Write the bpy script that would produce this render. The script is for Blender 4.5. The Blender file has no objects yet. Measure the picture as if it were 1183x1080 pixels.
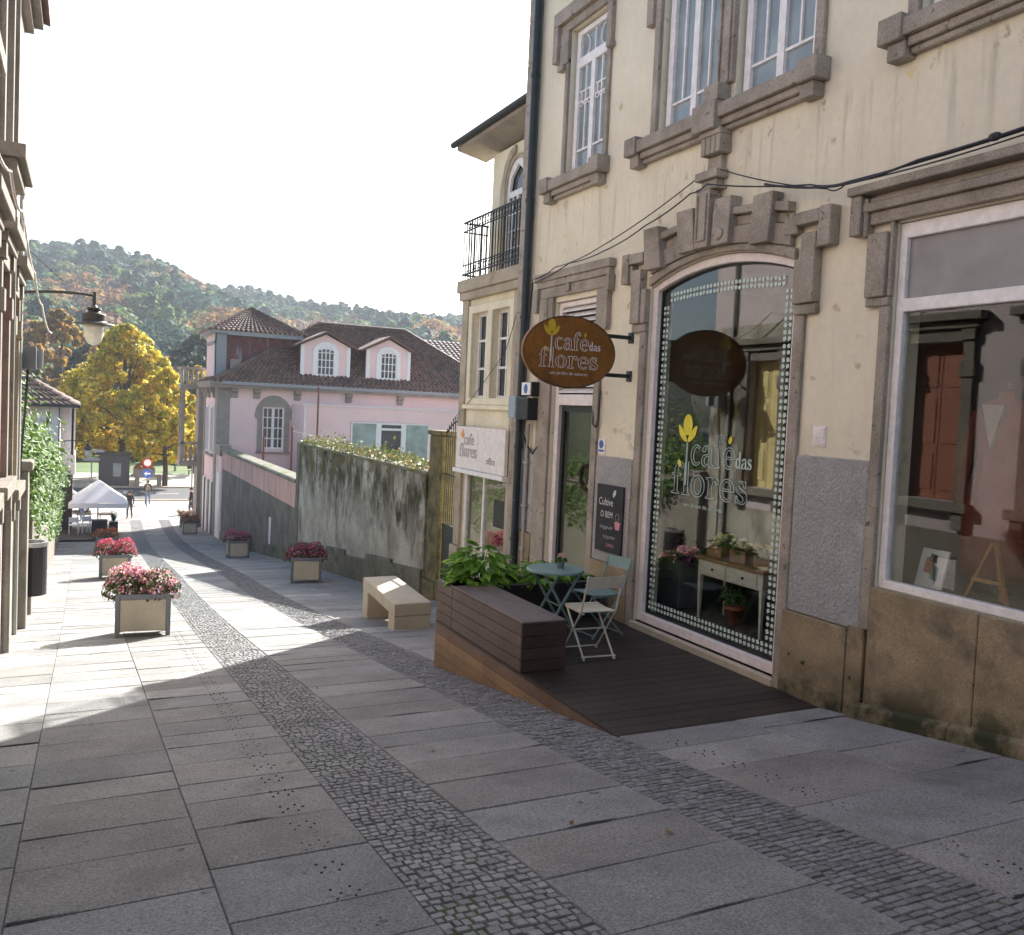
import bpy, bmesh, math, random
import numpy as np
from mathutils import Vector, Matrix
random.seed(7)
R = random.Random(11)
sc = bpy.context.scene
COL = sc.collection
PI = math.pi
def rad(a): return math.radians(a)

# ------------------------------------------------------------------ mesh builder
WL = {}          # world location of every built object
def V3(p): return Vector((p[0], p[1], p[2]))

class MB:
    def __init__(s):
        s.v = []; s.f = []; s.c = []; s.col = (1, 1, 1)
    def add(s, vs, fs, col=None):
        o = len(s.v); s.v.extend([tuple(p) for p in vs])
        c = col or s.col
        for f in fs:
            s.f.append(tuple(i + o for i in f)); s.c.append(c)
        return s
    def poly(s, vs, col=None): return s.add(vs, [tuple(range(len(vs)))], col)
    def box(s, x0, x1, y0, y1, z0, z1, col=None):
        v = [(x0,y0,z0),(x1,y0,z0),(x1,y1,z0),(x0,y1,z0),(x0,y0,z1),(x1,y0,z1),(x1,y1,z1),(x0,y1,z1)]
        return s.add(v, [(0,3,2,1),(4,5,6,7),(0,1,5,4),(1,2,6,5),(2,3,7,6),(3,0,4,7)], col)
    def hexa(s, v8, col=None):
        return s.add(v8, [(0,3,2,1),(4,5,6,7),(0,1,5,4),(1,2,6,5),(2,3,7,6),(3,0,4,7)], col)
    def obox(s, c, size, m=None, col=None):
        a, b, d = size[0]/2, size[1]/2, size[2]/2
        v = [Vector(p) for p in [(-a,-b,-d),(a,-b,-d),(a,b,-d),(-a,b,-d),(-a,-b,d),(a,-b,d),(a,b,d),(-a,b,d)]]
        if m is not None: v = [m @ p for p in v]
        return s.hexa([p + V3(c) for p in v], col)
    def bar(s, p0, p1, w, h, up=(0,0,1), col=None):
        p0 = V3(p0); p1 = V3(p1); d = (p1-p0).normalized(); u = V3(up)
        sd = d.cross(u)
        if sd.length < 1e-4: sd = d.cross(Vector((1,0,0)))
        sd.normalize(); u = sd.cross(d).normalized()
        a = sd*w/2; b = u*h/2
        return s.hexa([p0-a-b,p0+a-b,p1+a-b,p1-a-b,p0-a+b,p0+a+b,p1+a+b,p1-a+b], col)
    def cyl(s, p0, p1, r0, r1=None, n=10, caps=True, col=None):
        if r1 is None: r1 = r0
        p0 = V3(p0); p1 = V3(p1); d = (p1-p0).normalized()
        a = d.orthogonal().normalized(); b = d.cross(a)
        vs = []; fs = []
        for i in range(n):
            t = 2*PI*i/n; e = a*math.cos(t)+b*math.sin(t)
            vs += [p0+e*r0, p1+e*r1]
        for i in range(n):
            j = (i+1) % n; fs.append((2*i, 2*j, 2*j+1, 2*i+1))
        if caps:
            fs.append(tuple(2*i for i in range(n))[::-1]); fs.append(tuple(2*i+1 for i in range(n)))
        return s.add(vs, fs, col)
    def tube(s, pts, r, n=6, col=None, closed=False):
        pts = [V3(p) for p in pts]; m = len(pts); vs = []; fs = []
        prev = None
        for k in range(m):
            if closed: d = (pts[(k+1) % m]-pts[k-1])
            else: d = pts[min(k+1, m-1)]-pts[max(k-1, 0)]
            if d.length < 1e-9: d = Vector((0,0,1))
            d.normalize()
            if prev is None: a = d.orthogonal().normalized()
            else:
                a = prev - d*prev.dot(d)
                a = a.normalized() if a.length > 1e-6 else d.orthogonal().normalized()
            prev = a; b = d.cross(a)
            rr = r[k] if isinstance(r, (list, tuple)) else r
            for i in range(n):
                t = 2*PI*i/n; vs.append(pts[k]+(a*math.cos(t)+b*math.sin(t))*rr)
        for k in range(m if closed else m-1):
            k2 = (k+1) % m
            for i in range(n):
                j = (i+1) % n; fs.append((k*n+i, k*n+j, k2*n+j, k2*n+i))
        if not closed:
            fs.append(tuple(range(n))[::-1]); fs.append(tuple((m-1)*n+i for i in range(n)))
        return s.add(vs, fs, col)
    def prism(s, poly, axis, a0, a1, col=None):
        def P(u, w, a):
            return {'x': (a,u,w), 'y': (u,a,w), 'z': (u,w,a)}[axis]
        n = len(poly)
        vs = [P(u,w,a0) for u,w in poly]+[P(u,w,a1) for u,w in poly]
        fs = [tuple(range(n)), tuple(range(2*n-1, n-1, -1))]
        for i in range(n):
            j = (i+1) % n; fs.append((i, j, n+j, n+i))
        return s.add(vs, fs, col)
    def lathe(s, prof, c=(0,0,0), n=16, col=None, cap=True):
        vs = []; fs = []; m = len(prof)
        for r, z in prof:
            for i in range(n):
                t = 2*PI*i/n; vs.append((c[0]+r*math.cos(t), c[1]+r*math.sin(t), c[2]+z))
        for k in range(m-1):
            for i in range(n):
                j = (i+1) % n; fs.append((k*n+i, k*n+j, (k+1)*n+j, (k+1)*n+i))
        if cap:
            fs.append(tuple(range(n))[::-1]); fs.append(tuple((m-1)*n+i for i in range(n)))
        return s.add(vs, fs, col)
    def ball(s, c, r, nu=10, nv=7, col=None):
        if not isinstance(r, (tuple, list)): r = (r, r, r)
        vs = [(c[0], c[1], c[2]-r[2])]; fs = []
        for k in range(1, nv):
            ph = -PI/2+PI*k/nv
            for i in range(nu):
                t = 2*PI*i/nu
                vs.append((c[0]+r[0]*math.cos(ph)*math.cos(t), c[1]+r[1]*math.cos(ph)*math.sin(t), c[2]+r[2]*math.sin(ph)))
        vs.append((c[0], c[1], c[2]+r[2])); top = len(vs)-1
        for i in range(nu):
            j = (i+1) % nu
            fs.append((0, 1+j, 1+i))
            for k in range(nv-2):
                fs.append((1+k*nu+i, 1+k*nu+j, 1+(k+1)*nu+j, 1+(k+1)*nu+i))
            fs.append((1+(nv-2)*nu+i, 1+(nv-2)*nu+j, top))
        return s.add(vs, fs, col)
    def plate(s, outline, holes, axis, a0, a1, col=None):
        """flat plate with holes; outline / holes are 2-D loops"""
        bm = bmesh.new(); loops = [outline]+list(holes); edges = []; idx = {}
        allp = []
        for lp in loops:
            vs = []
            for (u, w) in lp:
                bv = bm.verts.new((u, w, 0)); idx[bv] = len(allp); allp.append((u, w)); vs.append(bv)
            for i in range(len(vs)): edges.append(bm.edges.new((vs[i], vs[(i+1) % len(vs)])))
        bmesh.ops.triangle_fill(bm, use_beauty=True, edges=edges)
        tris = [tuple(idx[v] for v in f.verts) for f in bm.faces]
        bm.free()
        def P(u, w, a): return {'x': (a,u,w), 'y': (u,a,w), 'z': (u,w,a)}[axis]
        n = len(allp)
        vs = [P(u,w,a0) for u,w in allp]+[P(u,w,a1) for u,w in allp]
        fs = list(tris)+[tuple(i+n for i in reversed(t)) for t in tris]
        o = 0
        for lp in loops:
            m = len(lp)
            for i in range(m):
                j = (i+1) % m; fs.append((o+i, o+j, n+o+j, n+o+i))
            o += m
        return s.add(vs, fs, col)
    def build(s, name, mat, parent=None, loc=None, bevel=0.0, smooth=False, local=False, seg=1, fixn=True):
        me = bpy.data.meshes.new(name)
        if parent is not None: org = Vector((0,0,0)) if local else WL[parent]
        elif loc is not None: org = V3(loc) if not local else Vector((0,0,0))
        else:
            a = np.array(s.v); org = Vector(((a[:,0].min()+a[:,0].max())/2, (a[:,1].min()+a[:,1].max())/2, a[:,2].min()))
        me.from_pydata([(p[0]-org.x, p[1]-org.y, p[2]-org.z) for p in s.v], [], s.f)
        if any(c != (1,1,1) for c in s.c):
            at = me.color_attributes.new('Col', 'FLOAT_COLOR', 'CORNER')
            tot = np.array([len(f) for f in s.f]); cc = np.ones((len(s.f), 4), dtype=np.float32)
            cc[:, :3] = np.array(s.c, dtype=np.float32)
            at.data.foreach_set('color', np.repeat(cc, tot, axis=0).ravel())
        if fixn or bevel:
            bm = bmesh.new(); bm.from_mesh(me)
            if fixn: bmesh.ops.recalc_face_normals(bm, faces=bm.faces)
            if bevel:
                es = [e for e in bm.edges if len(e.link_faces) == 2 and e.calc_face_angle(0) > 0.5]
                bmesh.ops.bevel(bm, geom=es, offset=bevel, segments=seg, affect='EDGES', clamp_overlap=True)
            bm.to_mesh(me); bm.free()
        if smooth:
            me.polygons.foreach_set('use_smooth', [True]*len(me.polygons))
        if mat is not None: me.materials.append(mat)
        o = bpy.data.objects.new(name, me); COL.objects.link(o)
        if parent is not None: o.parent = parent; WL[o] = WL[parent]
        else:
            o.location = org if not local else (V3(loc) if loc is not None else (0,0,0)); WL[o] = Vector(o.location)
        return o

def tag(o, label=None, cat=None, group=None, kind=None):
    if label: o['label'] = label
    if cat: o['category'] = cat
    if group: o['group'] = group
    if kind: o['kind'] = kind
    return o
def thing(name, label, cat, loc, rz=0, group=None):
    o = bpy.data.objects.new(name, None); COL.objects.link(o)
    o.location = loc; o.rotation_euler = (0,0,rz); o.empty_display_size = .2
    WL[o] = V3(loc)
    return tag(o, label, cat, group)
def copy_tree(o, parent=None):
    c = o.copy(); COL.objects.link(c)
    if parent is not None: c.parent = parent
    for k in ('label', 'category', 'group', 'kind'):
        pass
    for ch in list(o.children): copy_tree(ch, c)
    return c
def struct(name, mb, mat, **k):
    return tag(mb.build(name, mat, **k), kind='structure')

# ------------------------------------------------------------------ materials
def NT(name):
    m = bpy.data.materials.new(name); m.use_nodes = True
    nt = m.node_tree; b = nt.nodes['Principled BSDF']
    return m, nt, b
def N(nt, t, **k):
    n = nt.nodes.new(t)
    for a, v in k.items(): setattr(n, a, v)
    return n
def mixc(nt, fac, a, b, mode='MIX'):
    n = N(nt, 'ShaderNodeMix', data_type='RGBA', blend_type=mode)
    for s_, v in ((n.inputs[0], fac), (n.inputs[6], a), (n.inputs[7], b)):
        if isinstance(v, bpy.types.NodeSocket): nt.links.new(v, s_)
        elif isinstance(v, (int, float)): s_.default_value = v
        else: s_.default_value = (v[0], v[1], v[2], 1)
    return n.outputs[2]
def noise(nt, vec, scale, detail=4, rough=.6, dist=0):
    n = N(nt, 'ShaderNodeTexNoise'); n.inputs['Scale'].default_value = scale
    n.inputs['Detail'].default_value = detail; n.inputs['Roughness'].default_value = rough
    n.inputs['Distortion'].default_value = dist
    nt.links.new(vec, n.inputs['Vector']); return n.outputs['Fac']
def ramp(nt, fac, lo, hi):
    n = N(nt, 'ShaderNodeMapRange'); n.inputs[1].default_value = lo; n.inputs[2].default_value = hi
    n.clamp = True
    nt.links.new(fac, n.inputs[0]); return n.outputs[0]
def mapping(nt, vec, s):
    n = N(nt, 'ShaderNodeMapping'); n.inputs['Scale'].default_value = s
    nt.links.new(vec, n.inputs['Vector']); return n.outputs[0]
def mul(nt, a, b):
    n = N(nt, 'ShaderNodeMath', operation='MULTIPLY')
    for s_, v in ((n.inputs[0], a), (n.inputs[1], b)):
        if isinstance(v, bpy.types.NodeSocket): nt.links.new(v, s_)
        else: s_.default_value = v
    return n.outputs[0]
def proc(name, base, rough=.8, var=.18, scale=6, fine=60, finevar=.15, bump=.2, bscale=60, bdist=.01, attr=False,
         stain=None, stscale=.8, stlo=.5, sthi=.75, ststretch=(1,1,1), spot=None, spscale=30, splo=.66, sphi=.7, metal=0, spec=.4, coat=0, bands=()):
    m, nt, b = NT(name)
    tc = N(nt, 'ShaderNodeTexCoord').outputs['Object']
    col = base
    if attr:
        a = N(nt, 'ShaderNodeVertexColor', layer_name='Col').outputs[0]
        col = mixc(nt, 1.0, a, base, 'MULTIPLY')
    n1 = noise(nt, tc, scale, 5)
    k = mixc(nt, ramp(nt, n1, .3, .7), (1-var,)*3, (1+var,)*3)
    col = mixc(nt, 1.0, col, k, 'MULTIPLY')
    if finevar:
        n2 = noise(nt, tc, fine, 3, .7)
        k2 = mixc(nt, ramp(nt, n2, .3, .7), (1-finevar,)*3, (1+finevar,)*3)
        col = mixc(nt, 1.0, col, k2, 'MULTIPLY')
    if stain:
        n3 = noise(nt, mapping(nt, tc, ststretch), stscale, 6, .65, .3)
        col = mixc(nt, ramp(nt, n3, stlo, sthi), col, stain)
    if spot:
        n4 = noise(nt, tc, spscale, 2, .5)
        col = mixc(nt, ramp(nt, n4, splo, sphi), col, spot)
    for (bc, ky, lo0, lo1, hi0, hi1, nsc, n0, n1, st_) in bands:      # dirt or moss growing in a strip of the wall
        sx = N(nt, 'ShaderNodeSeparateXYZ'); nt.links.new(tc, sx.inputs[0])
        ma = N(nt, 'ShaderNodeMath', operation='MULTIPLY_ADD'); nt.links.new(sx.outputs[1], ma.inputs[0]); ma.inputs[1].default_value = ky; nt.links.new(sx.outputs[2], ma.inputs[2])
        f_ = mul(nt, mul(nt, ramp(nt, ma.outputs[0], lo0, lo1), ramp(nt, ma.outputs[0], hi1, hi0)), ramp(nt, noise(nt, mapping(nt, tc, st_), nsc, 5, .65), n0, n1))
        col = mixc(nt, f_, col, bc)
    nt.links.new(col, b.inputs['Base Color'])
    b.inputs['Roughness'].default_value = rough; b.inputs['Metallic'].default_value = metal
    b.inputs['Specular IOR Level'].default_value = spec; b.inputs['Coat Weight'].default_value = coat
    if bump:
        bn = N(nt, 'ShaderNodeBump'); bn.inputs['Strength'].default_value = bump; bn.inputs['Distance'].default_value = bdist
        nt.links.new(noise(nt, tc, bscale, 5, .65), bn.inputs['Height']); nt.links.new(bn.outputs[0], b.inputs['Normal'])
    return m
def plain(name, col, rough=.5, metal=0, spec=.5, var=.12, scale=12, bump=.05):
    return proc(name, col, rough, var=var, scale=scale, finevar=.06, bump=bump, metal=metal, spec=spec, bscale=90, bdist=.004)
def glass_mat(name, tint=(.95,.975,.96), r0=.075, rough=0.0):
    m = bpy.data.materials.new(name); m.use_nodes = True; nt = m.node_tree; nt.nodes.clear()
    out = N(nt, 'ShaderNodeOutputMaterial'); mix = N(nt, 'ShaderNodeMixShader'); ge = N(nt, 'ShaderNodeNewGeometry')
    tr = N(nt, 'ShaderNodeBsdfTransparent'); gl = N(nt, 'ShaderNodeBsdfGlossy')
    tr.inputs[0].default_value = (*tint, 1); gl.inputs['Roughness'].default_value = rough
    dp = N(nt, 'ShaderNodeVectorMath', operation='DOT_PRODUCT'); nt.links.new(ge.outputs['Normal'], dp.inputs[0]); nt.links.new(ge.outputs['Incoming'], dp.inputs[1])
    def mth(op, a_, b_=None):
        n = N(nt, 'ShaderNodeMath', operation=op)
        for s_, v in zip(n.inputs, (a_, b_)):
            if v is None: continue
            if isinstance(v, bpy.types.NodeSocket): nt.links.new(v, s_)
            else: s_.default_value = v
        return n.outputs[0]
    c = mth('ABSOLUTE', dp.outputs['Value']); k = mth('POWER', mth('SUBTRACT', 1.0, c), 5.0)
    fac = mth('ADD', mth('MULTIPLY', k, 1-r0), r0); nt.links.new(fac, mix.inputs[0])
    tc = N(nt, 'ShaderNodeTexCoord').outputs['Object']
    bn = N(nt, 'ShaderNodeBump'); bn.inputs['Strength'].default_value = .01; bn.inputs['Distance'].default_value = .05
    nt.links.new(noise(nt, tc, 1.1, 1), bn.inputs['Height']); nt.links.new(bn.outputs[0], gl.inputs['Normal'])
    nt.links.new(tr.outputs[0], mix.inputs[1]); nt.links.new(gl.outputs[0], mix.inputs[2])
    nt.links.new(mix.outputs[0], out.inputs[0]); return m
def leaf_mat(name, base=(1,1,1), trans=.35, rough=.55):
    m, nt, b = NT(name)
    a = N(nt, 'ShaderNodeVertexColor', layer_name='Col').outputs[0]
    tc = N(nt, 'ShaderNodeTexCoord').outputs['Object']
    col = mixc(nt, 1.0, a, base, 'MULTIPLY')
    k = mixc(nt, ramp(nt, noise(nt, tc, 3, 4), .3, .7), (.8,.8,.8), (1.2,1.2,1.2))
    col = mixc(nt, 1.0, col, k, 'MULTIPLY')
    nt.links.new(col, b.inputs['Base Color']); b.inputs['Roughness'].default_value = rough
    b.inputs['Specular IOR Level'].default_value = .3
    out = nt.nodes['Material Output']; tl = N(nt, 'ShaderNodeBsdfTranslucent'); mx = N(nt, 'ShaderNodeMixShader')
    nt.links.new(col, tl.inputs[0]); mx.inputs[0].default_value = trans
    nt.links.new(b.outputs[0], mx.inputs[1]); nt.links.new(tl.outputs[0], mx.inputs[2]); nt.links.new(mx.outputs[0], out.inputs[0])
    return m
def roof_mat(name, base, attr=False):
    m, nt, b = NT(name)
    tc = N(nt, 'ShaderNodeTexCoord').outputs['Object']
    n1 = noise(nt, tc, 4, 5); n2 = noise(nt, tc, .7, 4)
    col = mixc(nt, ramp(nt, n1, .3, .7), tuple(c*.6 for c in base), tuple(c*1.5 for c in base))
    col = mixc(nt, ramp(nt, n2, .55, .75), col, (.05,.05,.045))
    if attr: col = mixc(nt, 1.0, col, N(nt, 'ShaderNodeVertexColor', layer_name='Col').outputs[0], 'MULTIPLY')
    nt.links.new(col, b.inputs['Base Color']); b.inputs['Roughness'].default_value = .75
    return m

M = {}
M['plaster'] = proc('cream_plaster', (.70,.65,.505), .9, var=.07, scale=1.3, fine=14, finevar=.04, bump=.25, bscale=25, bdist=.006,
                    stain=(.60,.54,.42), stscale=1.7, stlo=.55, sthi=.95, ststretch=(1,2.2,.5), spot=(.50,.43,.28), spscale=4.5, splo=.68, sphi=.74,
                    bands=[((.25,.22,.18),0,4.85,5.12,5.16,5.3,7,.60,.70,(1,1,.6)),((.68,.56,.28),0,4.2,4.8,5.6,6.6,3.2,.65,.70,(1,1,.8)),((.44,.40,.32),0,4.2,4.95,5.12,5.25,4,.53,.70,(1,1.6,.10)),((.46,.42,.34),0,2.2,3.0,3.3,4.2,3,.58,.74,(1,1.5,.12)),((.42,.36,.27),0,1.9,2.1,2.15,2.5,5,.56,.66,(1,.6,1))])
M['granite_trim'] = proc('weathered_granite', (.315,.28,.232), .85, var=.24, scale=2.5, fine=70, finevar=.30, bump=.35, bscale=110, bdist=.004,
                    stain=(.11,.10,.07), stscale=1.9, stlo=.50, sthi=.85, spot=(.13,.115,.09), spscale=13, splo=.66, sphi=.74)
M['roughcast'] = proc('grey_roughcast', (.45,.445,.43), .95, var=.1, scale=3, fine=45, finevar=.2, bump=1.0, bscale=30, bdist=.05,
                    stain=(.60,.58,.53), stscale=2.6, stlo=.60, sthi=.70)
M['base_stone'] = proc('ochre_base_stone', (.30,.235,.145), .9, var=.25, scale=1.6, fine=90, finevar=.3, bump=.4, bscale=80, bdist=.006,
                    stain=(.13,.11,.06), stscale=1.3, stlo=.52, sthi=.8, spot=(.05,.04,.03), spscale=9, splo=.72, sphi=.74,
                    bands=[((.03,.036,.015),.1379,-.6,-.4,.10,.50,2.2,.32,.55,(1,1,1)),((.12,.10,.07),.1379,.3,.5,.8,1.2,1.8,.5,.65,(1,1,1))])
M['granite_slab'] = proc('granite_paving', (.75,.752,.745), .82, var=.18, scale=2.0, fine=80, finevar=.52, bump=.3, bscale=160, bdist=.004, attr=True,
                    stain=(.125,.12,.115), stscale=1.5, stlo=.54, sthi=.85, spot=(.10,.096,.09), spscale=13, splo=.69, sphi=.76, spec=.3)
M['cobble'] = proc('granite_cobbles', (1,1,1), .78, var=.16, scale=5, fine=120, finevar=.3, bump=.5, bscale=70, bdist=.01, attr=True, spec=.35)
M['joint'] = proc('mossy_joint_soil', (.085,.08,.068), .95, var=.3, scale=8, bump=.6, bscale=60, stain=(.06,.105,.02), stscale=1.1, stlo=.44, sthi=.60)
M['hole'] = plain('dark_drilled_hole', (.02,.02,.02), .9)
M['deck_wood'] = proc('dark_deck_boards', (.038,.029,.025), .55, var=.3, scale=3, fine=40, finevar=.3, bump=.25, bscale=50, attr=True, spec=.35)
M['planter_wood'] = proc('brown_hardwood', (1,1,1), .6, var=.22, scale=2.5, fine=35, finevar=.25, bump=.25, bscale=40, attr=True)
M['black'] = plain('black_liner', (.012,.012,.014), .5)
M['white_paint'] = plain('white_paint', (.78,.76,.74), .45)
M['pink_white'] = plain('warm_white_frame', (.74,.68,.65), .5)
M['granite_light'] = proc('beige_granite', (.44,.385,.29), .8, var=.12, scale=3, fine=160, finevar=.3, bump=.2, bscale=150, bdist=.003, spot=(.2,.16,.1), spscale=14, splo=.72, sphi=.75)
M['steel_grey'] = proc('painted_grey_steel', (.16,.165,.18), .5, var=.12, scale=6, bump=.08, metal=.2)
M['dark_iron'] = plain('dark_iron', (.03,.035,.035), .5, .3)
M['drain_green'] = proc('dark_green_pipe', (.018,.032,.038), .45, var=.25, scale=9, spot=(.3,.33,.33), spscale=14, splo=.72, sphi=.75)
M['conduit'] = plain('grey_conduit', (.32,.31,.28), .6)
M['rust_sign'] = proc('rusty_steel_sign', (.27,.115,.022), .6, var=.3, scale=2.2, fine=30, finevar=.15, bump=.1, stain=(.045,.022,.016), stscale=1.8, stlo=.5, sthi=.78, ststretch=(1.2,1,.5), metal=.15)
M['yellow_leaf'] = plain('yellow_leaf', (.62,.44,.03), .5)
M['sign_line'] = plain('pale_lettering', (.78,.76,.74), .5)
M['decal'] = plain('glass_sticker', (.50,.62,.55), .5)
M['decal_yellow'] = plain('yellow_sticker', (.70,.62,.03), .5)
M['chalkboard'] = proc('blackboard', (.03,.031,.034), .8, var=.25, scale=5)
M['chalk'] = plain('chalk', (.62,.62,.6), .9)
M['chalk_pink'] = plain('pink_chalk', (.6,.25,.3), .9)
M['chalk_blue'] = plain('pale_chalk', (.45,.62,.66), .9)
M['sign_white'] = plain('white_sign_board', (.76,.70,.67), .5)
M['grey_text'] = plain('grey_lettering', (.38,.36,.34), .6)
M['dark_text'] = plain('dark_lettering', (.1,.09,.09), .6)
M['orange_text'] = plain('orange_emblem', (.75,.33,.03), .6)
M['teal_metal'] = plain('teal_painted_metal', (.17,.27,.255), .45)
M['cream_metal'] = plain('cream_painted_metal', (.60,.58,.47), .5)
M['glass'] = glass_mat('shop_glass')
M['glass_shop'] = glass_mat('clothes_shop_glass', (.95,.975,.96), .042)
M['glass_dark'] = glass_mat('door_glass', (.85,.9,.84))
M['pane'] = None
def pane_mat(name, col, rough=.06, spec=.8):
    m, nt, b = NT(name)
    tc = N(nt, 'ShaderNodeTexCoord').outputs['Object']
    c = mixc(nt, ramp(nt, noise(nt, tc, 1.6, 3), .35, .7), tuple(x*.75 for x in col), tuple(x*1.2 for x in col))
    nt.links.new(c, b.inputs['Base Color']); b.inputs['Roughness'].default_value = rough; b.inputs['Specular IOR Level'].default_value = spec
    return m
M['pane'] = pane_mat('curtained_pane', (.24,.285,.29))
M['pane_dark'] = pane_mat('dark_pane', (.05,.06,.065), .08)
M['pane_green'] = pane_mat('pale_green_pane', (.30,.40,.37), .1)
M['pane_grey'] = pane_mat('frosted_pane', (.30,.295,.29), .35, .4)
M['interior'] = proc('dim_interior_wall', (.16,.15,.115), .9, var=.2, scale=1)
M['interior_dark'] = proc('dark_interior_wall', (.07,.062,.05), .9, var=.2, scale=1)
M['interior_floor'] = proc('interior_floor', (.10,.085,.065), .5, var=.2, scale=2)
M['door_olive'] = proc('olive_painted_door', (.10,.10,.07), .5, var=.1, scale=2)
M['old_wall'] = proc('stained_concrete_wall', (.37,.345,.285), .95, var=.3, scale=1.4, fine=20, finevar=.25, bump=.7, bscale=18, bdist=.03,
                     stain=(.13,.12,.085), stscale=1.5, stlo=.48, sthi=.74, ststretch=(1,1.2,.6),
                     bands=[((.05,.045,.02),0,1.6,2.6,3.4,4.0,1.6,.42,.58,(1,.8,.5)),((.045,.042,.03),0,1.3,1.9,2.6,3.6,2.8,.50,.64,(1,1.1,.45)),((.10,.085,.03),0,2.0,2.5,3.2,4,1.1,.52,.6,(1,1,1))])
M['old_base'] = proc('dark_mossy_footing', (.15,.14,.10), .95, var=.3, scale=2, fine=20, finevar=.3, bump=.7, bscale=20, bdist=.03, stain=(.045,.055,.02), stscale=1.5, stlo=.5, sthi=.7)
M['mossy_cap'] = proc('mossy_coping', (.19,.18,.14), .95, var=.25, scale=3, bump=.6, bscale=25, stain=(.10,.115,.025), stscale=1.2, stlo=.5, sthi=.65)
M['pier'] = proc('mossy_granite_pier', (.15,.125,.06), .95, var=.35, scale=6, fine=30, finevar=.35, bump=.6, bscale=30, bdist=.02, stain=(.045,.05,.018), stscale=2, stlo=.48, sthi=.7)
M['pink_wall'] = proc('faded_pink_render', (.60,.375,.325), .95, var=.12, scale=1.5, fine=25, finevar=.1, bump=.2, stain=(.27,.22,.19), stscale=1.6, stlo=.46, sthi=.75, ststretch=(1,2,.3))
M['dark_streak'] = proc('black_streaked_render', (.15,.135,.11), .95, var=.35, scale=1.5, fine=14, finevar=.2, bump=.4, bscale=20, bdist=.02,
                     stain=(.27,.26,.24), stscale=2.0, stlo=.56, sthi=.75, ststretch=(1,1.4,.16))
M['mansion_pink'] = proc('pink_stucco', (.80,.60,.565), .9, var=.06, scale=.8, fine=10, finevar=.04, bump=.1, stain=(.68,.56,.53), stscale=.6, stlo=.55, sthi=.8)
M['mansion_stone'] = proc('mansion_granite', (.30,.265,.225), .9, var=.18, scale=2, fine=30, finevar=.15, bump=.2)
M['slate_red'] = proc('red_slate_cladding', (.135,.052,.045), .8, var=.3, scale=3, fine=14, finevar=.25, bump=.3, stain=(.27,.27,.29), stscale=1.5, stlo=.56, sthi=.7, ststretch=(2,2,.35))
M['roof'] = roof_mat('terracotta_roof', (.125,.068,.052))
M['roof_tiles'] = roof_mat('barrel_roof_tiles', (.135,.085,.066), True)
M['gutter'] = plain('grey_gutter', (.26,.28,.29), .5)
M['office_plaster'] = proc('pale_cream_plaster', (.74,.67,.50), .9, var=.12, scale=1.5, fine=14, finevar=.06, bump=.25, stain=(.34,.30,.22), stscale=1.5, stlo=.58, sthi=.85, ststretch=(1,2,.6))
M['office_stone'] = proc('buff_stone', (.42,.36,.27), .9, var=.2, scale=2.2, fine=60, finevar=.2, bump=.3, stain=(.18,.15,.10), stscale=1.4, stlo=.55, sthi=.8)
M['mauve'] = proc('mauve_render', (.50,.43,.425), .95, var=.15, scale=1.2, fine=20, finevar=.08, bump=.3, stain=(.34,.29,.27), stscale=1.3, stlo=.58, sthi=.8, ststretch=(1,1.5,.5))
M['left_stone'] = proc('old_granite_dressings', (.19,.17,.14), .9, var=.25, scale=2.2, fine=60, finevar=.25, bump=.4, bscale=60, stain=(.12,.105,.07), stscale=1.6, stlo=.55, sthi=.75)
M['white_render'] = proc('white_render', (.72,.69,.66), .9, var=.08, scale=1.5)
M['red_wood'] = proc('red_brown_door_wood', (.30,.105,.06), .6, var=.2, scale=3)
M['yellow_wood'] = proc('pale_yellow_shutters', (.62,.50,.22), .6, var=.15, scale=3)
M['dark_wood'] = proc('dark_wood', (.05,.035,.028), .6, var=.2)
M['bin'] = plain('black_bin', (.02,.02,.022), .4)
M['bin_steel'] = plain('steel_bin_top', (.5,.5,.5), .35, .8)
M['lamp_dark'] = plain('dark_grey_lamp_metal', (.055,.052,.046), .5, .3)
M['lamp_globe'] = plain('milky_lamp_glass', (.72,.70,.64), .25)
M['box_grey'] = plain('grey_utility_box', (.30,.31,.31), .5)
M['box_teal'] = plain('pale_blue_meter_box', (.27,.36,.40), .5)
M['blue'] = plain('blue_emblem', (.03,.12,.42), .5)
M['red'] = plain('red_sign', (.55,.03,.03), .5)
M['canvas'] = proc('white_canvas', (.80,.79,.78), .8, var=.05, scale=2)
M['tent_blue'] = proc('blue_grey_canvas', (.24,.32,.42), .7, var=.1, scale=1)
M['rust'] = plain('rusty_pole', (.17,.055,.035), .7)
M['cable'] = plain('black_cable', (.02,.022,.03), .6)
M['cable_pale'] = plain('pale_cable', (.45,.42,.36), .7)
M['car_paint'] = proc('silver_car_paint', (.50,.52,.55), .3, var=.02, finevar=0, bump=0, metal=.5, coat=.5)
M['tyre'] = plain('tyre_rubber', (.02,.02,.02), .8)
M['asphalt'] = proc('asphalt', (.07,.07,.07), .9, var=.2, scale=1, fine=40)
M['plaza'] = proc('pale_plaza_setts', (.36,.34,.29), .9, var=.15, scale=.5, fine=9, finevar=.35, bump=.4, bscale=9, bdist=.03, stain=(.20,.19,.17), stscale=.25, stlo=.5, sthi=.65)
M['grass'] = proc('park_grass', (.075,.12,.03), .9, var=.3, scale=.6, fine=6, finevar=.4, stain=(.15,.14,.04), stscale=.4, stlo=.5, sthi=.7)
M['earth'] = proc('street_subsoil', (.10,.09,.07), .95, var=.2, scale=1)
M['hill'] = proc('wooded_hill_soil', (.045,.05,.02), .95, var=.3, scale=.1, fine=1)
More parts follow.
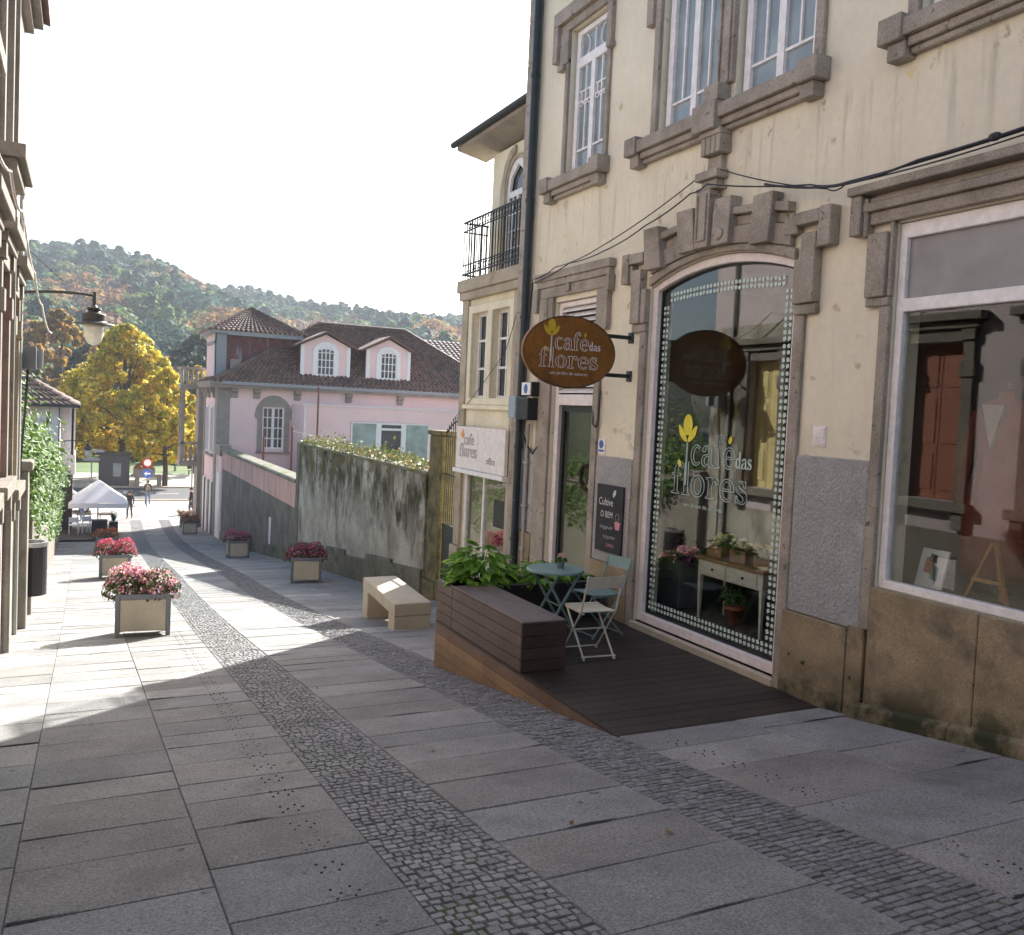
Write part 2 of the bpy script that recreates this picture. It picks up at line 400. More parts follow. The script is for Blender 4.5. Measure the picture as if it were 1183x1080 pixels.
M['bark'] = proc('grey_brown_bark', (.075,.055,.04), .95, var=.3, scale=8, bump=.7, bscale=12, bdist=.03)
M['leaf'] = leaf_mat('leaves', trans=.35)
M['autumn'] = leaf_mat('autumn_leaves', trans=.45)
M['flower'] = leaf_mat('flower_petals', trans=.25)
M['far_leaf'] = leaf_mat('far_foliage', trans=.42, rough=.8)
M['kiosk'] = plain('dark_kiosk', (.06,.062,.065), .5)
M['cloth'] = proc('person_cloth', (1,1,1), .8, var=.1, attr=True)
M['terracotta'] = plain('terracotta', (.35,.13,.07), .8)
M['garment'] = proc('rust_red_coat', (.15,.030,.014), .9, var=.2, scale=5)
M['shirt'] = plain('white_shirt', (.24,.22,.17), .8)
M['orange_wood'] = proc('orange_wood', (.28,.125,.035), .6, var=.2)
M['crate_wood'] = proc('crate_wood', (.26,.15,.07), .7, var=.25, scale=5)
M['table_white'] = plain('off_white_table', (.58,.57,.50), .5)

# ------------------------------------------------------------------ ground profile
PY_ = [-300,-40,0,14,20,25,33,40,46,52,58,66,3000]
PZ_ = [5.52,5.52,0,-1.93,-2.68,-3.2,-4.15,-4.95,-5.5,-5.85,-6.0,-6.02,-6.02]
def gz(y):
    return float(np.interp(y, PY_, PZ_))
SUB = .05
g = MB()
ys = [-300,-40,0,14,20,25,33,40,46,52,58,66,90,130,180,400,900]
for i in range(len(ys)-1):
    y0, y1 = ys[i], ys[i+1]
    z0, z1 = gz(y0)-SUB, gz(y1)-SUB
    g.poly([(-600,y0,z0),(900,y0,z0),(900,y1,z1),(-600,y1,z1)])
struct('ground', g, M['earth'], loc=(0,0,0))

XL = lambda y: -.95
C1 = lambda y: -.25+.002*y
C2 = lambda y: .55+.005*y
B1L = lambda y: 1.22+.026*y
B1R = lambda y: 1.79+.027*y
B2L = lambda y: 2.85+.026*y
B2R = lambda y: 3.44+.026*y
C3 = lambda y: 4.55+.02*y
XR = lambda y: 5.75 if y < 11.4 else 6.7
JOINTS = []
def slab_col(mb, fa, fb, ya, yb, lmin, lmax, tint, seed, skew=.0, gap=.0016):
    r = random.Random(seed); y = ya
    while y < yb:
        JOINTS.append((fa, fb, y))
        L = r.uniform(lmin, lmax); y2 = min(y+L, yb)
        if y2 > yb-.05: y2 = yb
        k = r.uniform(.80,1.14); w = r.uniform(-.03,.03)
        if r.random() < .10: k *= 1.22
        c = (tint[0]*k*(1+w), tint[1]*k, tint[2]*k*(1-w))
        x0a, x1a, x0b, x1b = fa(y)+gap, fb(y)-gap, fa(y2)+gap, fb(y2)-gap
        dz = [r.uniform(-.0025,.0025)+r.choice((0,0,0,.004)) for _ in range(4)]
        e = gap*(1.2 if r.random() < .72 else 3.2)
        s0 = r.uniform(-.007,.007)*(1 if e < .004 else .7)
        top = [(x0a,y+e+s0,gz(y+e)+dz[0]),(x1a,y+e-s0,gz(y+e)+dz[1]),(x1b,y2-e,gz(y2-e)+dz[2]),(x0b,y2-e,gz(y2-e)+dz[3])]
        ch = .004
        up = [(top[0][0]+ch,top[0][1]+ch,top[0][2]),(top[1][0]-ch,top[1][1]+ch,top[1][2]),(top[2][0]-ch,top[2][1]-ch,top[2][2]),(top[3][0]+ch,top[3][1]-ch,top[3][2])]
        lo = [(p[0],p[1],p[2]-.006) for p in top]; bo = [(p[0],p[1],p[2]-.045) for p in top]
        mb.add(up+lo+bo, [(0,1,2,3)]+[(i,4+i,4+(i+1)%4,(i+1)%4) for i in range(4)]+[(4+i,8+i,8+(i+1)%4,4+(i+1)%4) for i in range(4)], c)
        y = y2
pv = MB()
T1 = (.30,.298,.285)
slab_col(pv, XL, C1, -6, 58, .45,.9, T1, 1)
slab_col(pv, C1, C2, -6, 58, .38,.62, T1, 2)
slab_col(pv, C2, B1L, -6, 58, .38,.62, T1, 3)
slab_col(pv, B1R, B2L, -6, 58, .36,.6, T1, 4)
T2 = (.335,.325,.312)
slab_col(pv, B2R, C3, -6, 58, .5,.85, T2, 5)
slab_col(pv, C3, lambda y: 5.75, -6, 11.4, .5,.85, T2, 6)
slab_col(pv, C3, lambda y: 6.7, 11.4, 58, .5,.85, T2, 7)
struct('pavement', pv, M['granite_slab'], loc=(0,0,0), fixn=False)
jt = MB()
yy = [-6]+[p for p in PY_ if -6 < p < 58]+[58]
for i in range(len(yy)-1):
    a, b = yy[i], yy[i+1]
    jt.poly([(-.95,a,gz(a)-.010),(6.7,a,gz(a)-.010),(6.7,b,gz(b)-.010),(-.95,b,gz(b)-.010)])
struct('paving_bed', jt, M['joint'], loc=(0,0,0))
def cobbles(fa, fb, ya, yb, sx, sy, jit, seed, tint):
    mb = MB(); r = random.Random(seed); y = ya
    while y < yb:
        h = sy*r.uniform(.8,1.2); xa, xb = fa(y), fb(y)
        n = max(3, round((xb-xa)/sx)); w = [r.uniform(.65,1.35) for _ in range(n)]; t = sum(w)
        x = xa
        for i in range(n):
            ww = w[i]/t*(xb-xa); g_ = .0035
            q = [(x+g_,y+g_),(x+ww-g_,y+g_),(x+ww-g_,y+h-g_),(x+g_,y+h-g_)]
            dy = r.uniform(-jit,jit)
            q = [(px+r.uniform(-jit,jit)*.7, py+dy+r.uniform(-jit,jit)*.6) for px,py in q]
            k = r.uniform(.78,1.2); dz = r.uniform(-.003,.003)-.002
            cx_ = sum(p[0] for p in q)/4; cy_ = sum(p[1] for p in q)/4
            up = [(cx_+(p[0]-cx_)*.84, cy_+(p[1]-cy_)*.84, gz(p[1])+dz+r.uniform(-.002,.002)) for p in q]
            mid = [(cx_+(p[0]-cx_)*.94, cy_+(p[1]-cy_)*.94, gz(p[1])+dz-.004) for p in q]
            lo = [(p[0], p[1], gz(p[1])-.024) for p in q]
            mb.add(up+mid+lo, [(0,1,2,3)]+[(j,4+j,4+(j+1)%4,(j+1)%4) for j in range(4)]+[(4+j,8+j,8+(j+1)%4,4+(j+1)%4) for j in range(4)], (tint[0]*k,tint[1]*k,tint[2]*k))
            x += ww
        y += h
    return mb
cb = cobbles(B1L, B1R, -2, 57.9, .054, .056, .006, 21, (.235,.238,.235))
struct('cobble_band', cb, M['cobble'], loc=(0,0,0), fixn=False)
cb = cobbles(B2L, B2R, -2, 57.9, .075, .048, .003, 22, (.20,.20,.20))
struct('cobble_band', cb, M['cobble'], loc=(0,0,0), fixn=False)
hb = MB(); r = random.Random(5)
def hole_row(x_of, y0, y1):
    y = y0
    while y < y1:
        for k in range(3):
            for j in range(2):
                px = x_of(y)+(j*.085)+(k%2)*.03+r.uniform(-.004,.004); py = y+k*.052+r.uniform(-.004,.004)
                hb.cyl((px,py,gz(py)-.002),(px,py,gz(py)+.004),.0068,.0068,8)
        y += .31
hole_row(lambda y: B1L(y)-.30, 2.0, 14)
hole_row(lambda y: B2R(y)+.22, 1.5, 5.2)
ck_ = MB(); r = random.Random(91)
for i in range(64):
    fa, fb, y = r.choice([j for j in JOINTS if 2.2 < j[2] < 15 and not (j[0] in (B2R, C3) and 5.1 < j[2] < 9.3)])
    x0, x1 = fa(y), fb(y); u0 = r.choice((0,0,r.uniform(.1,.6),1)); L_ = r.uniform(.12,.5)*(x1-x0); xa = x0+.01 if u0 == 0 else (x1-L_-.01 if u0 == 1 else x0+u0*(x1-x0)); n__ = 6; up_, lo_ = [], []
    wmax = r.uniform(.004,.011); tl = r.uniform(-.005,.005)
    for j in range(n__+1):
        t_ = j/n__; xx = min(xa+L_*t_, x1-.005); yy = y+tl*t_+r.uniform(-.003,.003); w__ = wmax*(1-t_ if u0 == 0 else (t_ if u0 == 1 else math.sin(PI*t_)))+.0008
        up_.append((xx,yy+w__,gz(yy)+.0062)); lo_.append((xx,yy-w__,gz(yy)+.0062))
    for j in range(n__): ck_.poly([lo_[j],lo_[j+1],up_[j+1],up_[j]])
struct('pavement_open_joints', ck_, M['hole'], loc=(0,0,0))
struct('pavement_drill_holes', hb, M['hole'], loc=(0,0,0))
# thin leaf litter on the stones
lf = MB(); r = random.Random(77)
for i in range(70):
    y = r.uniform(2.2,30); x = r.uniform(-.7,5.2)
    if 3.5 < x and 5.2 < y < 9.2: continue
    a = r.uniform(0,6.28); s_ = r.uniform(.012,.035); z = gz(y)+.008
    lf.poly([(x+math.cos(a)*s_,y+math.sin(a)*s_,z),(x-math.sin(a)*s_*.4,y+math.cos(a)*s_*.4,z+.006),(x-math.cos(a)*s_,y-math.sin(a)*s_,z+.002),(x+math.sin(a)*s_*.4,y-math.cos(a)*s_*.4,z+.004)],
            r.choice([(.20,.10,.03),(.13,.08,.03),(.28,.18,.04),(.08,.06,.03)]))
tag(lf.build('fallen_leaves', M['leaf'], loc=(0,0,0)), 'dry brown leaves scattered over the granite paving', 'leaf litter', kind='stuff')
# plaza at the bottom
p = MB(); p.poly([(-60,57.8,-6.0+.004),(90,57.8,-6.0+.004),(90,68.6,-6.016),(-60,68.6,-6.016)])
struct('plaza', p, M['plaza'], loc=(0,0,0))
p = MB(); p.box(-60,90,68.6,68.9,-6.1,-5.93); p.box(-60,90,78.2,78.5,-6.1,-5.90)
struct('kerb', p, M['granite_light'], loc=(0,0,0))
p = MB(); p.poly([(-60,68.9,-6.012),(90,68.9,-6.012),(90,78.2,-6.012),(-60,78.2,-6.012)])
struct('road', p, M['asphalt'], loc=(0,0,0))
p = MB()
for k in range(-8, 12): p.poly([(k*5,73.4,-6.008),(k*5+2,73.4,-6.008),(k*5+2,73.55,-6.008),(k*5,73.55,-6.008)])
struct('road_markings', p, M['white_paint'], loc=(0,0,0))
p = MB(); p.poly([(-60,78.5,-5.94),(90,78.5,-5.94),(90,92,-5.94),(-60,92,-5.94)])
struct('sidewalk', p, M['plaza'], loc=(0,0,0))
p = MB(); p.poly([(-200,92,-5.97),(300,92,-5.97),(300,170,-5.8),(-200,170,-5.8)])
struct('park_lawn', p, M['grass'], loc=(0,0,0))
# ------------------------------------------------------------------ lettering
def smooth_loop(pts, n=3):
    out = []; m = len(pts)
    for i in range(m):
        p0, p1, p2, p3 = [Vector(pts[(i+k) % m]) for k in (-1,0,1,2)]
        for j in range(n):
            t = j/n
            out.append(tuple(.5*((2*p1)+(p2-p0)*t+(2*p0-5*p1+4*p2-p3)*t*t+(3*p1-p0-3*p2+p3)*t**3)))
    return out
def ell(cx_, cy_, rx, ry, a0=0, a1=360, n=20):
    return [(cx_+rx*math.cos(rad(a0+(a1-a0)*i/n)), cy_+ry*math.sin(rad(a0+(a1-a0)*i/n))) for i in range(n+1)]
GL = {
 'o': (.92, [ell(.44,.5,.43,.52,0,345,23), ell(.44,.5,.22,.40,0,345,23)]),
 'c': (.80, [ell(.44,.5,.43,.52,48,312,20)+ell(.46,.5,.24,.40,-52,-308,18)]),
 'e': (.86, [ell(.44,.5,.43,.52,-2,316,22)+ell(.46,.5,.26,.41,-48,-178,12)+[(.2,.46),(.87,.46)], ell(.44,.56,.22,.33,0,180,10)]),
 'a': (.88, [smooth_loop([(.08,.72),(.14,.94),(.4,1.02),(.68,.94),(.76,.7),(.76,.16),(.9,.08),(.88,0),(.62,0),(.55,.1),(.36,-.02),(.1,.05),(.02,.25),(.1,.48),(.36,.58),(.54,.6),(.55,.76),(.48,.9),(.36,.92),(.28,.84),(.26,.72)],2),
            smooth_loop([(.55,.5),(.34,.46),(.22,.28),(.3,.1),(.46,.1),(.55,.24)],2)]),
 'f': (.66, [[(0,0),(.5,0),(.5,.07),(.38,.1),(.38,.9),(.58,.9),(.58,1),(.38,1),(.38,1.25),(.42,1.42),(.5,1.47),(.57,1.42),(.58,1.28),(.74,1.28),(.74,1.42),(.66,1.54),(.5,1.58),(.34,1.52),(.22,1.38),(.16,1.2),(.16,1),(.02,1),(.02,.9),(.16,.9),(.16,.1),(0,.07)]]),
 'l': (.52, [[(0,0),(.48,0),(.48,.07),(.36,.1),(.36,1.62),(.12,1.55),(.12,.1),(0,.07)]]),
 'r': (.78, [[(0,0),(.5,0),(.5,.07),(.36,.1),(.36,.62),(.42,.78),(.52,.83),(.58,.8),(.6,.7),(.76,.72),(.76,.9),(.66,1.01),(.52,1.0),(.42,.92),(.36,.82),(.36,1),(0,.96),(0,.9),(.14,.86),(.14,.1),(0,.07)]]),
 's': (.76, [[(.06,0),(.06,.32),(.13,.32),(.2,.15),(.33,.07),(.46,.1),(.5,.2),(.44,.31),(.3,.39),(.14,.5),(.06,.66),(.08,.84),(.18,.97),(.33,1.02),(.47,.98),(.55,1.0),(.6,1.0),(.6,.7),(.53,.7),(.46,.86),(.34,.95),(.24,.9),(.22,.78),(.3,.69),(.46,.6),(.63,.49),(.7,.34),(.66,.14),(.54,.01),(.38,-.02),(.24,.01),(.15,.05),(.11,0)]]),
 'd': (.9, [ell(.36,.5,.35,.52,35,325,18)+[(.56,0),(.86,0),(.86,.08),(.76,.1),(.76,1.62),(.54,1.56),(.54,.9)], ell(.4,.5,.17,.38,0,340,16)]),
}
def word_loops(word, h, sp=.04, wid=1.0):
    out = []; x = 0
    for ch in word:
        w, loops = GL[ch]
        out += [[((x+u*wid)*h, v*h) for u, v in lp] for lp in loops]
        x += (w+sp)*wid
    return out, x*h
def group_loops(word, h, sp=.04, wid=1.0):
    out = []; x = 0
    for ch in word:
        w, loops = GL[ch]
        out.append([[((x+u*wid)*h, v*h) for u, v in lp] for lp in loops]); x += (w+sp)*wid
    return out, x*h
def outline(mb, loops, P, r):
    for lp in loops: mb.tube([P(u,v) for u,v in lp], r, 4, closed=True)
def filled(mb, letters, P, Pn):
    """letters: list of [outer, hole..] ; thin plates"""
    for lps in letters:
        t = MB(); t.plate(lps[0], lps[1:], 'z', 0, 1)
        mb.add([P(v[0],v[1]) if v[2] < .5 else Pn(v[0],v[1]) for v in t.v], t.f)
def font_mesh(txt, size, P, mb, thick=None):
    cu = bpy.data.curves.new('lettering', 'FONT'); cu.body = txt; cu.size = size; cu.resolution_u = 3
    ob = bpy.data.objects.new('lettering', cu); COL.objects.link(ob)
    bpy.context.view_layer.update()
    me = ob.evaluated_get(bpy.context.evaluated_depsgraph_get()).to_mesh()
    vs = [P(v.co.x, v.co.y) for v in me.vertices]; fs = [tuple(q.vertices) for q in me.polygons]
    w = max([v.co.x for v in me.vertices] or [0])
    mb.add(vs, fs); ob.to_mesh_clear(); bpy.data.objects.remove(ob); bpy.data.curves.remove(cu)
    return w
TULIP = [ell(0,.62,.26,.42,-60,240,16), smooth_loop([(-.02,.02),(-.22,.06),(-.44,.28),(-.52,.62),(-.36,.56),(-.22,.40),(-.06,.2)],3), smooth_loop([(.02,.02),(.22,.06),(.44,.28),(.52,.62),(.36,.56),(.22,.40),(.06,.2)],3)]
LEAF = smooth_loop([(0,0),(-.1,.22),(.06,.5),(.16,.26)],3)
# ------------------------------------------------------------------ cafe building (right)
FX = 5.6
def arch_z(y, top=3.24, drop=.21, c=7.04, half=1.12): return top-drop*((y-c)/half)**2
def arch_loop(y0, y1, zb, top, drop, n=14, inset=0):
    pts = [(y0, zb), (y1, zb)]
    for i in range(n+1):
        y = y1+(y0-y1)*i/n
        pts.append((y, arch_z(y, top, drop)))
    return pts
cafe = thing('cafe_building', 'cream plastered house with granite window surrounds, shopfronts below and a rusty oval sign', 'building', (FX, 6, gz(6)))
OPEN = dict(cafe=arch_loop(5.92,8.16,-.66,3.24,.21), door=[(9.23,-1.26),(10.33,-1.26),(10.33,3.07),(9.23,3.07)], shop=[(1.7,.36),(4.89,.36),(4.89,3.18),(1.7,3.18)],
            w1=[(9.30,4.70),(10.24,4.70),(10.24,6.55),(9.30,6.55)], w2=[(7.16,4.70),(8.18,4.70),(8.18,6.95),(7.16,6.95)],
            w3=[(5.86,4.70),(6.92,4.70),(6.92,6.95),(5.86,6.95)], w4=[(3.3,4.72),(4.80,4.72),(4.80,6.95),(3.3,6.95)])
w = MB(); w.plate([(-9,-.2),(-9,8.6),(11.1,8.6),(11.1,-2.1),(8.2,-2.1),(3,-1.3)], list(OPEN.values()), 'x', FX, FX+.30)
w.build('wall', M['plaster'], cafe)
w = MB(); w.box(FX+.32,15,-9,-8.8,-1,8.6); w.box(14.8,15,-8.8,11.1,-2,8.6); w.box(FX+.32,15,11.15,11.42,-2,8.6); w.box(FX+.02,14.8,-9,11.45,8.62,8.8)
w.build('back_wall', M['plaster'], cafe)
w = MB(); w.box(FX-.5,15.3,-9.3,11.6,8.82,8.98)
w.build('eaves', M['granite_trim'], cafe)
# quoin at the far corner
q = MB(); z = -2.2; k = 0
while z < 8.6:
    q.box(FX-.035,FX+.3,11.104,11.46,z,z+.575); z += .58; k += 1
q.build('corner_pilaster', M['granite_trim'], cafe, bevel=.008)
# dado + base courses
q = MB(); q.box(FX-.028,FX-.001,4.995,5.80,-.01,1.345); q.build('roughcast_dado', M['roughcast'], cafe, bevel=.01)
q = MB(); q.box(FX-.028,FX-.001,8.32,9.09,-.115,1.13); q.build('roughcast_dado', M['roughcast'], cafe, bevel=.01)
q = MB(); q.box(FX-.03,FX-.001,10.70,11.10,-.05,1.12); q.build('roughcast_dado', M['roughcast'], cafe, bevel=.01)
q = MB()
q.box(FX-.05,FX-.001,5.105,5.83,-2,-.014); q.box(FX-.045,FX-.001,4.93,5.10,-2,.02)
for (a,b,t) in ((3.96,4.885,.365),(2.6,3.955,.365),(1.2,2.595,.365),(-.4,1.195,.7)):
    zz = -.20 if a > 3 else -.1
    q.box(FX-.06,FX-.001,a,b,-2,t)
for i in range(12):
    y1 = 5.0-i*.9; q.hexa([(FX-.15,y1-.9,-2),(FX-.066,y1-.9,-2),(FX-.066,y1-.004,-2),(FX-.15,y1-.004,-2),(FX-.12,y1-.9,gz(y1-.9)+.10),(FX-.066,y1-.9,gz(y1-.9)+.13),(FX-.066,y1-.004,gz(y1)+.13),(FX-.12,y1-.004,gz(y1)+.10)])
q.build('stone_base', M['base_stone'], cafe, bevel=.006)
q = MB(); q.box(FX-.05,FX-.001,8.29,9.10,-2,-.12); q.build('stone_base', M['base_stone'], cafe, bevel=.006)
q = MB(); q.box(FX-.05,FX-.001,10.69,11.10,-2,-.055); q.build('stone_base', M['base_stone'], cafe, bevel=.006)
# --- arched cafe shopfront
def arch_band(mb, y0, y1, lo, hi, x0, x1, n=12):
    """solid strip between two curves lo(y), hi(y)"""
    ys_ = [y0+(y1-y0)*i/n for i in range(n+1)]
    mb.prism([(y, lo(y)) for y in ys_]+[(y, hi(y)) for y in reversed(ys_)], 'x', x0, x1)
stone = MB()
for s_ in (0, 1):
    m_ = (lambda y: y) if s_ == 0 else (lambda y: 14.08-y)
    def B(x0, y0, y1, z0, z1, x1=FX-.001):
        a, b = sorted((m_(y0), m_(y1))); stone.box(x0, x1, a, b, z0, z1)
    B(FX-.04, 8.164,8.285,-2,2.55)
    B(FX-.055,8.164,8.43,2.552,2.64)
    B(FX-.075,8.164,8.25,2.645,3.02); B(FX-.095,8.252,8.425,2.645,3.24)
    B(FX-.09,8.427,8.47,3.10,3.30); B(FX-.12,8.47,8.60,3.10,3.43); B(FX-.115,8.19,8.468,3.31,3.42)
    B(FX-.078,8.02,8.188,3.255,3.40)
arch_band(stone, 5.935, 8.145, lambda y: arch_z(y,3.245,.21), lambda y: arch_z(y,3.305,.17), FX-.05, FX-.001, 16)
arch_band(stone, 5.98, 8.10, lambda y: arch_z(y,3.31,.165), lambda y: arch_z(y,3.47,.13), FX-.07, FX-.001, 16)
arch_band(stone, 6.0, 8.08, lambda y: arch_z(y,3.475,.125), lambda y: arch_z(y,3.57,.13), FX-.035, FX-.001, 16)
arch_band(stone, 6.0, 8.08, lambda y: arch_z(y,3.575,.125), lambda y: arch_z(y,3.64,.10), FX-.10, FX-.001, 16)
def vous(y0,y1,ty0,ty1,zb,zt,x):
    stone.prism([(y0,zb),(y1,zb-.0),(ty1,zt),(ty0,zt)], 'x', x, FX-.002)
vous(7.83,8.12,7.91,8.18,3.20,3.65,FX-.135); vous(7.27,7.53,7.32,7.59,3.30,3.73,FX-.135)
vous(6.75,7.0,6.73,6.98,3.30,3.745,FX-.137); vous(6.2,6.45,6.16,6.42,3.23,3.67,FX-.137)
stone.box(FX-.155,FX-.003,7.035,7.245,3.30,3.86); stone.box(FX-.175,FX-.154,7.06,7.085,3.36,3.82); stone.box(FX-.175,FX-.154,7.195,7.22,3.36,3.82); stone.box(FX-.175,FX-.154,7.088,7.192,3.36,3.385)
stone.box(FX-.13,FX-.003,6.96,7.29,3.865,3.90); stone.box(FX-.10,FX-.003,7.01,7.24,3.902,3.965); stone.box(FX-.15,FX-.003,6.95,7.29,3.968,4.05); stone.box(FX-.07,FX-.003,6.99,7.20,4.053,4.195)
for k in range(4): stone.box(FX-.15+.0*k,FX-.003,6.925+k*.076,6.925+k*.076+.066,4.20,4.37)
stone.build('arched_surround', M['granite_trim'], cafe, bevel=.007)
em = MB(); em.lathe([(.0,.0),(.05,.0),(.06,.008),(.045,.016),(.02,.02),(0,.022)], (0,0,0), 14)
em2 = MB(); em2.add([(FX-.137-v[2], 6.87+v[0], 3.40+v[1]) for v in em.v], em.f); em2.build('carved_rosette', M['granite_trim'], cafe, smooth=True)
sf = MB()
outer = arch_loop(5.925,8.155,-.655,3.235,.21); inner = arch_loop(6.0,8.07,-.56,3.15,.19)
sf.plate(outer, [inner], 'x', FX+.03, FX+.14)
shopf = sf.build('shop_window', M['pink_white'], cafe, bevel=.006)
q = MB(); q.box(FX-.06,FX+.16,5.90,8.18,-.80,-.66); q.build('threshold', M['granite_light'], shopf, bevel=.01)
sf = MB(); sf.plate(arch_loop(6.0,8.07,-.56,3.15,.19), [arch_loop(6.02,8.05,-.54,3.13,.19)], 'x', FX+.085, FX+.135)
sf.build('inner_frame', M['dark_iron'], shopf)
GXc = FX+.10
gl = MB(); gl.prism(arch_loop(6.01,8.06,-.55,3.14,.19), 'x', GXc, GXc+.012); gl.build('pane', M['glass'], shopf)
# sticker border
dc = MB(); XD = GXc-.0025
def clover(cy_, cz_, kind, s_=.030):
    for a in (-1,1):
        for b in (-1,1):
            y, z = cy_+a*s_*.62, cz_+b*s_*.62
            if kind == 0: q_ = ell(y,z,s_*.46,s_*.46,0,330,7)
            else: q_ = [(y-s_*.5,z-b*s_*.1-s_*.2),(y+s_*.5*.6,z-s_*.5),(y+s_*.5,z+s_*.3),(y-s_*.2,z+s_*.5)]
            dc.poly([(XD,u,v) for u,v in q_])
n_ = 27
spots = [(6.125,-.46+i*(3.36/n_),i%2,.047) for i in range(n_)]+[(7.985,-.46+i*(3.36/n_),(i+1)%2,.045) for i in range(n_)]
spots += [(6.125+i*(1.86/16),-.46,i%2,.047) for i in range(1,16)]+[(6.125+i*(1.86/17),2.90+.04*math.sin((i-.5)*PI/17),i%2,.047) for i in range(1,17)]
for sp_ in spots:
    dc = MB(); clover(*sp_); dc.build('petal_sticker', M['decal'], shopf, fixn=False)
def Pg(u, v): return (XD-.001, 7.72-u, .82+v)      # u to the right in view = -y
lg = MB()
def logo(mbl, P, Pf, r, mb_fill, mb_leaf, s=1.0):
    # u,v in metres for the window logo; s scales
    def PS(a): return lambda u, v: a(u*s, v*s)
    P2, Pf2 = PS(P), PS(Pf)
    lo, wd = word_loops('flores', .215, .05, 1.18)
    outline(mbl, lo, P2, r)
    lc, wc = word_loops('cafe', .205, .05, 1.0)
    outline(mbl, [[(u+.30, v+.32) for u,v in lp] for lp in lc], P2, r)
    fl, wf = group_loops('das', .10, .05, .9)
    filled(mb_fill, [[[(u+1.0, v+.335) for u,v in lp] for lp in L] for L in fl], P2, lambda u,v: Pf2(u,v))
    for t in TULIP: mb_leaf[0].poly([Pf2(.225+u*.30, .55+v*.28) for u,v in t])
    mb_leaf[1].poly([Pf2(.90+u*.22, .56+v*.17) for u,v in LEAF])
    mb_leaf[2].poly([Pf2(.12-u*.25, .28+v*.17) for u,v in LEAF])
    mbl.tube([P2(.222,.55),P2(.222,.1)], r, 4); mbl.tube([P2(.236,.55),P2(.236,.1)], r, 4)
lfil = MB(); lleaf = [MB(), MB(), MB()]
logo(lg, Pg, lambda u,v: (XD-.0022, 7.72-u, .82+v), .0042, lfil, lleaf, 1.0)
lg.build('outline_lettering', M['decal'], shopf); lfil.build('small_lettering', M['decal'], shopf); [x.build('tulip_emblem' if x is lleaf[0] else 'leaf_emblem', M['decal_yellow'], shopf, fixn=False) for x in lleaf]
u0 = 0
for wd in 'um jardim de sabores'.split():
    fm = MB(); u0 += font_mesh(wd, .062, lambda u,v: (XD-.001, 7.50-(u+u0)*1.15, .70+v), fm)+.02; fm.build('slogan_word', M['decal'], shopf, fixn=False)
# interior of the cafe
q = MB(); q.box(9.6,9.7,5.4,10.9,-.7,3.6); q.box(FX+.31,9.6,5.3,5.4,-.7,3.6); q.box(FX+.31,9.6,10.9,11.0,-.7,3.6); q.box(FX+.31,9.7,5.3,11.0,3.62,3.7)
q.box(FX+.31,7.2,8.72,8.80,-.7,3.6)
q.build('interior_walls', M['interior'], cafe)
q = MB(); q.box(FX+.31,9.6,5.4,10.9,-.74,-.56); q.build('interior_floor', M['interior_floor'], cafe)
# --- door
dz0 = -.72
q = MB(); q.plate([(9.235,-1.2),(10.325,-1.2),(10.325,3.06),(9.235,3.06)], [[(9.30,-.66),(10.22,-.66),(10.22,1.72),(9.30,1.72)],[(9.30,1.86),(10.25,1.86),(10.25,3.0),(9.30,3.0)]], 'x', FX+.05, FX+.13)
door = q.build('door', M['pink_white'], cafe, bevel=.005)
q = MB(); q.plate([(9.302,-.655),(10.218,-.655),(10.218,1.715),(9.302,1.715)], [[(9.36,-.55),(10.16,-.55),(10.16,1.64),(9.36,1.64)]], 'x', FX+.10, FX+.15)
q.build('door_leaf', M['dark_iron'], door, bevel=.004)
q = MB(); q.box(FX+.12,FX+.13,9.355,10.165,-.555,1.645); q.build('pane', M['glass_dark'], door)
q = MB(); q.box(FX+.28,FX+.30,9.0,10.6,-.7,1.75); q.box(FX+.272,FX+.279,9.62,9.64,-.7,1.6); q.build('inner_door', M['door_olive'], door)
q = MB()
zl = 1.88
while zl < 2.98:
    q.hexa([(FX+.045,9.305,zl),(FX+.11,9.305,zl+.05),(FX+.11,10.245,zl+.05),(FX+.045,10.245,zl),(FX+.045,9.305,zl+.012),(FX+.11,9.305,zl+.062),(FX+.11,10.245,zl+.062),(FX+.045,10.245,zl+.012)]); zl += .075
q.build('louvre_vent', M['white_paint'], door)
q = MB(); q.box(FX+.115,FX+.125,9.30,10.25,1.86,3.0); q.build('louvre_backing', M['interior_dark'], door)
q = MB()
q.box(FX-.04,FX-.001,9.10,9.226,-2,2.62); q.box(FX-.04,FX-.001,10.334,10.685,-2,2.62)
q.box(FX-.07,FX-.001,8.96,9.10,2.63,3.13); q.box(FX-.055,FX-.001,9.102,9.226,2.625,3.13); q.box(FX-.07,FX-.001,10.46,10.68,2.63,3.13); q.box(FX-.055,FX-.001,10.334,10.458,2.625,3.13)
q.box(FX-.055,FX-.001,8.97,10.70,3.134,3.27); q.box(FX-.10,FX-.001,8.90,10.80,3.36,3.46); q.box(FX-.08,FX-.001,8.93,10.77,3.272,3.357)
q.box(FX-.10,FX-.001,8.90,8.957,3.08,3.27); q.box(FX-.10,FX-.001,10.705,10.80,2.95,3.27); q.box(FX-.09,FX-.001,9.86,9.96,3.17,3.268)
q.build('surround', M['granite_trim'], door, bevel=.006)
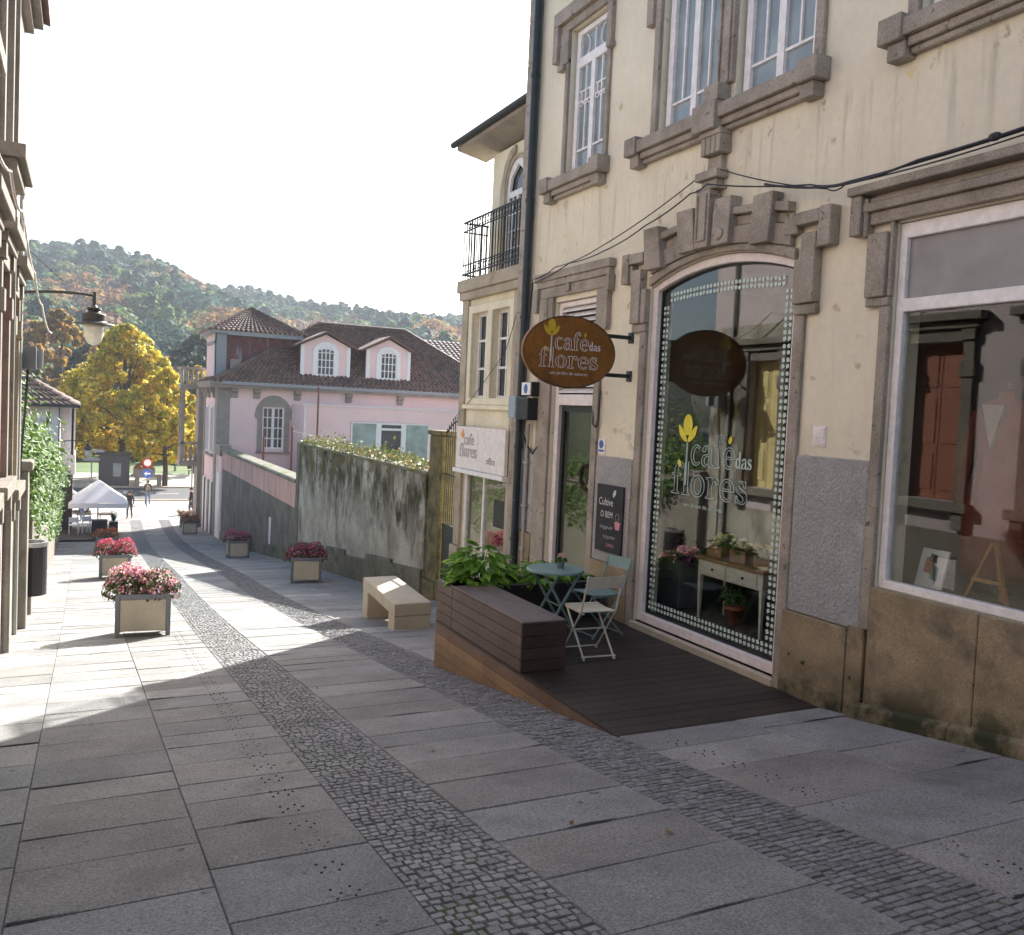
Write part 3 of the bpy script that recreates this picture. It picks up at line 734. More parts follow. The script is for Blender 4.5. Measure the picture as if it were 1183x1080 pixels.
# --- right shopfront
q = MB(); q.plate([(1.71,.365),(4.885,.365),(4.885,3.175),(1.71,3.175)], [[(1.78,.43),(4.82,.43),(4.82,2.50),(1.78,2.50)],[(1.78,2.60),(4.82,2.60),(4.82,3.06),(1.78,3.06)]], 'x', FX+.02, FX+.10)
shop = q.build('shop_window', M['white_paint'], cafe, bevel=.006)
q = MB(); q.box(FX+.06,FX+.072,1.775,4.825,.425,2.505); q.build('pane', M['glass_shop'], shop)
q = MB(); q.box(FX+.06,FX+.075,1.775,4.825,2.595,3.065); q.build('blanked_transom', M['pane_grey'], shop)
q = MB()
q.box(FX-.045,FX-.001,4.893,4.99,.02,2.55); q.box(FX-.055,FX-.001,4.90,5.125,2.553,2.62); q.box(FX-.08,FX-.001,4.93,5.12,2.623,3.12); q.box(FX-.05,FX-.001,4.893,4.927,2.623,3.19)
q.box(FX-.06,FX-.001,1.2,5.12,3.193,3.29); q.box(FX-.12,FX-.001,5.165,5.275,3.12,3.43); q.box(FX-.09,FX-.001,5.122,5.163,3.10,3.40)
q.box(FX-.10,FX-.001,1.2,5.163,3.293,3.36); q.box(FX-.07,FX-.001,1.2,5.12,3.363,3.40); q.box(FX-.15,FX-.001,1.0,5.29,3.433,3.50)
q.box(FX-.08,FX-.002,1.2,1.7,-1,3.19)
q.build('surround', M['granite_trim'], shop, bevel=.007)
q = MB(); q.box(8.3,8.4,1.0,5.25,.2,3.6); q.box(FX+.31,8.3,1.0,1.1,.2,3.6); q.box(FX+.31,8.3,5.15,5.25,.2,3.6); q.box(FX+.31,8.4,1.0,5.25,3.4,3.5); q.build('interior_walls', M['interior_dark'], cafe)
q = MB(); q.box(FX+.12,8.3,1.1,5.15,.18,.36); q.build('interior_floor', M['interior_floor'], cafe)
# --- upper windows
def casement(y0, y1, z0, z1, ztr, parent):
    fr = MB()
    X0, X1 = FX+.06, FX+.13
    holes = []; ym = (y0+y1)/2
    top = ztr if ztr else z1-.05
    for a, b in ((y0+.085, ym-.045), (ym+.045, y1-.085)): holes.append([(a,z0+.07),(b,z0+.07),(b,top-.05),(a,top-.05)])
    if ztr: holes.append([(y0+.09,ztr+.07),(y1-.09,ztr+.07),(y1-.09,z1-.06),(y0+.09,z1-.06)])
    fr.plate([(y0,z0),(y1,z0),(y1,z1),(y0,z1)], holes, 'x', X0, X1)
    for a, b in ((y0+.085, ym-.045), (ym+.045, y1-.085)):
        fr.box(X0+.015,X1-.01,a,b,z0+.28,z0+.305)
        m_ = (a+b)/2; fr.box(X0+.016,X1-.011,m_-.011,m_+.011,z0+.306,top-.05)
        for zz in (top-.50, top-.37): fr.box(X0+.017,X1-.012,a,b,zz,zz+.018)
        for k in range(3):
            q0 = a+(b-a)*(k+.5)/3; wv = (b-a)/6
            pts = [(X0+.02,q0+wv*.8*math.cos(t),top-.50-wv*.0-wv*.95*math.sin(t)) for t in [PI*i/8 for i in range(9)]]
            fr.tube(pts,.008,5)
            fr.box(X0+.018,X1-.013,q0-.007,q0+.007,top-.50,top-.37)
    if ztr:
        m_ = (y0+y1)/2; fr.box(X0+.015,X1-.01,m_-.01,m_+.01,ztr+.07,z1-.06)
        for s_ in (-1,1):
            c_ = m_+s_*(y1-y0)*.28
            fr.tube([(X0+.02,c_-s_*.10*math.cos(t),ztr+.2+.13*math.sin(t)) for t in [-1.4+2.8*i/8 for i in range(9)]],.009,5)
    o = fr.build('window', M['white_paint'], parent)
    pn = MB(); pn.box(FX+.10,FX+.107,y0+.05,y1-.05,z0+.05,z1-.04); pn.build('pane', M['pane'], o)
    return o
w1 = casement(9.34,10.20,4.70,6.52,6.10,cafe)
q = MB()
q.box(FX-.04,FX-.001,10.243,10.32,4.665,6.2); q.box(FX-.04,FX-.001,9.22,9.297,4.665,6.1)
q.box(FX-.06,FX-.001,10.243,10.45,6.14,6.55); q.box(FX-.06,FX-.001,9.19,9.297,6.05,6.55); q.box(FX-.09,FX-.001,9.16,9.25,5.98,6.046); q.box(FX-.09,FX-.001,10.30,10.46,6.07,6.136)
q.box(FX-.05,FX-.001,9.19,10.45,6.554,6.66); q.box(FX-.11,FX-.001,9.13,10.57,6.664,6.84); q.box(FX-.11,FX-.001,10.452,10.57,6.20,6.66)
q.build('surround', M['granite_trim'], w1, bevel=.006)
def sill(y0, y1, parent, zt=4.66):
    q = MB()
    q.box(FX-.16,FX-.001,y0+.001,y1-.001,zt-.13,zt); q.box(FX-.18,FX-.001,y0,y0+.22,zt-.15,zt+.045); q.box(FX-.18,FX-.001,y1-.22,y1,zt-.15,zt+.045)
    q.box(FX-.11,FX-.001,y0+.23,y1-.23,zt-.20,zt-.134); q.box(FX-.07,FX-.001,y0+.23,y1-.23,zt-.25,zt-.203)
    q.box(FX-.13,FX-.001,y0+.06,y0+.225,zt-.28,zt-.153); q.box(FX-.13,FX-.001,y1-.225,y1-.06,zt-.28,zt-.153)
    return q
q = sill(9.16,10.66,w1); q.build('sill', M['granite_trim'], w1, bevel=.008)
w2 = casement(7.20,8.14,4.70,6.92,None,cafe); w3 = casement(5.90,6.88,4.70,6.92,None,cafe)
q = MB(); q.box(FX-.05,FX-.001,8.184,8.28,4.665,7.0); q.box(FX-.09,FX-.001,8.28,8.40,5.9,7.1)
q.box(FX-.06,FX-.001,6.925,7.155,4.875,7.0); q.box(FX-.085,FX-.061,6.955,6.985,4.88,7.0); q.box(FX-.085,FX-.061,7.095,7.125,4.88,7.0); q.box(FX-.05,FX-.001,5.76,5.857,4.665,7.0)
q.box(FX-.10,FX-.001,5.6,8.5,7.003,7.3)
q.build('surround', M['granite_trim'], w2, bevel=.006)
q = sill(5.69,8.59,w2); q.box(FX-.20,FX-.003,6.98,7.33,4.43,4.70); q.box(FX-.17,FX-.003,6.98,7.20,4.703,4.87); q.box(FX-.155,FX-.003,6.93,7.25,4.373,4.427)
q.build('sill', M['granite_trim'], w2, bevel=.008)
w4 = casement(3.34,4.76,4.72,6.92,None,cafe)
q = MB(); q.box(FX-.05,FX-.001,4.804,4.90,4.67,7.0); q.build('surround', M['granite_trim'], w4, bevel=.006); q = MB(); q.box(FX-.05,FX-.001,3.20,3.297,4.67,7.0); q.build('surround', M['granite_trim'], w4, bevel=.006)
q = sill(3.05,5.06,w4,4.67); q.build('sill', M['granite_trim'], w4, bevel=.008)
# facade fittings of the building
q = MB(); q.box(FX-.012,FX-.001,5.49,5.63,1.43,1.60)
va = q.build('air_vent', M['white_paint'], cafe)
q = MB()
for k in range(5): q.box(FX-.024,FX-.013,5.50,5.62,1.445+k*.031,1.445+k*.031+.016)
q.build('slat', M['white_paint'], va)
q = MB(); q.tube([(FX-.10,11.06,8.6),(FX-.10,11.06,-.9)],.052,12)
for zz in (-.2,1.1,2.9,4.5,6.2): q.cyl((FX-.10,11.06,zz),(FX-.10,11.06,zz+.05),.062,.062,12)
q.build('drainpipe', M['drain_green'], cafe, smooth=False)
q = MB(); q.tube([(FX-.06,10.86,1.45),(FX-.06,10.86,-.9)],.026,10)
for zz in (-.3,.3,.9): q.box(FX-.09,FX-.02,10.80,10.92,zz,zz+.03)
q.build('conduit', M['conduit'], cafe)
# cables along the facade: things of their own
def cable(pts, name, label, r_=.009, m='cable', sag=0):
    q = MB(); out = []
    for i in range(len(pts)-1):
        a, b = V3(pts[i]), V3(pts[i+1])
        for k in range(6): 
            t = k/6; p_ = a.lerp(b, t); p_.z -= sag*4*t*(1-t); out.append(p_)
    out.append(V3(pts[-1])); q.tube(out, r_, 5)
    return tag(q.build(name, M[m], smooth=True), label, 'cable')
cx0 = FX-.10
cable([(cx0-.06,3.4,3.57),(cx0-.06,5.30,3.535),(cx0,5.55,3.56),(cx0,6.97,4.04),(cx0-.03,7.3,4.0),(cx0,9.15,3.60),(cx0-.02,10.2,3.50),(cx0,10.86,3.42),(cx0,10.95,2.6)], 'facade_cable', 'black cable climbing over the keystone of the arched cafe window', .0065, sag=.03)
cable([(cx0-.06,3.3,3.60),(cx0-.06,5.28,3.55),(cx0-.04,5.7,3.62),(cx0-.08,7.05,3.9),(cx0-.08,7.3,3.86),(cx0-.06,8.1,3.68),(cx0,9.0,3.55),(cx0-.03,9.8,3.50),(cx0-.02,10.8,3.36),(cx0-.02,10.93,2.2)], 'facade_cable', 'black cable pair resting on the voussoirs and the door hood', .0075, sag=.02)
cable([(cx0-.08,3.2,3.63),(cx0-.08,4.6,3.56),(cx0-.07,5.4,3.54),(cx0-.1,6.2,3.72)], 'facade_cable', 'short bundled black cable along the cornice of the wide clothes shop window', .011, sag=.02)
q = MB(); q.ball((cx0-.08,4.0,3.575),(.03,.05,.03),8,6); tag(q.build('cable_junction', M['cable']), 'small black junction knob on the cables above the shop window', 'junction box')
cable([(FX-.02,9.22,1.75),(FX-.06,9.16,1.5),(FX-.05,9.10,1.46),(FX-.05,9.06,1.55),(FX-.02,9.08,1.9)], 'door_cable', 'short black cable loop hanging beside the cafe door louvre', .009)
cable([(FX-.05,11.2,3.45),(6.25,13.2,2.6),(6.3,15.5,1.4)], 'drop_cable', 'thin black wire running down from the house corner across the office window', .006, sag=.06)
# ---- wall fittings that are things
t = thing('meter_box', 'pale blue electric meter box on the corner pilaster below the sign', 'meter box', (FX-.14,10.98,1.5))
q = MB(); q.box(FX-.22,FX-.04,10.98,11.20,1.52,1.82); q.build('box_body', M['box_teal'], t, bevel=.01)
q = MB(); q.box(FX-.20,FX-.03,10.64,10.93,1.50,1.80); q.build('rear_box', M['dark_iron'], t, bevel=.01)
q = MB(); q.tube([(FX-.1,10.9,1.5),(FX-.12,10.88,1.3),(FX-.07,10.86,1.15),(FX-.05,10.72,1.05),(FX-.03,10.6,1.15)],.014,6); q.build('cable_tail', M['cable'], t)
t = thing('alarm_box', 'small white alarm box with a blue emblem above the meter box', 'alarm box', (FX-.1,10.8,1.84))
q = MB(); q.box(FX-.16,FX-.001,10.62,10.90,1.83,2.02); q.build('box_body', M['dark_iron'], t, bevel=.008)
q = MB(); q.box(FX-.175,FX-.161,10.63,10.89,1.84,2.01); q.build('front_plate', M['white_paint'], t)
q = MB(); q.prism(ell(10.76,1.925,.05,.065,0,330,11),'x',FX-.18,FX-.1755); q.build('emblem', M['blue'], t)
t = thing('wall_plaque', 'white wall plaque with a blue emblem above the chalkboard', 'plaque', (FX-.01,9.02,1.15))
q = MB(); q.box(FX-.012,FX-.001,8.93,9.09,1.15,1.33); q.build('plate', M['white_paint'], t)
q = MB(); q.prism(ell(9.01,1.265,.045,.05,0,330,11),'x',FX-.016,FX-.0125); q.box(FX-.015,FX-.0125,8.95,9.07,1.175,1.20); q.build('emblem', M['blue'], t)
# chalkboard
t = thing('chalkboard', 'black chalkboard menu with chalk writing on the wall beside the door', 'chalkboard', (FX-.05,8.69,.02))
q = MB(); q.box(FX-.055,FX-.031,8.42,8.98,.015,.80); q.build('board', M['chalkboard'], t)
def Pc(oy, oz, s_=1.0): return lambda u, v: (FX-.057, oy-u*s_, oz+v)
for wd, oy, oz, sz in (('Cultive',8.93,.56,.125),('O BEM',8.88,.42,.105)):
    ck = MB(); font_mesh(wd, sz, Pc(oy,oz,.86), ck); ck.build('chalk_word', M['chalk'], t, fixn=False)
r = random.Random(3)
for (y0,y1,z) in ((8.88,8.60,.30),(8.80,8.55,.19)):
    ck = MB(); ck.tube([(FX-.057,y0+(y1-y0)*i/18,z+.018*math.sin(i*1.9)+r.uniform(-.01,.01)) for i in range(19)],.003,4); ck.build('chalk_scribble', M['chalk'], t)
ck = MB(); ck.prism([(8.55,.30),(8.47,.30),(8.45,.39),(8.57,.39)],'x',FX-.058,FX-.0555); ck.build('chalk_cup', M['chalk_pink'], t)
ck = MB(); ck.tube([(FX-.057,8.72+.02*math.sin(i*2.0)-.012*i,.10+.02*math.cos(i*1.7)) for i in range(14)],.004,4); ck.build('chalk_scribble', M['chalk_pink'], t)
ck = MB(); ck.poly([(FX-.057,8.62-u*.16,.66+v*.16) for u,v in [(0,0),(-.1,.25),(.1,.55),(.35,.6),(.3,.25)]]); ck.build('chalk_leaf', M['chalk_blue'], t, fixn=False)
ck = MB(); ck.tube([(FX-.057,8.52+.035*math.cos(a),.44+.045*math.sin(a)) for a in [i*.5 for i in range(13)]],.002,4); ck.build('chalk_steam', M['chalk'], t)
# hanging oval sign
SY = 8.45; SX, SZ = 4.765, 2.28
t = thing('hanging_sign', 'rusty oval steel sign lettered cafe das flores on two iron brackets', 'sign', (FX-.01,8.5,2.28))
q = MB(); q.prism(ell(SX,SZ,.575,.39,0,355,56),'y',SY-.03,SY+.03); plate_ = q.build('sign_plate', M['rust_sign'], t, bevel=.004)
q = MB(); q.tube([(u,SY-.031,v) for u,v in ell(SX,SZ,.572,.387,0,355,56)],.006,5,closed=True); q.build('rim', M['dark_iron'], plate_)
q = MB()
for zz in (2.50,2.065):
    q.box(5.20,FX-.02,SY-.02,SY+.02,zz-.022,zz+.022)
    b_ = MB(); b_.box(5.15,FX-.02,SY+.031,SY+.055,zz-.022,zz+.022); b_.box(FX-.022,FX-.001,SY-.0,SY+.09,zz-.06,zz+.06); b_.build('bracket', M['dark_iron'], t, bevel=.003)
lgm = MB(); lff = MB(); llf = [MB(), MB(), MB()]
s_ = .615
def Ps(u, v): return (4.385+u, SY-.033, 2.105+v)
logo(lgm, Ps, lambda u,v: (4.385+u, SY-.0345, 2.105+v), .0034, lff, llf, s_)
lgm.build('outline_lettering', M['sign_line'], plate_); lff.build('small_lettering', M['sign_line'], plate_); [x.build('tulip_emblem' if x is llf[0] else 'leaf_emblem', M['yellow_leaf'], plate_, fixn=False) for x in llf]
u0 = 0
for wd in 'um jardim de sabores'.split():
    fm = MB(); u0 += font_mesh(wd, .052, lambda u,v: (4.52+(u+u0)*1.05, SY-.0335, 2.03+v), fm)+.017; fm.build('slogan_word', M['sign_line'], plate_, fixn=False)
for (u,v) in ((4.34,2.5),(5.16,2.5),(5.14,2.06),(4.36,2.06)): q = MB(); q.cyl((u,SY-.036,v),(u,SY-.029,v),.008,.008,8); q.build('screw', M['steel_grey'], plate_)
# wreath on the door
q = MB(); r = random.Random(8)
for i in range(260):
    a = r.uniform(0,2*PI); rr = .145+r.gauss(0,.018); c_ = Vector((FX+.085+r.uniform(-.03,.02),9.47+rr*math.cos(a),.83+rr*math.sin(a)))
    d_ = Vector((r.uniform(-.3,.3),-math.sin(a)+r.uniform(-.5,.5),math.cos(a)+r.uniform(-.5,.5))).normalized()*r.uniform(.03,.06)
    q.tube([c_-d_,c_,c_+d_*.9],[.003,.005,.002],4,col=r.choice([(.06,.04,.03),(.09,.06,.04),(.035,.025,.02)]))
for i in range(26):
    a = rad(200+r.uniform(-40,30)); q.ball((FX+.05,9.47+.145*math.cos(a)+r.uniform(-.03,.03),.83+.145*math.sin(a)+r.uniform(-.03,.03)),.013,6,4,col=(.5,.46,.38))
tag(q.build('twig_wreath', M['leaf']), 'dark twig wreath hanging on the cafe door glass', 'wreath')
# ------------------------------------------------------------------ inside the cafe window
t = thing('console_table', 'white painted console table with wooden top behind the cafe window', 'table', (6.35,7.2,-.56))
q = MB(); q.box(6.08,6.54,6.66,7.76,.10,.13); q.build('tabletop', M['crate_wood'], t, bevel=.006)
q = MB(); q.box(6.11,6.51,6.70,7.72,-.07,.098); q.build('apron', M['table_white'], t)
for a in (6.11,6.465):
    for b in (6.70,7.675):
        q = MB(); q.hexa([(a+.012,b+.012,-.555),(a+.034,b+.012,-.555),(a+.034,b+.034,-.555),(a+.012,b+.034,-.555),(a,b,-.072),(a+.045,b,-.072),(a+.045,b+.045,-.072),(a,b+.045,-.072)]); q.build('leg', M['table_white'], t)
for a in (6.78,7.26):
    q = MB(); q.box(6.098,6.109,a,a+.40,-.055,.08); d_ = q.build('drawer', M['table_white'], t, bevel=.004)
    q = MB(); q.ball((6.088,a+.20,.015),.014,8,6); q.build('knob', M['dark_iron'], d_)
def flowers(mb, c, rx, ry, rz, n, size, cols, seed, up=.35, clump=0):
    r = random.Random(seed)
    cl = []
    if clump:
        for _ in range(clump):
            a = r.uniform(0,2*PI); u = r.uniform(0,1); rr = math.sqrt(1-u*u)
            cl.append((c[0]+rx*rr*math.cos(a)*.8, c[1]+ry*rr*math.sin(a)*.8, c[2]+rz*u*.85))
    for i in range(n):
        if cl:
            b = r.choice(cl); d = Vector((r.gauss(0,1),r.gauss(0,1),r.gauss(0,1))).normalized()
            s0 = min(rx,ry,rz)*.38; p_ = Vector(b)+Vector((d.x*s0,d.y*s0,abs(d.z)*s0*.9-s0*.1))
        else:
            a = r.uniform(0,2*PI); u = r.uniform(-.15,1); rr = math.sqrt(max(0,1-u*u)); k = r.uniform(.72,1.04)
            d = Vector((rr*math.cos(a),rr*math.sin(a),u)); p_ = Vector((c[0]+rx*k*d.x,c[1]+ry*k*d.y,c[2]+rz*k*d.z))
        nrm = (d+Vector((r.uniform(-.6,.6),r.uniform(-.6,.6),up+r.uniform(-.3,.5)))).normalized()
        a_ = nrm.orthogonal().normalized(); b_ = nrm.cross(a_); th = r.uniform(0,6.28)
        e = a_*math.cos(th)+b_*math.sin(th); f = nrm.cross(e); s_ = size*r.uniform(.6,1.25)
        col = r.choice(cols); k = r.uniform(.75,1.25); col = tuple(min(.95,x*k) for x in col)
        tip = nrm*s_*.25
        mb.add([p_-e*s_*.5,p_-f*s_*.42+tip,p_+e*s_*.55+tip*.3,p_+f*s_*.42+tip], [(0,1,2,3)], col)
GREEN = [(.05,.10,.02),(.07,.14,.03),(.10,.17,.04)]
for i, (y, lab) in enumerate(((6.82,'wooden crate of cream roses at the table end beside the stone pier'),(7.19,'wooden crate of pink and cream roses in the middle of the console table'),(7.57,'wooden crate of pale green roses at the table end facing the cafe door'))):
    t = thing('flower_crate', lab, 'flower crate', (6.3,y,.13), group='flower crates on the console table')
    q = MB(); q.plate([(6.19,y-.12),(6.42,y-.12),(6.42,y+.12),(6.19,y+.12)],[[(6.20,y-.11),(6.41,y-.11),(6.41,y+.11),(6.20,y+.11)]],'z',.132,.26); q.box(6.20,6.41,y-.11,y+.11,.132,.15); q.build('crate', M['crate_wood'], t)
    q = MB(); flowers(q,(6.30,y,.25),.13,.14,.09,70,.05,GREEN,40+i)
    r = random.Random(60+i)
    for k in range(16):
        c_ = (6.30+r.uniform(-.11,.08),y+r.uniform(-.13,.13),.29+r.uniform(0,.08)); q.ball(c_,(.034,.034,.030),7,5,col=r.choice([(.62,.58,.30),(.60,.35,.25),(.65,.62,.42),(.45,.52,.2)] if i < 2 else [(.50,.55,.22),(.62,.60,.34)]))
    q.build('roses', M['flower'], t)
t = thing('floor_planter', 'dark grey floor planter with purple plant inside the cafe window', 'planter', (6.3,8.3,-.56))
q = MB(); q.box(6.15,6.5,8.1,8.5,-.556,.0); q.build('box_body', M['steel_grey'], t, bevel=.01)
q = MB(); flowers(q,(6.32,8.28,.0),.22,.26,.24,150,.09,[(.14,.03,.07),(.07,.03,.05),(.06,.10,.03)],9); q.build('foliage', M['leaf'], t)
t = thing('trailing_plant', 'trailing green plant in a terracotta pot under the console table', 'potted plant', (6.35,7.3,-.56))
q = MB(); q.lathe([(.07,0),(.10,.17),(.11,.17),(.11,.2),(.09,.2)],(6.3,7.3,-.558),14); q.build('pot', M['terracotta'], t, smooth=True)
q = MB(); flowers(q,(6.28,7.3,-.30),.13,.16,.22,160,.06,GREEN,19); q.build('foliage', M['leaf'], t)
# mannequin and props in the right shop
t = thing('mannequin', 'headless shop mannequin in a rust red coat behind the wide shop window', 'mannequin', (6.35,4.42,.36))
q = MB()
prof = [(.20,.12),(.24,.2),(.23,.62),(.20,.85),(.16,1.02),(.19,1.22),(.20,1.36),(.15,1.47),(.06,1.52),(.045,1.58)]
vs = []
tmp = MB(); tmp.lathe(prof,(0,0,0),18)
q.add([(6.35+v[0]*.75,4.42+v[1]*1.3,.36+v[2]) for v in tmp.v], tmp.f)
for s_ in (-1,1): q.tube([(6.35,4.42+s_*.22,1.76),(6.35,4.42+s_*.31,1.5),(6.33,4.42+s_*.33,1.22),(6.30,4.42+s_*.30,1.02)],[.06,.065,.055,.045],8)
q.build('coat', M['garment'], t, smooth=True)
q = MB(); q.prism([(4.33,1.82),(4.51,1.82),(4.42,1.48)],'x',6.18,6.212); q.build('shirt_front', M['shirt'], t)
q = MB(); q.lathe([(.04,0),(.045,.03),(.03,.07),(.012,.1)],(6.35,4.42,1.93),12); q.build('neck_knob', M['dark_wood'], t, smooth=True)
q = MB(); q.cyl((6.35,4.42,.37),(6.35,4.42,.95),.016,.016,8); q.cyl((6.35,4.42,.362),(6.35,4.42,.375),.14,.14,18); q.build('stand', M['dark_iron'], t)
t = thing('wooden_easel', 'small orange wooden display easel on the shop window floor', 'easel', (6.0,4.22,.36))
for s_ in (-1,1):
    q = MB(); q.bar((5.97,4.22+s_*.17,.364),(6.03,4.22+s_*.015,.80),.028,.02); q.build('leg', M['orange_wood'], t)
q = MB(); q.bar((6.16,4.22,.364),(6.045,4.22,.80),.028,.02); q.build('rear_leg', M['orange_wood'], t)
q = MB(); q.bar((5.985,4.09,.52),(5.985,4.35,.52),.03,.024); q.build('ledge', M['orange_wood'], t)
t = thing('framed_print', 'small framed abstract print leaning on the shop window floor', 'picture', (6.1,4.78,.36))
q = MB(); q.hexa([(6.05,4.66,.362),(6.07,4.66,.362),(6.07,4.90,.362),(6.05,4.90,.362),(6.13,4.66,.66),(6.15,4.66,.66),(6.15,4.90,.66),(6.13,4.90,.66)]); q.build('frame', M['white_paint'], t)
q = MB(); 
for (a,b,c_,d_,cl) in ((.15,.5,.2,.6,(.15,.25,.25)),(.4,.85,.35,.8,(.3,.12,.05)),(.3,.7,.65,.9,(.05,.05,.05))):
    f_ = lambda u,v: (6.048+.08*v-.0015, 4.68+.2*u, .362+.298*v)
    q.add([f_(a,c_),f_(b,c_+.05),f_(b-.05,d_),f_(a+.05,d_-.04)],[(0,1,2,3)],cl)
q.build('artwork', M['cloth'], t, fixn=False)
# ------------------------------------------------------------------ office building beyond the drainpipe
OX = 6.35
off = thing('narrow_house', 'narrow cream house with iron balcony and white office sign next to the cafe house', 'building', (OX,14,gz(14)))
w = MB(); w.plate([(11.5,-2.6),(15.2,-2.6),(15.2,3.74),(11.5,3.74)], [[(13.1,-1.45),(14.98,-1.45),(14.98,.50),(13.1,.50)],[(13.24,1.82),(13.93,1.82),(13.93,3.34),(13.24,3.34)],[(14.12,1.82),(14.80,1.82),(14.80,3.34),(14.12,3.34)]],'x',OX,OX+.3)
w.box(OX+.31,14,15.0,15.2,-2.6,3.74); w.box(13.7,14,11.5,14.99,-2.6,6.3)
w.build('wall', M['office_plaster'], off)
w = MB(); ow = [(13.72,4.05),(14.54,4.05),(14.54,5.55)]+[(14.13+.41*math.cos(a),5.55+.5*math.sin(a)) for a in [PI*i/10 for i in range(1,10)]]+[(13.72,5.55)]
w.plate([(11.5,3.97),(15.2,3.97),(15.2,6.32),(11.5,6.32)], [ow], 'x', OX+.43, OX+.7); w.box(OX+.71,14,14.95,15.2,3.97,6.32)
w.build('upper_wall', M['office_plaster'], off)
q = MB(); q.plate([(13.68,4.0),(14.58,4.0),(14.58,5.6)]+[(14.13+.45*math.cos(a),5.6+.52*math.sin(a)) for a in [PI*i/10 for i in range(1,10)]]+[(13.68,5.6)], [ow], 'x', OX+.40, OX+.429)
q.prism([(14.585,4.0),(14.75,4.0),(14.75,5.6),(14.6,6.0),(14.4,6.22),(14.2,6.28),(14.2,6.16),(14.4,6.05),(14.56,5.75)],'x',OX+.38,OX+.428)
wo = q.build('upper_window', M['office_stone'], off)
q = MB(); q.plate(ow, [[(13.78,4.1),(14.10,4.1),(14.10,5.4),(13.78,5.4)],[(14.16,4.1),(14.48,4.1),(14.48,5.4),(14.16,5.4)],[(13.8,5.5),(14.46,5.5),(14.40,5.75),(14.13,5.95),(13.86,5.75)]],'x',OX+.432,OX+.48)
for y in (13.94,14.32): q.box(OX+.436,OX+.476,y-.012,y+.012,4.1,5.4)
for z in (4.5,4.8,5.1): q.box(OX+.437,OX+.475,13.78,14.48,z-.012,z+.012)
q.build('frame', M['white_paint'], wo)
q = MB(); q.box(OX+.50,OX+.51,13.73,14.53,4.06,6.04); q.build('pane', M['pane_dark'], wo)
q = MB(); q.box(OX-.14,OX+.43,11.5,15.36,3.745,3.965); q.box(OX-.10,OX+.3,11.5,15.32,3.60,3.742); q.build('balcony_slab', M['office_stone'], off, bevel=.012)
q = MB(); q.box(OX-.06,OX-.001,14.985,15.24,-.9,3.598); q.box(OX-.10,OX-.001,14.93,15.30,-2.6,-.92); q.box(OX-.05,OX-.001,12.6,13.08,-2.6,3.598); q.box(OX-.09,OX-.06,12.6,13.12,-2.6,-.72); q.box(OX-.03,OX+.3,15.202,15.25,-2.6,3.6)
q.build('stone_pilaster', M['office_stone'], off, bevel=.01)
q = MB(); q.plate([(13.08,1.70),(14.95,1.70),(14.95,3.48),(13.08,3.48)],[[(13.24,1.82),(13.93,1.82),(13.93,3.34),(13.24,3.34)],[(14.12,1.82),(14.80,1.82),(14.80,3.34),(14.12,3.34)]],'x',OX-.045,OX-.001); q.box(OX-.08,OX-.046,13.0,15.0,1.62,1.70)
wo = q.build('window', M['office_plaster'], off, bevel=.008)
for y0,y1 in ((13.24,13.93),(14.12,14.80)):
    q = MB(); ym = (y0+y1)/2
    hs = []
    for a,b in ((y0+.05,ym-.02),(ym+.02,y1-.05)):
        for c,d in ((1.87,2.33),(2.37,2.83),(2.87,3.29)): hs.append([(a,c),(b,c),(b,d),(a,d)])
    q.plate([(y0,1.82),(y1,1.82),(y1,3.34),(y0,3.34)], hs,'x',OX+.10,OX+.14); f_ = q.build('frame', M['white_paint'], wo)
    q = MB(); q.box(OX+.15,OX+.157,y0,y1,1.82,3.34); q.build('pane', M['pane_dark'], wo)
q = MB(); q.plate([(13.1,-1.45),(14.98,-1.45),(14.98,.50),(13.1,.50)],[[(13.18,-1.35),(14.10,-1.35),(14.10,.42),(13.18,.42)],[(14.16,-1.35),(14.88,-1.35),(14.88,.42),(14.16,.42)]],'x',OX+.03,OX+.1)
wo = q.build('shop_window', M['white_paint'], off)
q = MB(); q.box(OX+.06,OX+.07,13.15,14.92,-1.4,.46); q.build('pane', M['glass'], wo)
q = MB(); q.box(OX+.052,OX+.058,13.2,13.72,-.38,.08); q.build('poster', M['black'], wo)
q = MB(); q.box(OX+.31,9.5,12.9,12.95,-1.6,.9); q.box(9.4,9.5,12.95,14.99,-1.6,.9); q.box(OX+.31,9.4,12.95,14.99,-1.6,-1.46); q.box(OX+.31,9.4,12.95,14.99,.9,1.0); q.build('interior_walls', M['plaster'], off)
t = thing('pink_potted_flower', 'pink flowers in a white pot behind the office window', 'potted plant', (6.75,14.0,-1.46))
q = MB(); q.lathe([(.08,0),(.12,.3),(.10,.3)],(6.75,14.0,-1.457),12); q.lathe([(.2,0),(.2,.3)],(6.75,14.0,-1.15),8); q.build('pot', M['white_paint'], t)
q = MB(); flowers(q,(6.75,14.0,-.75),.2,.2,.25,160,.08,[(.65,.12,.20),(.7,.25,.3)],4); q.build('blossom', M['flower'], t)
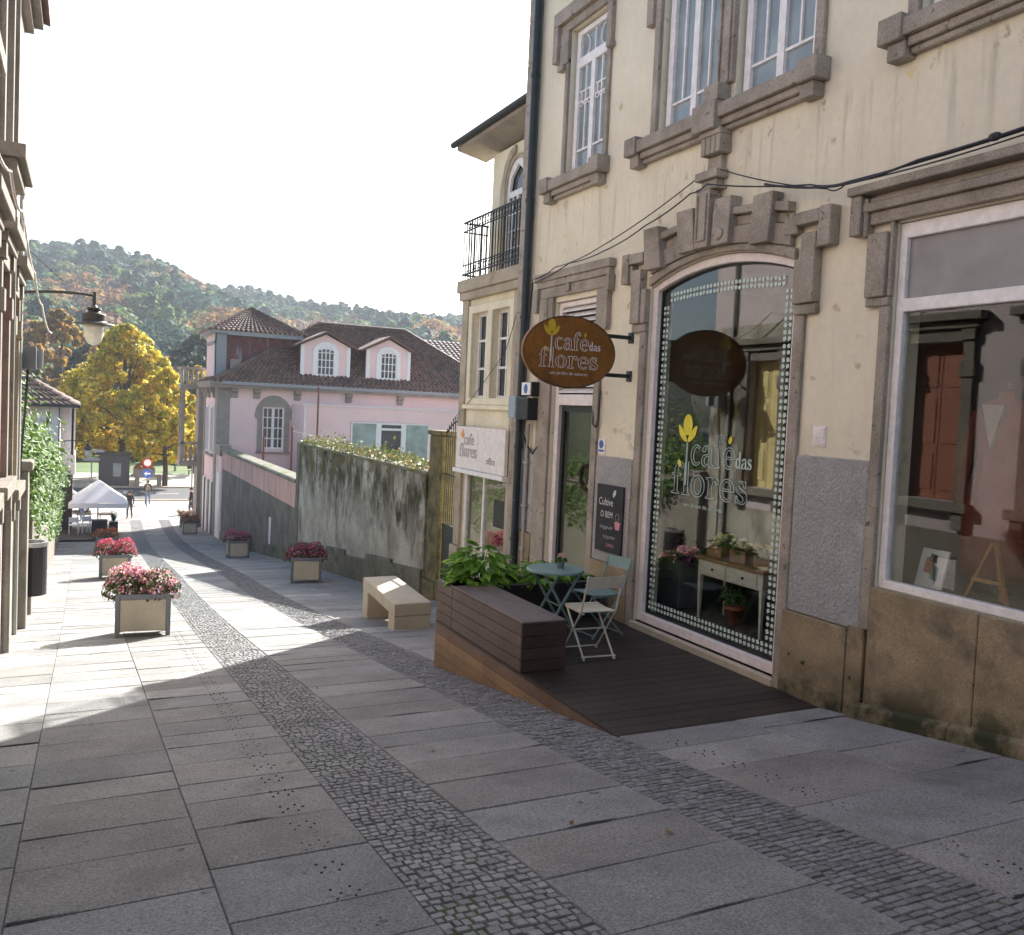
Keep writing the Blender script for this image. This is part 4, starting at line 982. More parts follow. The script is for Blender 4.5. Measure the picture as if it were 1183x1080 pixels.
# balcony rail
rail = MB(); rail.box(OX-.08,OX-.05,11.6,15.30,5.02,5.05); rail.box(OX-.078,OX-.052,11.6,15.30,4.07,4.10); rail.box(OX-.078,OX-.052,11.6,15.30,4.86,4.88); rail.box(OX-.078,OX-.052,11.6,15.3,4.24,4.26)
rail.box(OX-.05,OX+.43,15.27,15.30,5.02,5.05); rail.box(OX-.05,OX+.43,15.272,15.298,4.07,4.10); rail.box(OX-.05,OX+.43,15.272,15.298,4.86,4.88)
rl = rail.build('balcony_railing', M['dark_iron'], off)
y = 11.7; k = 0
while y < 15.27:
    q = MB(); q.cyl((OX-.065,y,3.97),(OX-.065,y,5.02),.010 if k % 4 else .016,None,6); q.build('baluster', M['dark_iron'], rl)
    y += .115; k += 1
for x in (OX+.05,OX+.16,OX+.27,OX+.38): q = MB(); q.cyl((x,15.285,3.97),(x,15.285,5.02),.010,None,6); q.build('baluster', M['dark_iron'], rl)
q = MB(); y = 11.76
while y < 15.2:
    for zc in (4.17,4.95):
        q.tube([(OX-.065,y+.045*math.cos(a),zc+.05*math.sin(a)) for a in [i*PI/5 for i in range(10)]],.007,4,closed=True)
    y += .115
q.build('scrollwork', M['dark_iron'], rl)
q = MB()
q.hexa([(OX+.0,11.46,6.52),(OX+.6,11.46,6.40),(OX+.6,15.95,6.40),(OX+.0,15.95,6.52),(OX-.02,11.46,6.58),(OX+.6,11.46,6.75),(OX+.6,15.95,6.75),(OX-.02,15.95,6.58)])
q.build('soffit', M['mansion_stone'], off)
q = MB(); q.hexa([(OX-.06,11.46,6.59),(14.2,11.46,9.0),(14.2,16.0,9.0),(OX-.06,16.0,6.59),(OX-.06,11.46,6.70),(14.2,11.46,9.12),(14.2,16.0,9.12),(OX-.06,16.0,6.70)]); q.build('roof', M['roof'], off)
q = MB(); q.box(OX+.62,14,15.0,15.2,6.33,6.75); q.prism([(OX+.62,6.75),(14,6.75),(14,8.8)],'y',15.0,15.2); q.build('gable', M['office_plaster'], off)
q = MB(); q.tube([(OX-.07,11.46,6.63),(OX-.07,16.02,6.63)],.06,8); q.build('gutter', M['dark_iron'], off)
# office sign
t = thing('office_sign', 'white rectangular sign reading cafe das flores office above the narrow shop window', 'sign', (OX-.1,14,.50))
q = MB(); q.box(OX-.13,OX-.065,13.0,15.08,.54,1.30); q.build('board', M['sign_white'], t, bevel=.006)
q = MB(); q.box(OX-.17,OX-.05,12.98,15.12,.46,.535); q.build('light_tray', M['white_paint'], t, bevel=.005)
def Po(oy, oz): return lambda u, v: (OX-.132, oy-u, oz+v)
a1 = MB(); a2 = MB(); a3 = MB()
lo, _ = word_loops('flores', .15, .05, 1.1); outline(a1, lo, Po(14.90,.76), .006)
lo, _ = word_loops('cafe', .13, .05, 1.0); outline(a1, [[(u+.2,v+.22) for u,v in lp] for lp in lo], Po(14.90,.76), .005)
for tt in TULIP: a3.poly([Po(14.78,1.08)(u*.17,v*.17) for u,v in tt])
a1.build('outline_lettering', M['grey_text'], t)
font_mesh('das', .06, Po(14.30,.985), a2); a2.build('small_lettering', M['grey_text'], t, fixn=False); a2 = MB(); font_mesh('office', .17, Po(13.72,.69), a2); a2.build('office_lettering', M['dark_text'], t, fixn=False)
a3.build('leaf_emblem', M['orange_text'], t, fixn=False)
q = MB(); q.box(OX-.1325,OX-.130,14.10,14.106,.72,1.2); q.build('divider', M['grey_text'], t)
# ------------------------------------------------------------------ gate, pier, walls on the right side
q = MB(); q.box(6.36,6.95,16.28,17.04,-2.6,-1.90); q.box(6.42,6.9,16.32,16.98,-1.898,1.06); q.box(6.38,6.95,16.26,17.04,1.062,1.16)
q.box(6.36,6.8,15.26,16.277,-2.6,-1.82)
tag(q.build('gate_pier', M['pier'], bevel=.02), 'mossy granite gate pier between the iron gate and the stained wall', 'pier')
t = thing('iron_gate', 'narrow dark iron gate with tall bars between the mossy pier and the narrow house', 'gate', (6.5,15.78,-1.82))
q = MB(); q.box(6.49,6.51,15.30,16.28,-1.78,-.70); q.build('sheet_panel', M['dark_iron'], t)
for i in range(10):
    y = 15.31+i*.105; q = MB(); q.cyl((6.5,y,-.75),(6.5,y,1.15+.32*math.sin(PI*(i/9)*.75+.6)),.011,None,6); q.build('bar', M['dark_iron'], t)
q = MB(); q.box(6.485,6.515,15.28,16.29,-.72,-.67); q.box(6.485,6.515,15.28,16.29,.30,.33); q.tube([(6.5,15.3+.98*i/10,1.05+.32*math.sin(PI*(i/10)*.75+.6)) for i in range(11)],.016,6); q.cyl((6.5,15.29,-1.8),(6.5,15.29,1.55),.03,None,8); q.box(6.48,6.52,15.29,16.28,-1.0,-.97)
q.build('frame', M['dark_iron'], t)
q = MB(); q.tube([(6.5,15.29+.1*math.cos(a)*k/8,1.55+.14*math.sin(a)*k/8) for k,a in [(i,i*.7) for i in range(1,12)]],.012,5); q.tube([(6.5,15.55+.12*math.cos(a)*k/8,1.42+.12*math.sin(a)*k/8) for k,a in [(i,-i*.7) for i in range(1,12)]],.011,5); q.build('scroll', M['rust'], t)
wl = thing('garden_wall', 'tall stained grey concrete garden wall with creeper along its top', 'wall', (6.6,23,gz(23)))
q = MB(); q.box(6.40,6.75,17.045,28.70,-4.3,.22); q.build('wall_face', M['old_wall'], wl)
q = MB()
for i in range(6):
    y0 = 17.05+i*1.94; y1 = y0+1.936; zt = gz(y0+.3)+(.75 if i % 2 else .62); q.hexa([(6.34,y0,-4.4),(6.399,y0,-4.4),(6.399,y1,-4.4),(6.34,y1,-4.4),(6.34,y0,zt-.02),(6.399,y0,zt),(6.399,y1,zt-.20),(6.34,y1,zt-.22)])
q.build('footing', M['old_base'], wl)
q = MB(); q.box(6.37,6.8,17.045,28.70,.221,.30); q.build('coping', M['mossy_cap'], wl, bevel=.02)
q = MB(); q.box(6.37,6.8,28.71,29.12,-4.3,.30); q.build('end_pier', M['old_base'], wl, bevel=.02)
q = MB(); r = random.Random(31)
for k in range(3): pass
for i in range(2600):
    y = r.uniform(17.1,28.8); rag = .5+.5*math.sin(y*1.3)+.3*math.sin(y*3.7); x = 6.38+r.uniform(-.06,.75)
    if r.random() < .16 and rag > .7 and y > 24: x, z = 6.38-r.uniform(0,.06), .3-r.expovariate(1)*.22
    else: z = .30+abs(r.gauss(0,.13))*(.5+.6*max(0,rag))*(1.25 if y > 25 else 1)
    s_ = r.uniform(.03,.075); n_ = Vector((r.uniform(-1,.3),r.uniform(-.7,.3),r.uniform(.1,1))).normalized(); e = n_.orthogonal().normalized(); f = n_.cross(e); p_ = Vector((x,y,z))
    q.add([p_-e*s_,p_-f*s_*.5,p_+e*s_,p_+f*s_*.5],[(0,1,2,3)],r.choice([(.10,.13,.03),(.16,.18,.05),(.20,.19,.07),(.07,.10,.03),(.22,.16,.07)]))
cr = q.build('wall_creeper', M['leaf'], fixn=False); tag(cr, 'straggling yellow green creeper growing along the top of the stained garden wall', 'creeper')
pk = thing('pink_garden_wall', 'long pink topped garden wall streaked black below, sloping beside the lower street', 'wall', (6.6,37,gz(37)))
q = MB(); q.box(6.40,6.7,29.125,46.2,-1.90,-1.06); q.build('pink_band', M['pink_wall'], pk)
q = MB(); q.box(6.42,6.7,29.125,46.2,-6.0,-1.902); q.build('streaked_face', M['dark_streak'], pk)
q = MB()
for i in range(5):
    y0 = 29.13+i*3.4; q.hexa([(6.36,y0,-6.4),(6.419,y0,-6.4),(6.419,y0+3.39,-6.4),(6.36,y0+3.39,-6.4),(6.36,y0,gz(y0)+.42),(6.419,y0,gz(y0)+.45),(6.419,y0+3.39,gz(y0+3.4)+.45),(6.36,y0+3.39,gz(y0+3.4)+.42)])
q.build('footing', M['old_base'], pk)
q = MB(); q.hexa([(6.3,29.125,-1.055),(6.85,29.125,-1.055),(6.85,46.4,-1.055),(6.3,46.4,-1.055),(6.36,29.125,-.93),(6.8,29.125,-.86),(6.8,46.4,-.86),(6.36,46.4,-.93)]); q.build('coping', M['mossy_cap'], pk, bevel=.03)
q = MB(); q.box(6.405,6.419,33.3,33.65,-3.75,-2.75); q.build('white_patch', M['white_render'], pk)
# ------------------------------------------------------------------ deck terrace
DZ = -.73
t = thing('deck_platform', 'dark timber deck terrace levelled over the sloping paving in front of the cafe', 'deck', (4.6,7.2,gz(7.2)))
q = MB(); r = random.Random(12); n_ = 26; wd_ = (9.02-5.345)/n_
for i in range(n_):
    y0 = 5.345+i*wd_; k = r.uniform(.8,1.2); q.box(3.592,5.60,y0+.002,y0+wd_-.002,DZ-.022,DZ+r.uniform(-.001,.001),(k,k*.98,k*.96))
q.build('deck_boards', M['deck_wood'], t, bevel=.003)
q = MB(); k = 0; z1 = DZ-.024
while z1 > -1.34:
    z0 = z1-.112; kk = r.uniform(.85,1.15); c = (.215*kk,.135*kk,.072*kk) if k else (.13*kk,.082*kk,.055*kk)
    # board clipped by the slope of the street
    pts = []
    def yz(z): return -z/.13786
    ya, yb = yz(z1), yz(z0+.004)
    if ya < 9.02:
        pts = [(max(ya,5.36),z1),(9.02,z1),(9.02,max(z0+.004,gz(9.02)))]
        if yb < 9.02: pts.append((yb,z0+.004))
        q.prism(pts,'x',3.566,3.590,c)
    z1 = z0; k += 1
q.build('side_boards', M['planter_wood'], t)
q = MB(); q.box(3.566,5.60,5.325,5.343,DZ-.03,DZ-.001,(.8,.8,.8)); q.box(3.566,3.5905,5.344,9.02,DZ-.022,DZ+.001,(1.1,1.05,1.0)); q.build('edge_board', M['deck_wood'], t)
t = thing('bench_planter', 'long brown timber bench planter on the street edge of the deck', 'planter', (3.8,8,DZ))
def boards(mb, plane, a0, a1, b, z0, z1, n, th, tint):
    h = (z1-z0)/n
    for i in range(n):
        k = R.uniform(.82,1.18); c = tuple(x*k for x in tint)
        if plane == 'x': mb.box(b, b+th, a0, a1, z0+i*h+.003, z0+(i+1)*h-.003, c)
        else: mb.box(a0, a1, b, b+th, z0+i*h+.003, z0+(i+1)*h-.003, c)
BT = -.29
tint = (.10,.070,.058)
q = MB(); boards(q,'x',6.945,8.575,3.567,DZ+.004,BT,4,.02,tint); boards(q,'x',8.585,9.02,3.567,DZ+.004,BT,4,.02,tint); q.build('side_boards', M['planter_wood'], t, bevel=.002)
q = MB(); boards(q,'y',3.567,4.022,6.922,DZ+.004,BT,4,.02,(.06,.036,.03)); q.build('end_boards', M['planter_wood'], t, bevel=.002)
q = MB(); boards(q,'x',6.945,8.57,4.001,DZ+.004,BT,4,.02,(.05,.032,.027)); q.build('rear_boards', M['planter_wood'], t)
q = MB()
for i in range(4):
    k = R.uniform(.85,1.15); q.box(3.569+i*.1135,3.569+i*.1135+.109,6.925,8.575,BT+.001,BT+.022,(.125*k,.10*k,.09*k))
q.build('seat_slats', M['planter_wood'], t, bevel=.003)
q = MB(); q.box(3.59,4.0,6.945,8.57,DZ+.004,BT-.01); q.build('core', M['black'], t)
q = MB(); q.plate([(3.59,8.60),(5.42,8.60),(5.42,9.02),(3.59,9.02)],[[(3.61,8.62),(5.40,8.62),(5.40,9.0),(3.61,9.0)]],'z',DZ+.004,BT-.01); q.box(3.61,5.40,8.62,9.0,DZ+.01,BT-.07)
q.build('plant_trough', M['black'], t)
q = MB(); q.plate([(3.585,8.585),(5.43,8.585),(5.43,9.03),(3.585,9.03)],[[(3.612,8.612),(5.403,8.612),(5.403,9.003),(3.612,9.003)]],'z',BT-.009,BT+.006); q.build('metal_rim', M['steel_grey'], t)
def big_leaves(mb, c, rx, ry, h, n, seed, size=.12, cols=((.16,.34,.04),(.24,.46,.06),(.10,.22,.03),(.32,.52,.10))):
    r = random.Random(seed)
    for i in range(n):
        a = r.uniform(0,2*PI); k = math.sqrt(r.uniform(0,1)); zz = h*(1-k*k*.55)*r.uniform(.25,1.05)
        p_ = Vector((c[0]+rx*k*math.cos(a), c[1]+ry*k*math.sin(a), c[2]+zz))
        d = Vector((math.cos(a)*(.5+k),math.sin(a)*(.5+k),r.uniform(-.7,.35))).normalized(); s_ = size*r.uniform(.6,1.25)
        sd = d.cross(Vector((0,0,1))).normalized(); up = sd.cross(d).normalized(); tw = r.uniform(-.5,.5); sd = (sd*math.cos(tw)+up*math.sin(tw)); up = sd.cross(d)
        col = r.choice(cols); f_ = r.uniform(.8,1.2); col = tuple(x*f_ for x in col)
        st = [(0,0),(.12,.20),(.35,.36),(.6,.32),(.85,.14),(1.05,0)]
        mid = [p_+d*s_*u+up*(-.22*s_*u*u) for u,_ in st]
        L = [m_+sd*s_*w_+up*s_*.08*(1 if w_ else 0) for m_,(u,w_) in zip(mid,st)]; Rr = [m_-sd*s_*w_+up*s_*.08*(1 if w_ else 0) for m_,(u,w_) in zip(mid,st)]
        for j in range(5):
            if j == 0: mb.add([mid[0],L[1],mid[1]],[(0,1,2)],col); mb.add([mid[0],mid[1],Rr[1]],[(0,1,2)],col)
            elif j == 4: mb.add([mid[4],L[4],mid[5]],[(0,1,2)],col); mb.add([mid[4],mid[5],Rr[4]],[(0,1,2)],col)
            else: mb.add([mid[j],L[j],L[j+1],mid[j+1]],[(0,1,2,3)],col); mb.add([mid[j],mid[j+1],Rr[j+1],Rr[j]],[(0,1,2,3)],col)
for (c, rx, ry, h, n, sd, lab, sz) in (((3.98,8.82,BT-.06),.33,.27,.50,270,1,'large leafy hydrangea plant in the street corner of the timber planter',.135),((4.72,8.8,BT-.06),.38,.24,.28,170,2,'low leafy plant in the trough behind the bistro table',.12),((5.22,8.8,BT-.06),.22,.2,.14,70,3,'small sparse seedling at the wall end of the trough',.08)):
    t = thing('hydrangea_plant', lab, 'plant', (c[0],c[1],BT-.07))
    q = MB(); big_leaves(q,c,rx,ry,h,n,sd,sz); q.build('foliage', M['leaf'], t, fixn=False)
    q = MB(); r = random.Random(sd)
    for i in range(9):
        a = r.uniform(0,6.28); k = r.uniform(.2,.8); q.tube([(c[0],c[1],c[2]),(c[0]+rx*k*.5*math.cos(a),c[1]+ry*k*.5*math.sin(a),c[2]+h*.45),(c[0]+rx*k*math.cos(a),c[1]+ry*k*math.sin(a),c[2]+h*.8)],[.008,.006,.003],5)
    q.build('stems', M['bark'], t)
# bistro table
t = thing('bistro_table', 'round teal folding bistro table on the deck', 'table', (4.42,7.9,DZ))
q = MB(); q.lathe([(0,.725),(.285,.725),(.298,.718),(.30,.735),(.29,.745),(0,.746)],(4.42,7.9,DZ),40,cap=False); q.build('tabletop', M['teal_metal'], t, smooth=False)
for s_ in (-1,1):
    q = MB(); q.bar((4.42-.24,7.9+s_*.17,DZ+.003),(4.42+.2,7.9+s_*.17,DZ+.72),.012,.026); q.bar((4.42-.24,7.9-s_*.0+s_*.17,DZ+.002),(4.42-.26,7.9+s_*.17,DZ+.012),.02,.02); q.build('leg', M['teal_metal'], t)
    q = MB(); q.bar((4.42+.24,7.9+s_*.14,DZ+.003),(4.42-.2,7.9+s_*.14,DZ+.72),.012,.026); q.build('leg', M['teal_metal'], t)
for x in (-.24,.24):
    q = MB(); q.bar((4.42+x,7.9-.17,DZ+.10),(4.42+x,7.9+.17,DZ+.10),.012,.018); q.bar((4.42+x*.02,7.9-.17,DZ+.375),(4.42+x*.02,7.9+.17,DZ+.375),.01,.014) if x > 0 else None; q.build('stretcher', M['teal_metal'], t)
t = thing('flower_pot', 'small teal pot with pale pink flowers on the bistro table', 'flower pot', (4.47,7.88,.018))
q = MB(); q.lathe([(.032,0),(.042,.075),(.045,.08),(.038,.08),(.036,.06)],(4.47,7.88,DZ+.747),16); q.build('pot', M['teal_metal'], t, smooth=True)
q = MB(); flowers(q,(4.47,7.88,DZ+.82),.06,.06,.045,60,.03,GREEN,71); flowers(q,(4.47,7.88,DZ+.86),.035,.035,.04,40,.025,[(.75,.6,.5),(.78,.45,.45)],72); q.build('blossom', M['flower'], t)
# chairs (built facing +y at the origin)
def make_chair(name, label, mat, loc, rz):
    t = thing(name, label, 'chair', loc, rz)
    Wc = .185
    q = MB()
    for i in range(6):
        y = -.16+i*.067; q.box(-.18,.18,y,y+.048,.447-.006*math.cos((i-2.5)*.9),.460-.006*math.cos((i-2.5)*.9))
    q.build('seat', mat, t, local=True, bevel=.003)
    for s_ in (-1,1):
        q = MB(); q.box(s_*.165-.008,s_*.165+.008,-.165,.24,.43,.444); q.build('seat_rail', mat, t, local=True)
    q = MB(); n_ = 8
    for i in range(n_):
        a0 = -1+2*i/n_; a1 = -1+2*(i+1)/n_
        f_ = lambda a: (a*.192, -.235-.02*(1-a*a))
        p0, p1 = f_(a0), f_(a1)
        q.hexa([(p0[0],p0[1],.70),(p1[0],p1[1],.70),(p1[0],p1[1]+.007,.70),(p0[0],p0[1]+.007,.70),(p0[0],p0[1]-.03,.815),(p1[0],p1[1]-.03,.815),(p1[0],p1[1]-.023,.815),(p0[0],p0[1]-.023,.815)])
    q.build('backrest', mat, t, local=True)
    for s_ in (-1,1):
        q = MB(); q.tube([(s_*Wc,-.265,.82),(s_*Wc,-.15,.46),(s_*Wc,.21,.012)],.010,7); q.cyl((s_*Wc,.21,0),(s_*Wc,.21,.03),.014,None,8); q.build('leg', mat, t, local=True)
        q = MB(); q.tube([(s_*(Wc-.022),.22,.44),(s_*(Wc-.022),-.20,.012)],.010,7); q.cyl((s_*(Wc-.022),-.20,0),(s_*(Wc-.022),-.20,.03),.014,None,8); q.build('leg', mat, t, local=True)
    for (y, z) in ((-.185,.03),(.195,.03),(.02,.25)):
        q = MB(); q.cyl((-Wc,y,z),(Wc,y,z),.008,None,6); q.build('stretcher', mat, t, local=True)
    return t
make_chair('bistro_chair', 'cream slatted folding bistro chair with its back to the street on the deck', M['cream_metal'], (4.51,7.30,DZ), rad(-4))
make_chair('bistro_chair', 'teal slatted folding bistro chair between the round table and the chalkboard wall', M['teal_metal'], (5.02,7.98,DZ), rad(97))
# ------------------------------------------------------------------ street planters
def make_planter(label, loc, rz, cols, seed, group='flower planters lining the street', nfl=900, lobes=((-.2,0),(.2,.02)), mats=None):
    t = thing('street_planter', label, 'planter', loc, rz, group)
    s = .37; h = .62
    q = MB()
    for a in (-1,1):
        for b in (-1,1): q.box(a*s-(.065 if a > 0 else 0),a*s+(.065 if a < 0 else 0),b*s-(.065 if b > 0 else 0),b*s+(.065 if b < 0 else 0),-.12,h)
    for b in (-1,1):
        y0, y1 = sorted((b*s, b*(s-.05))); q.box(-s+.066,s-.066,y0,y1,h-.075,h); 
        q.box(y0,y1,-s+.066,s-.066,h-.075,h)
    q.build('steel_frame', M['steel_grey'], t, local=True, bevel=.006)
    for b in (-1,1):
        y0, y1 = sorted((b*(s-.012), b*(s-.05)))
        q = MB(); q.box(-s+.067,s-.067,y0,y1,.09,h-.077); q.build('granite_panel', M['granite_light'], t, local=True)
        q = MB(); q.box(y0,y1,-s+.067,s-.067,.09,h-.077); q.build('granite_panel', M['granite_light'], t, local=True)
    q = MB(); q.box(-s+.052,s-.052,-s+.052,s-.052,.08,h-.06); q.build('soil', M['earth'], t, local=True)
    q = MB()
    for i, (lx, ly) in enumerate(lobes):
        flowers(q,(lx,ly,h-.05),.32,.35,.37,int(nfl*.55),.065,[(.06,.10,.025),(.10,.05,.04),(.05,.09,.02),(.08,.12,.03)],seed*7+i)
        rz_ = .38*(.85+.3*((seed*3+i*5)%4)/3); flowers(q,(lx,ly,h-.02),.275,.31,rz_,nfl,.042,cols,seed*13+i,clump=30); flowers(q,(lx*1.1,ly,h-.06),.33,.36,rz_*.9,nfl//5,.04,cols,seed*17+i)
    q.build('begonias', M['flower'], t, local=True, fixn=False)
    return t
PINK = [(.82,.46,.54),(.87,.62,.66),(.74,.28,.40),(.90,.78,.76),(.62,.18,.24),(.78,.50,.28),(.44,.10,.16),(.86,.56,.63)]
PRED = [(.70,.10,.22),(.78,.22,.38),(.60,.05,.10),(.75,.16,.10),(.45,.04,.10)]
ORNG = [(.70,.16,.06),(.75,.28,.14),(.60,.10,.06),(.72,.38,.22)]
MAG = [(.50,.05,.17),(.62,.14,.30),(.38,.03,.12),(.68,.30,.42),(.22,.02,.08)]
DRED = [(.22,.03,.05),(.30,.05,.07),(.14,.02,.04),(.35,.10,.10)]
CORAL = [(.68,.22,.16),(.75,.36,.28),(.58,.14,.10)]
make_planter('street planter of pale pink and white begonias beside the wide cobble band', (.88,13.9,gz(13.6)), rad(-5), PINK, 1, lobes=((-.24,.02),(.17,-.02)))
make_planter('street planter of bright red and pink begonias below the ivy wall', (.86,25.2,gz(24.9)), rad(0), PRED, 2, nfl=600)
make_planter('street planter of orange begonias standing before the parasol terrace', (.98,39.4,gz(39.2)), rad(0), ORNG, 3, nfl=400)
make_planter('street planter of magenta begonias in front of the stained garden wall', (5.12,21.9,gz(21.6)), rad(-12), MAG, 4, nfl=700)
make_planter('street planter of magenta begonias beside the black streaked wall', (5.2,33.0,gz(32.8)), rad(-2), MAG, 5, nfl=450)
make_planter('street planter of dark red begonias in front of the pink mansion', (5.35,50.1,gz(50)-.0), rad(-2), DRED, 6, nfl=350)
make_planter('street planter of coral begonias at the plaza corner of the mansion', (5.6,53.9,gz(54)), rad(-2), CORAL, 7, nfl=350)
# granite benches
def bench(label, c4, ztop, zb, grp):
    (ax,ay),(bx,by),(cx_,cy_),(dx,dy) = c4
    t = thing('granite_bench', label, 'bench', ((ax+cx_)/2,(ay+cy_)/2,zb), 0, grp)
    q = MB(); q.hexa([(x,y,ztop-.19) for x,y in c4]+[(x,y,ztop) for x,y in c4]); q.build('seat_slab', M['granite_light'], t, bevel=.012)
    def lp(u0,u1):
        f = lambda u,v: (ax+(dx-ax)*u+(bx-ax)*v, ay+(dy-ay)*u+(by-ay)*v)
        pts = [f(u0,.01),f(u0,.99),f(u1,.99),f(u1,.01)]
        q = MB(); q.hexa([(x,y,zb-.45) for x,y in pts]+[(x,y,ztop-.192) for x,y in pts]); q.build('leg', M['granite_light'], t, bevel=.01)
    lp(.004,.17); lp(.83,.996)
bench('long beige granite bench beside the timber planter', [(4.20,12.30),(4.79,12.31),(4.93,14.42),(4.34,14.40)], -1.31, gz(13.4), 'granite benches')
bench('smaller beige granite bench far down by the black streaked wall', [(5.55,36.6),(6.1,36.6),(6.16,38.6),(5.61,38.6)], gz(36.6)+.42, gz(37.6), 'granite benches')
# ------------------------------------------------------------------ pink mansion
MY = 48.5
man = thing('pink_mansion', 'large pink mansion with tiled roof, two dormers and a corner tower', 'building', (14,54,-6))
def win_fill(parent, x0, x1, z0, z1, y, cols, rows, pane='pane_dark', arch=False, frame='white_paint', fw=.09):
    xs = [x0+(x1-x0)*i/cols for i in range(cols+1)]; zs = [z0+(z1-z0)*i/rows for i in range(rows+1)]
    hs = []
    for i in range(cols):
        for j in range(rows):
            a = fw if i == 0 else (fw*.8 if cols % 2 == 0 and i == cols//2 else .025); b = fw if i == cols-1 else (fw*.8 if cols % 2 == 0 and i == cols//2-1 else .025)
            c = fw if j == 0 else .025; d = fw if j == rows-1 else .025
            hs.append([(xs[i]+a,zs[j]+c),(xs[i+1]-b,zs[j]+c),(xs[i+1]-b,zs[j+1]-d),(xs[i]+a,zs[j+1]-d)])
    ol = [(x0,z0),(x1,z0),(x1,z1),(x0,z1)]
    if arch:
        m_ = (x0+x1)/2; r_ = (x1-x0)/2
        top = [(m_+r_*math.cos(a),z1+.55*r_*math.sin(a)) for a in [PI*i/10 for i in range(0,11)]]
        ol = [(x0,z0),(x1,z0)]+top
        hs.append([(m_+(r_-fw)*math.cos(a),z1+.03+(.55*r_-fw*.8)*math.sin(a)) for a in [PI*i/10 for i in range(0,11)]])
    q = MB(); q.plate(ol, hs, 'y', y, y+.06); o = q.build('window', M[frame], parent)
    q = MB(); q.plate([(u,v) for u,v in ol], [], 'y', y+.065, y+.075); q.build('pane', M[pane], o)
    return o
w = MB(); w.plate([(6.4,-6.3),(23,-6.3),(23,2.2),(6.4,2.2)], [[(8.72,-1.0),(9.88,-1.0),(9.88,1.27),(8.72,1.27)]],'y',MY,MY+.4)
w.box(6.41,6.8,MY+.41,54,-2.3,2.2); w.box(6.42,6.8,MY+.41,54,-6.3,-2.301); w.box(22.6,23,MY+.41,54,-6.3,2.2); w.box(6.81,22.6,53.6,54,-6.3,2.2)
w.build('wall', M['mansion_pink'], man)
q = MB(); q.box(6.36,7.02,MY-.04,MY-.001,-6.3,2.2); q.box(6.355,6.409,MY,MY+.75,-6.3,2.2); q.box(6.36,6.409,53.5,54.05,-6.3,2.2); q.box(6.37,6.419,MY+.76,53.49,-6.3,-5.2)
q.build('corner_stone', M['mansion_stone'], man)
for x in (7.05,8.2,10.35,13.2,16.2):
    q = MB(); q.prism([(MY-.30,2.19),(MY-.002,2.19),(MY-.002,1.68),(MY-.12,1.72),(MY-.16,1.95),(MY-.30,2.02)],'x',x,x+.34); q.build('bracket', M['mansion_stone'], man)
for y in (49.4,51.4,53.0):
    q = MB(); q.prism([(6.12,2.19),(6.40,2.19),(6.40,1.6),(6.28,1.65),(6.24,1.9),(6.12,2.0)],'y',y,y+.34); q.build('bracket', M['mansion_stone'], man)
q = MB(); q.box(6.0,23.4,MY-.42,MY+.3,2.20,2.34); q.box(6.0,6.6,MY+.301,54.3,2.20,2.34); q.box(5.95,23.4,MY-.48,MY+.3,2.341,2.50); q.box(5.95,6.6,MY+.301,54.3,2.341,2.50); q.build('cornice', M['mansion_stone'], man)
q = MB(); q.box(6.5,23.4,MY-.60,MY-.482,2.36,2.53); q.build('gutter', M['gutter'], man)
wo = win_fill(man, 8.72, 9.88, -1.0, 1.27, MY+.12, 4, 4)
q = MB(); arc = [(9.3+1.0*math.cos(a),.75+1.15*math.sin(a)) for a in [PI*i/16 for i in range(17)]]
q.plate([(8.45,-1.15),(8.718,-1.15),(8.718,1.272),(9.882,1.272),(9.882,-1.15),(10.15,-1.15),(10.15,.55)]+arc+[(8.45,.55)],[],'y',MY-.05,MY-.002); q.box(8.4,10.2,MY-.15,MY+.1,-1.25,-1.152)
q.build('surround', M['mansion_stone'], wo)
# street face windows and doors
for y in (49.9,51.9):
    q = MB(); q.plate([(y,-1.4),(y+1.1,-1.4),(y+1.1,1.2),(y,1.2)],[[(y+.1,-1.3),(y+.5,-1.3),(y+.5,1.1),(y+.1,1.1)],[(y+.6,-1.3),(y+1.0,-1.3),(y+1.0,1.1),(y+.6,1.1)]],'x',6.36,6.409); o = q.build('window', M['white_paint'], man)
    q = MB(); q.box(6.40,6.408,y+.1,y+1,-1.3,1.1); q.build('pane', M['pane_dark'], o)
    q = MB(); q.box(6.28,6.409,y-.15,y+1.25,-1.55,-1.41); q.build('sill', M['mansion_stone'], o)
for y in (49.5,51.15,52.5):
    q = MB(); q.prism([(y,-6.1),(y+1.05,-6.1),(y+1.05,-3.2)]+[(y+.525+.525*math.cos(a),-3.2+.4*math.sin(a)) for a in [PI*i/8 for i in range(1,8)]]+[(y,-3.2)],'x',6.35,6.418); o = q.build('door', M['white_paint'], man)
    q = MB(); q.box(6.30,6.418,y-.3,y-.003,-6.1,-2.9); q.box(6.30,6.418,y+1.053,y+1.35,-6.1,-2.9); q.build('surround', M['mansion_stone'], o)
# small arched gateway between wall and mansion
q = MB(); q.box(6.43,6.8,46.45,MY-.05,-6.2,-1.3); q.box(6.40,6.429,46.45,46.75,-6.2,-1.3); q.box(6.40,6.429,48.1,MY-.05,-6.2,-1.3); q.build('gateway_wall', M['mansion_pink'], man)
q = MB(); q.prism([(46.8,-5.9),(48.05,-5.9),(48.05,-2.7)]+[(47.425+.625*math.cos(a),-2.7+.55*math.sin(a)) for a in [PI*i/8 for i in range(1,8)]]+[(46.8,-2.7)],'x',6.37,6.429); q.build('door', M['white_paint'], man)
q = MB(); q.box(6.3,6.85,46.41,MY-.05,-1.299,-.75); q.build('gateway_coping', M['mansion_stone'], man)
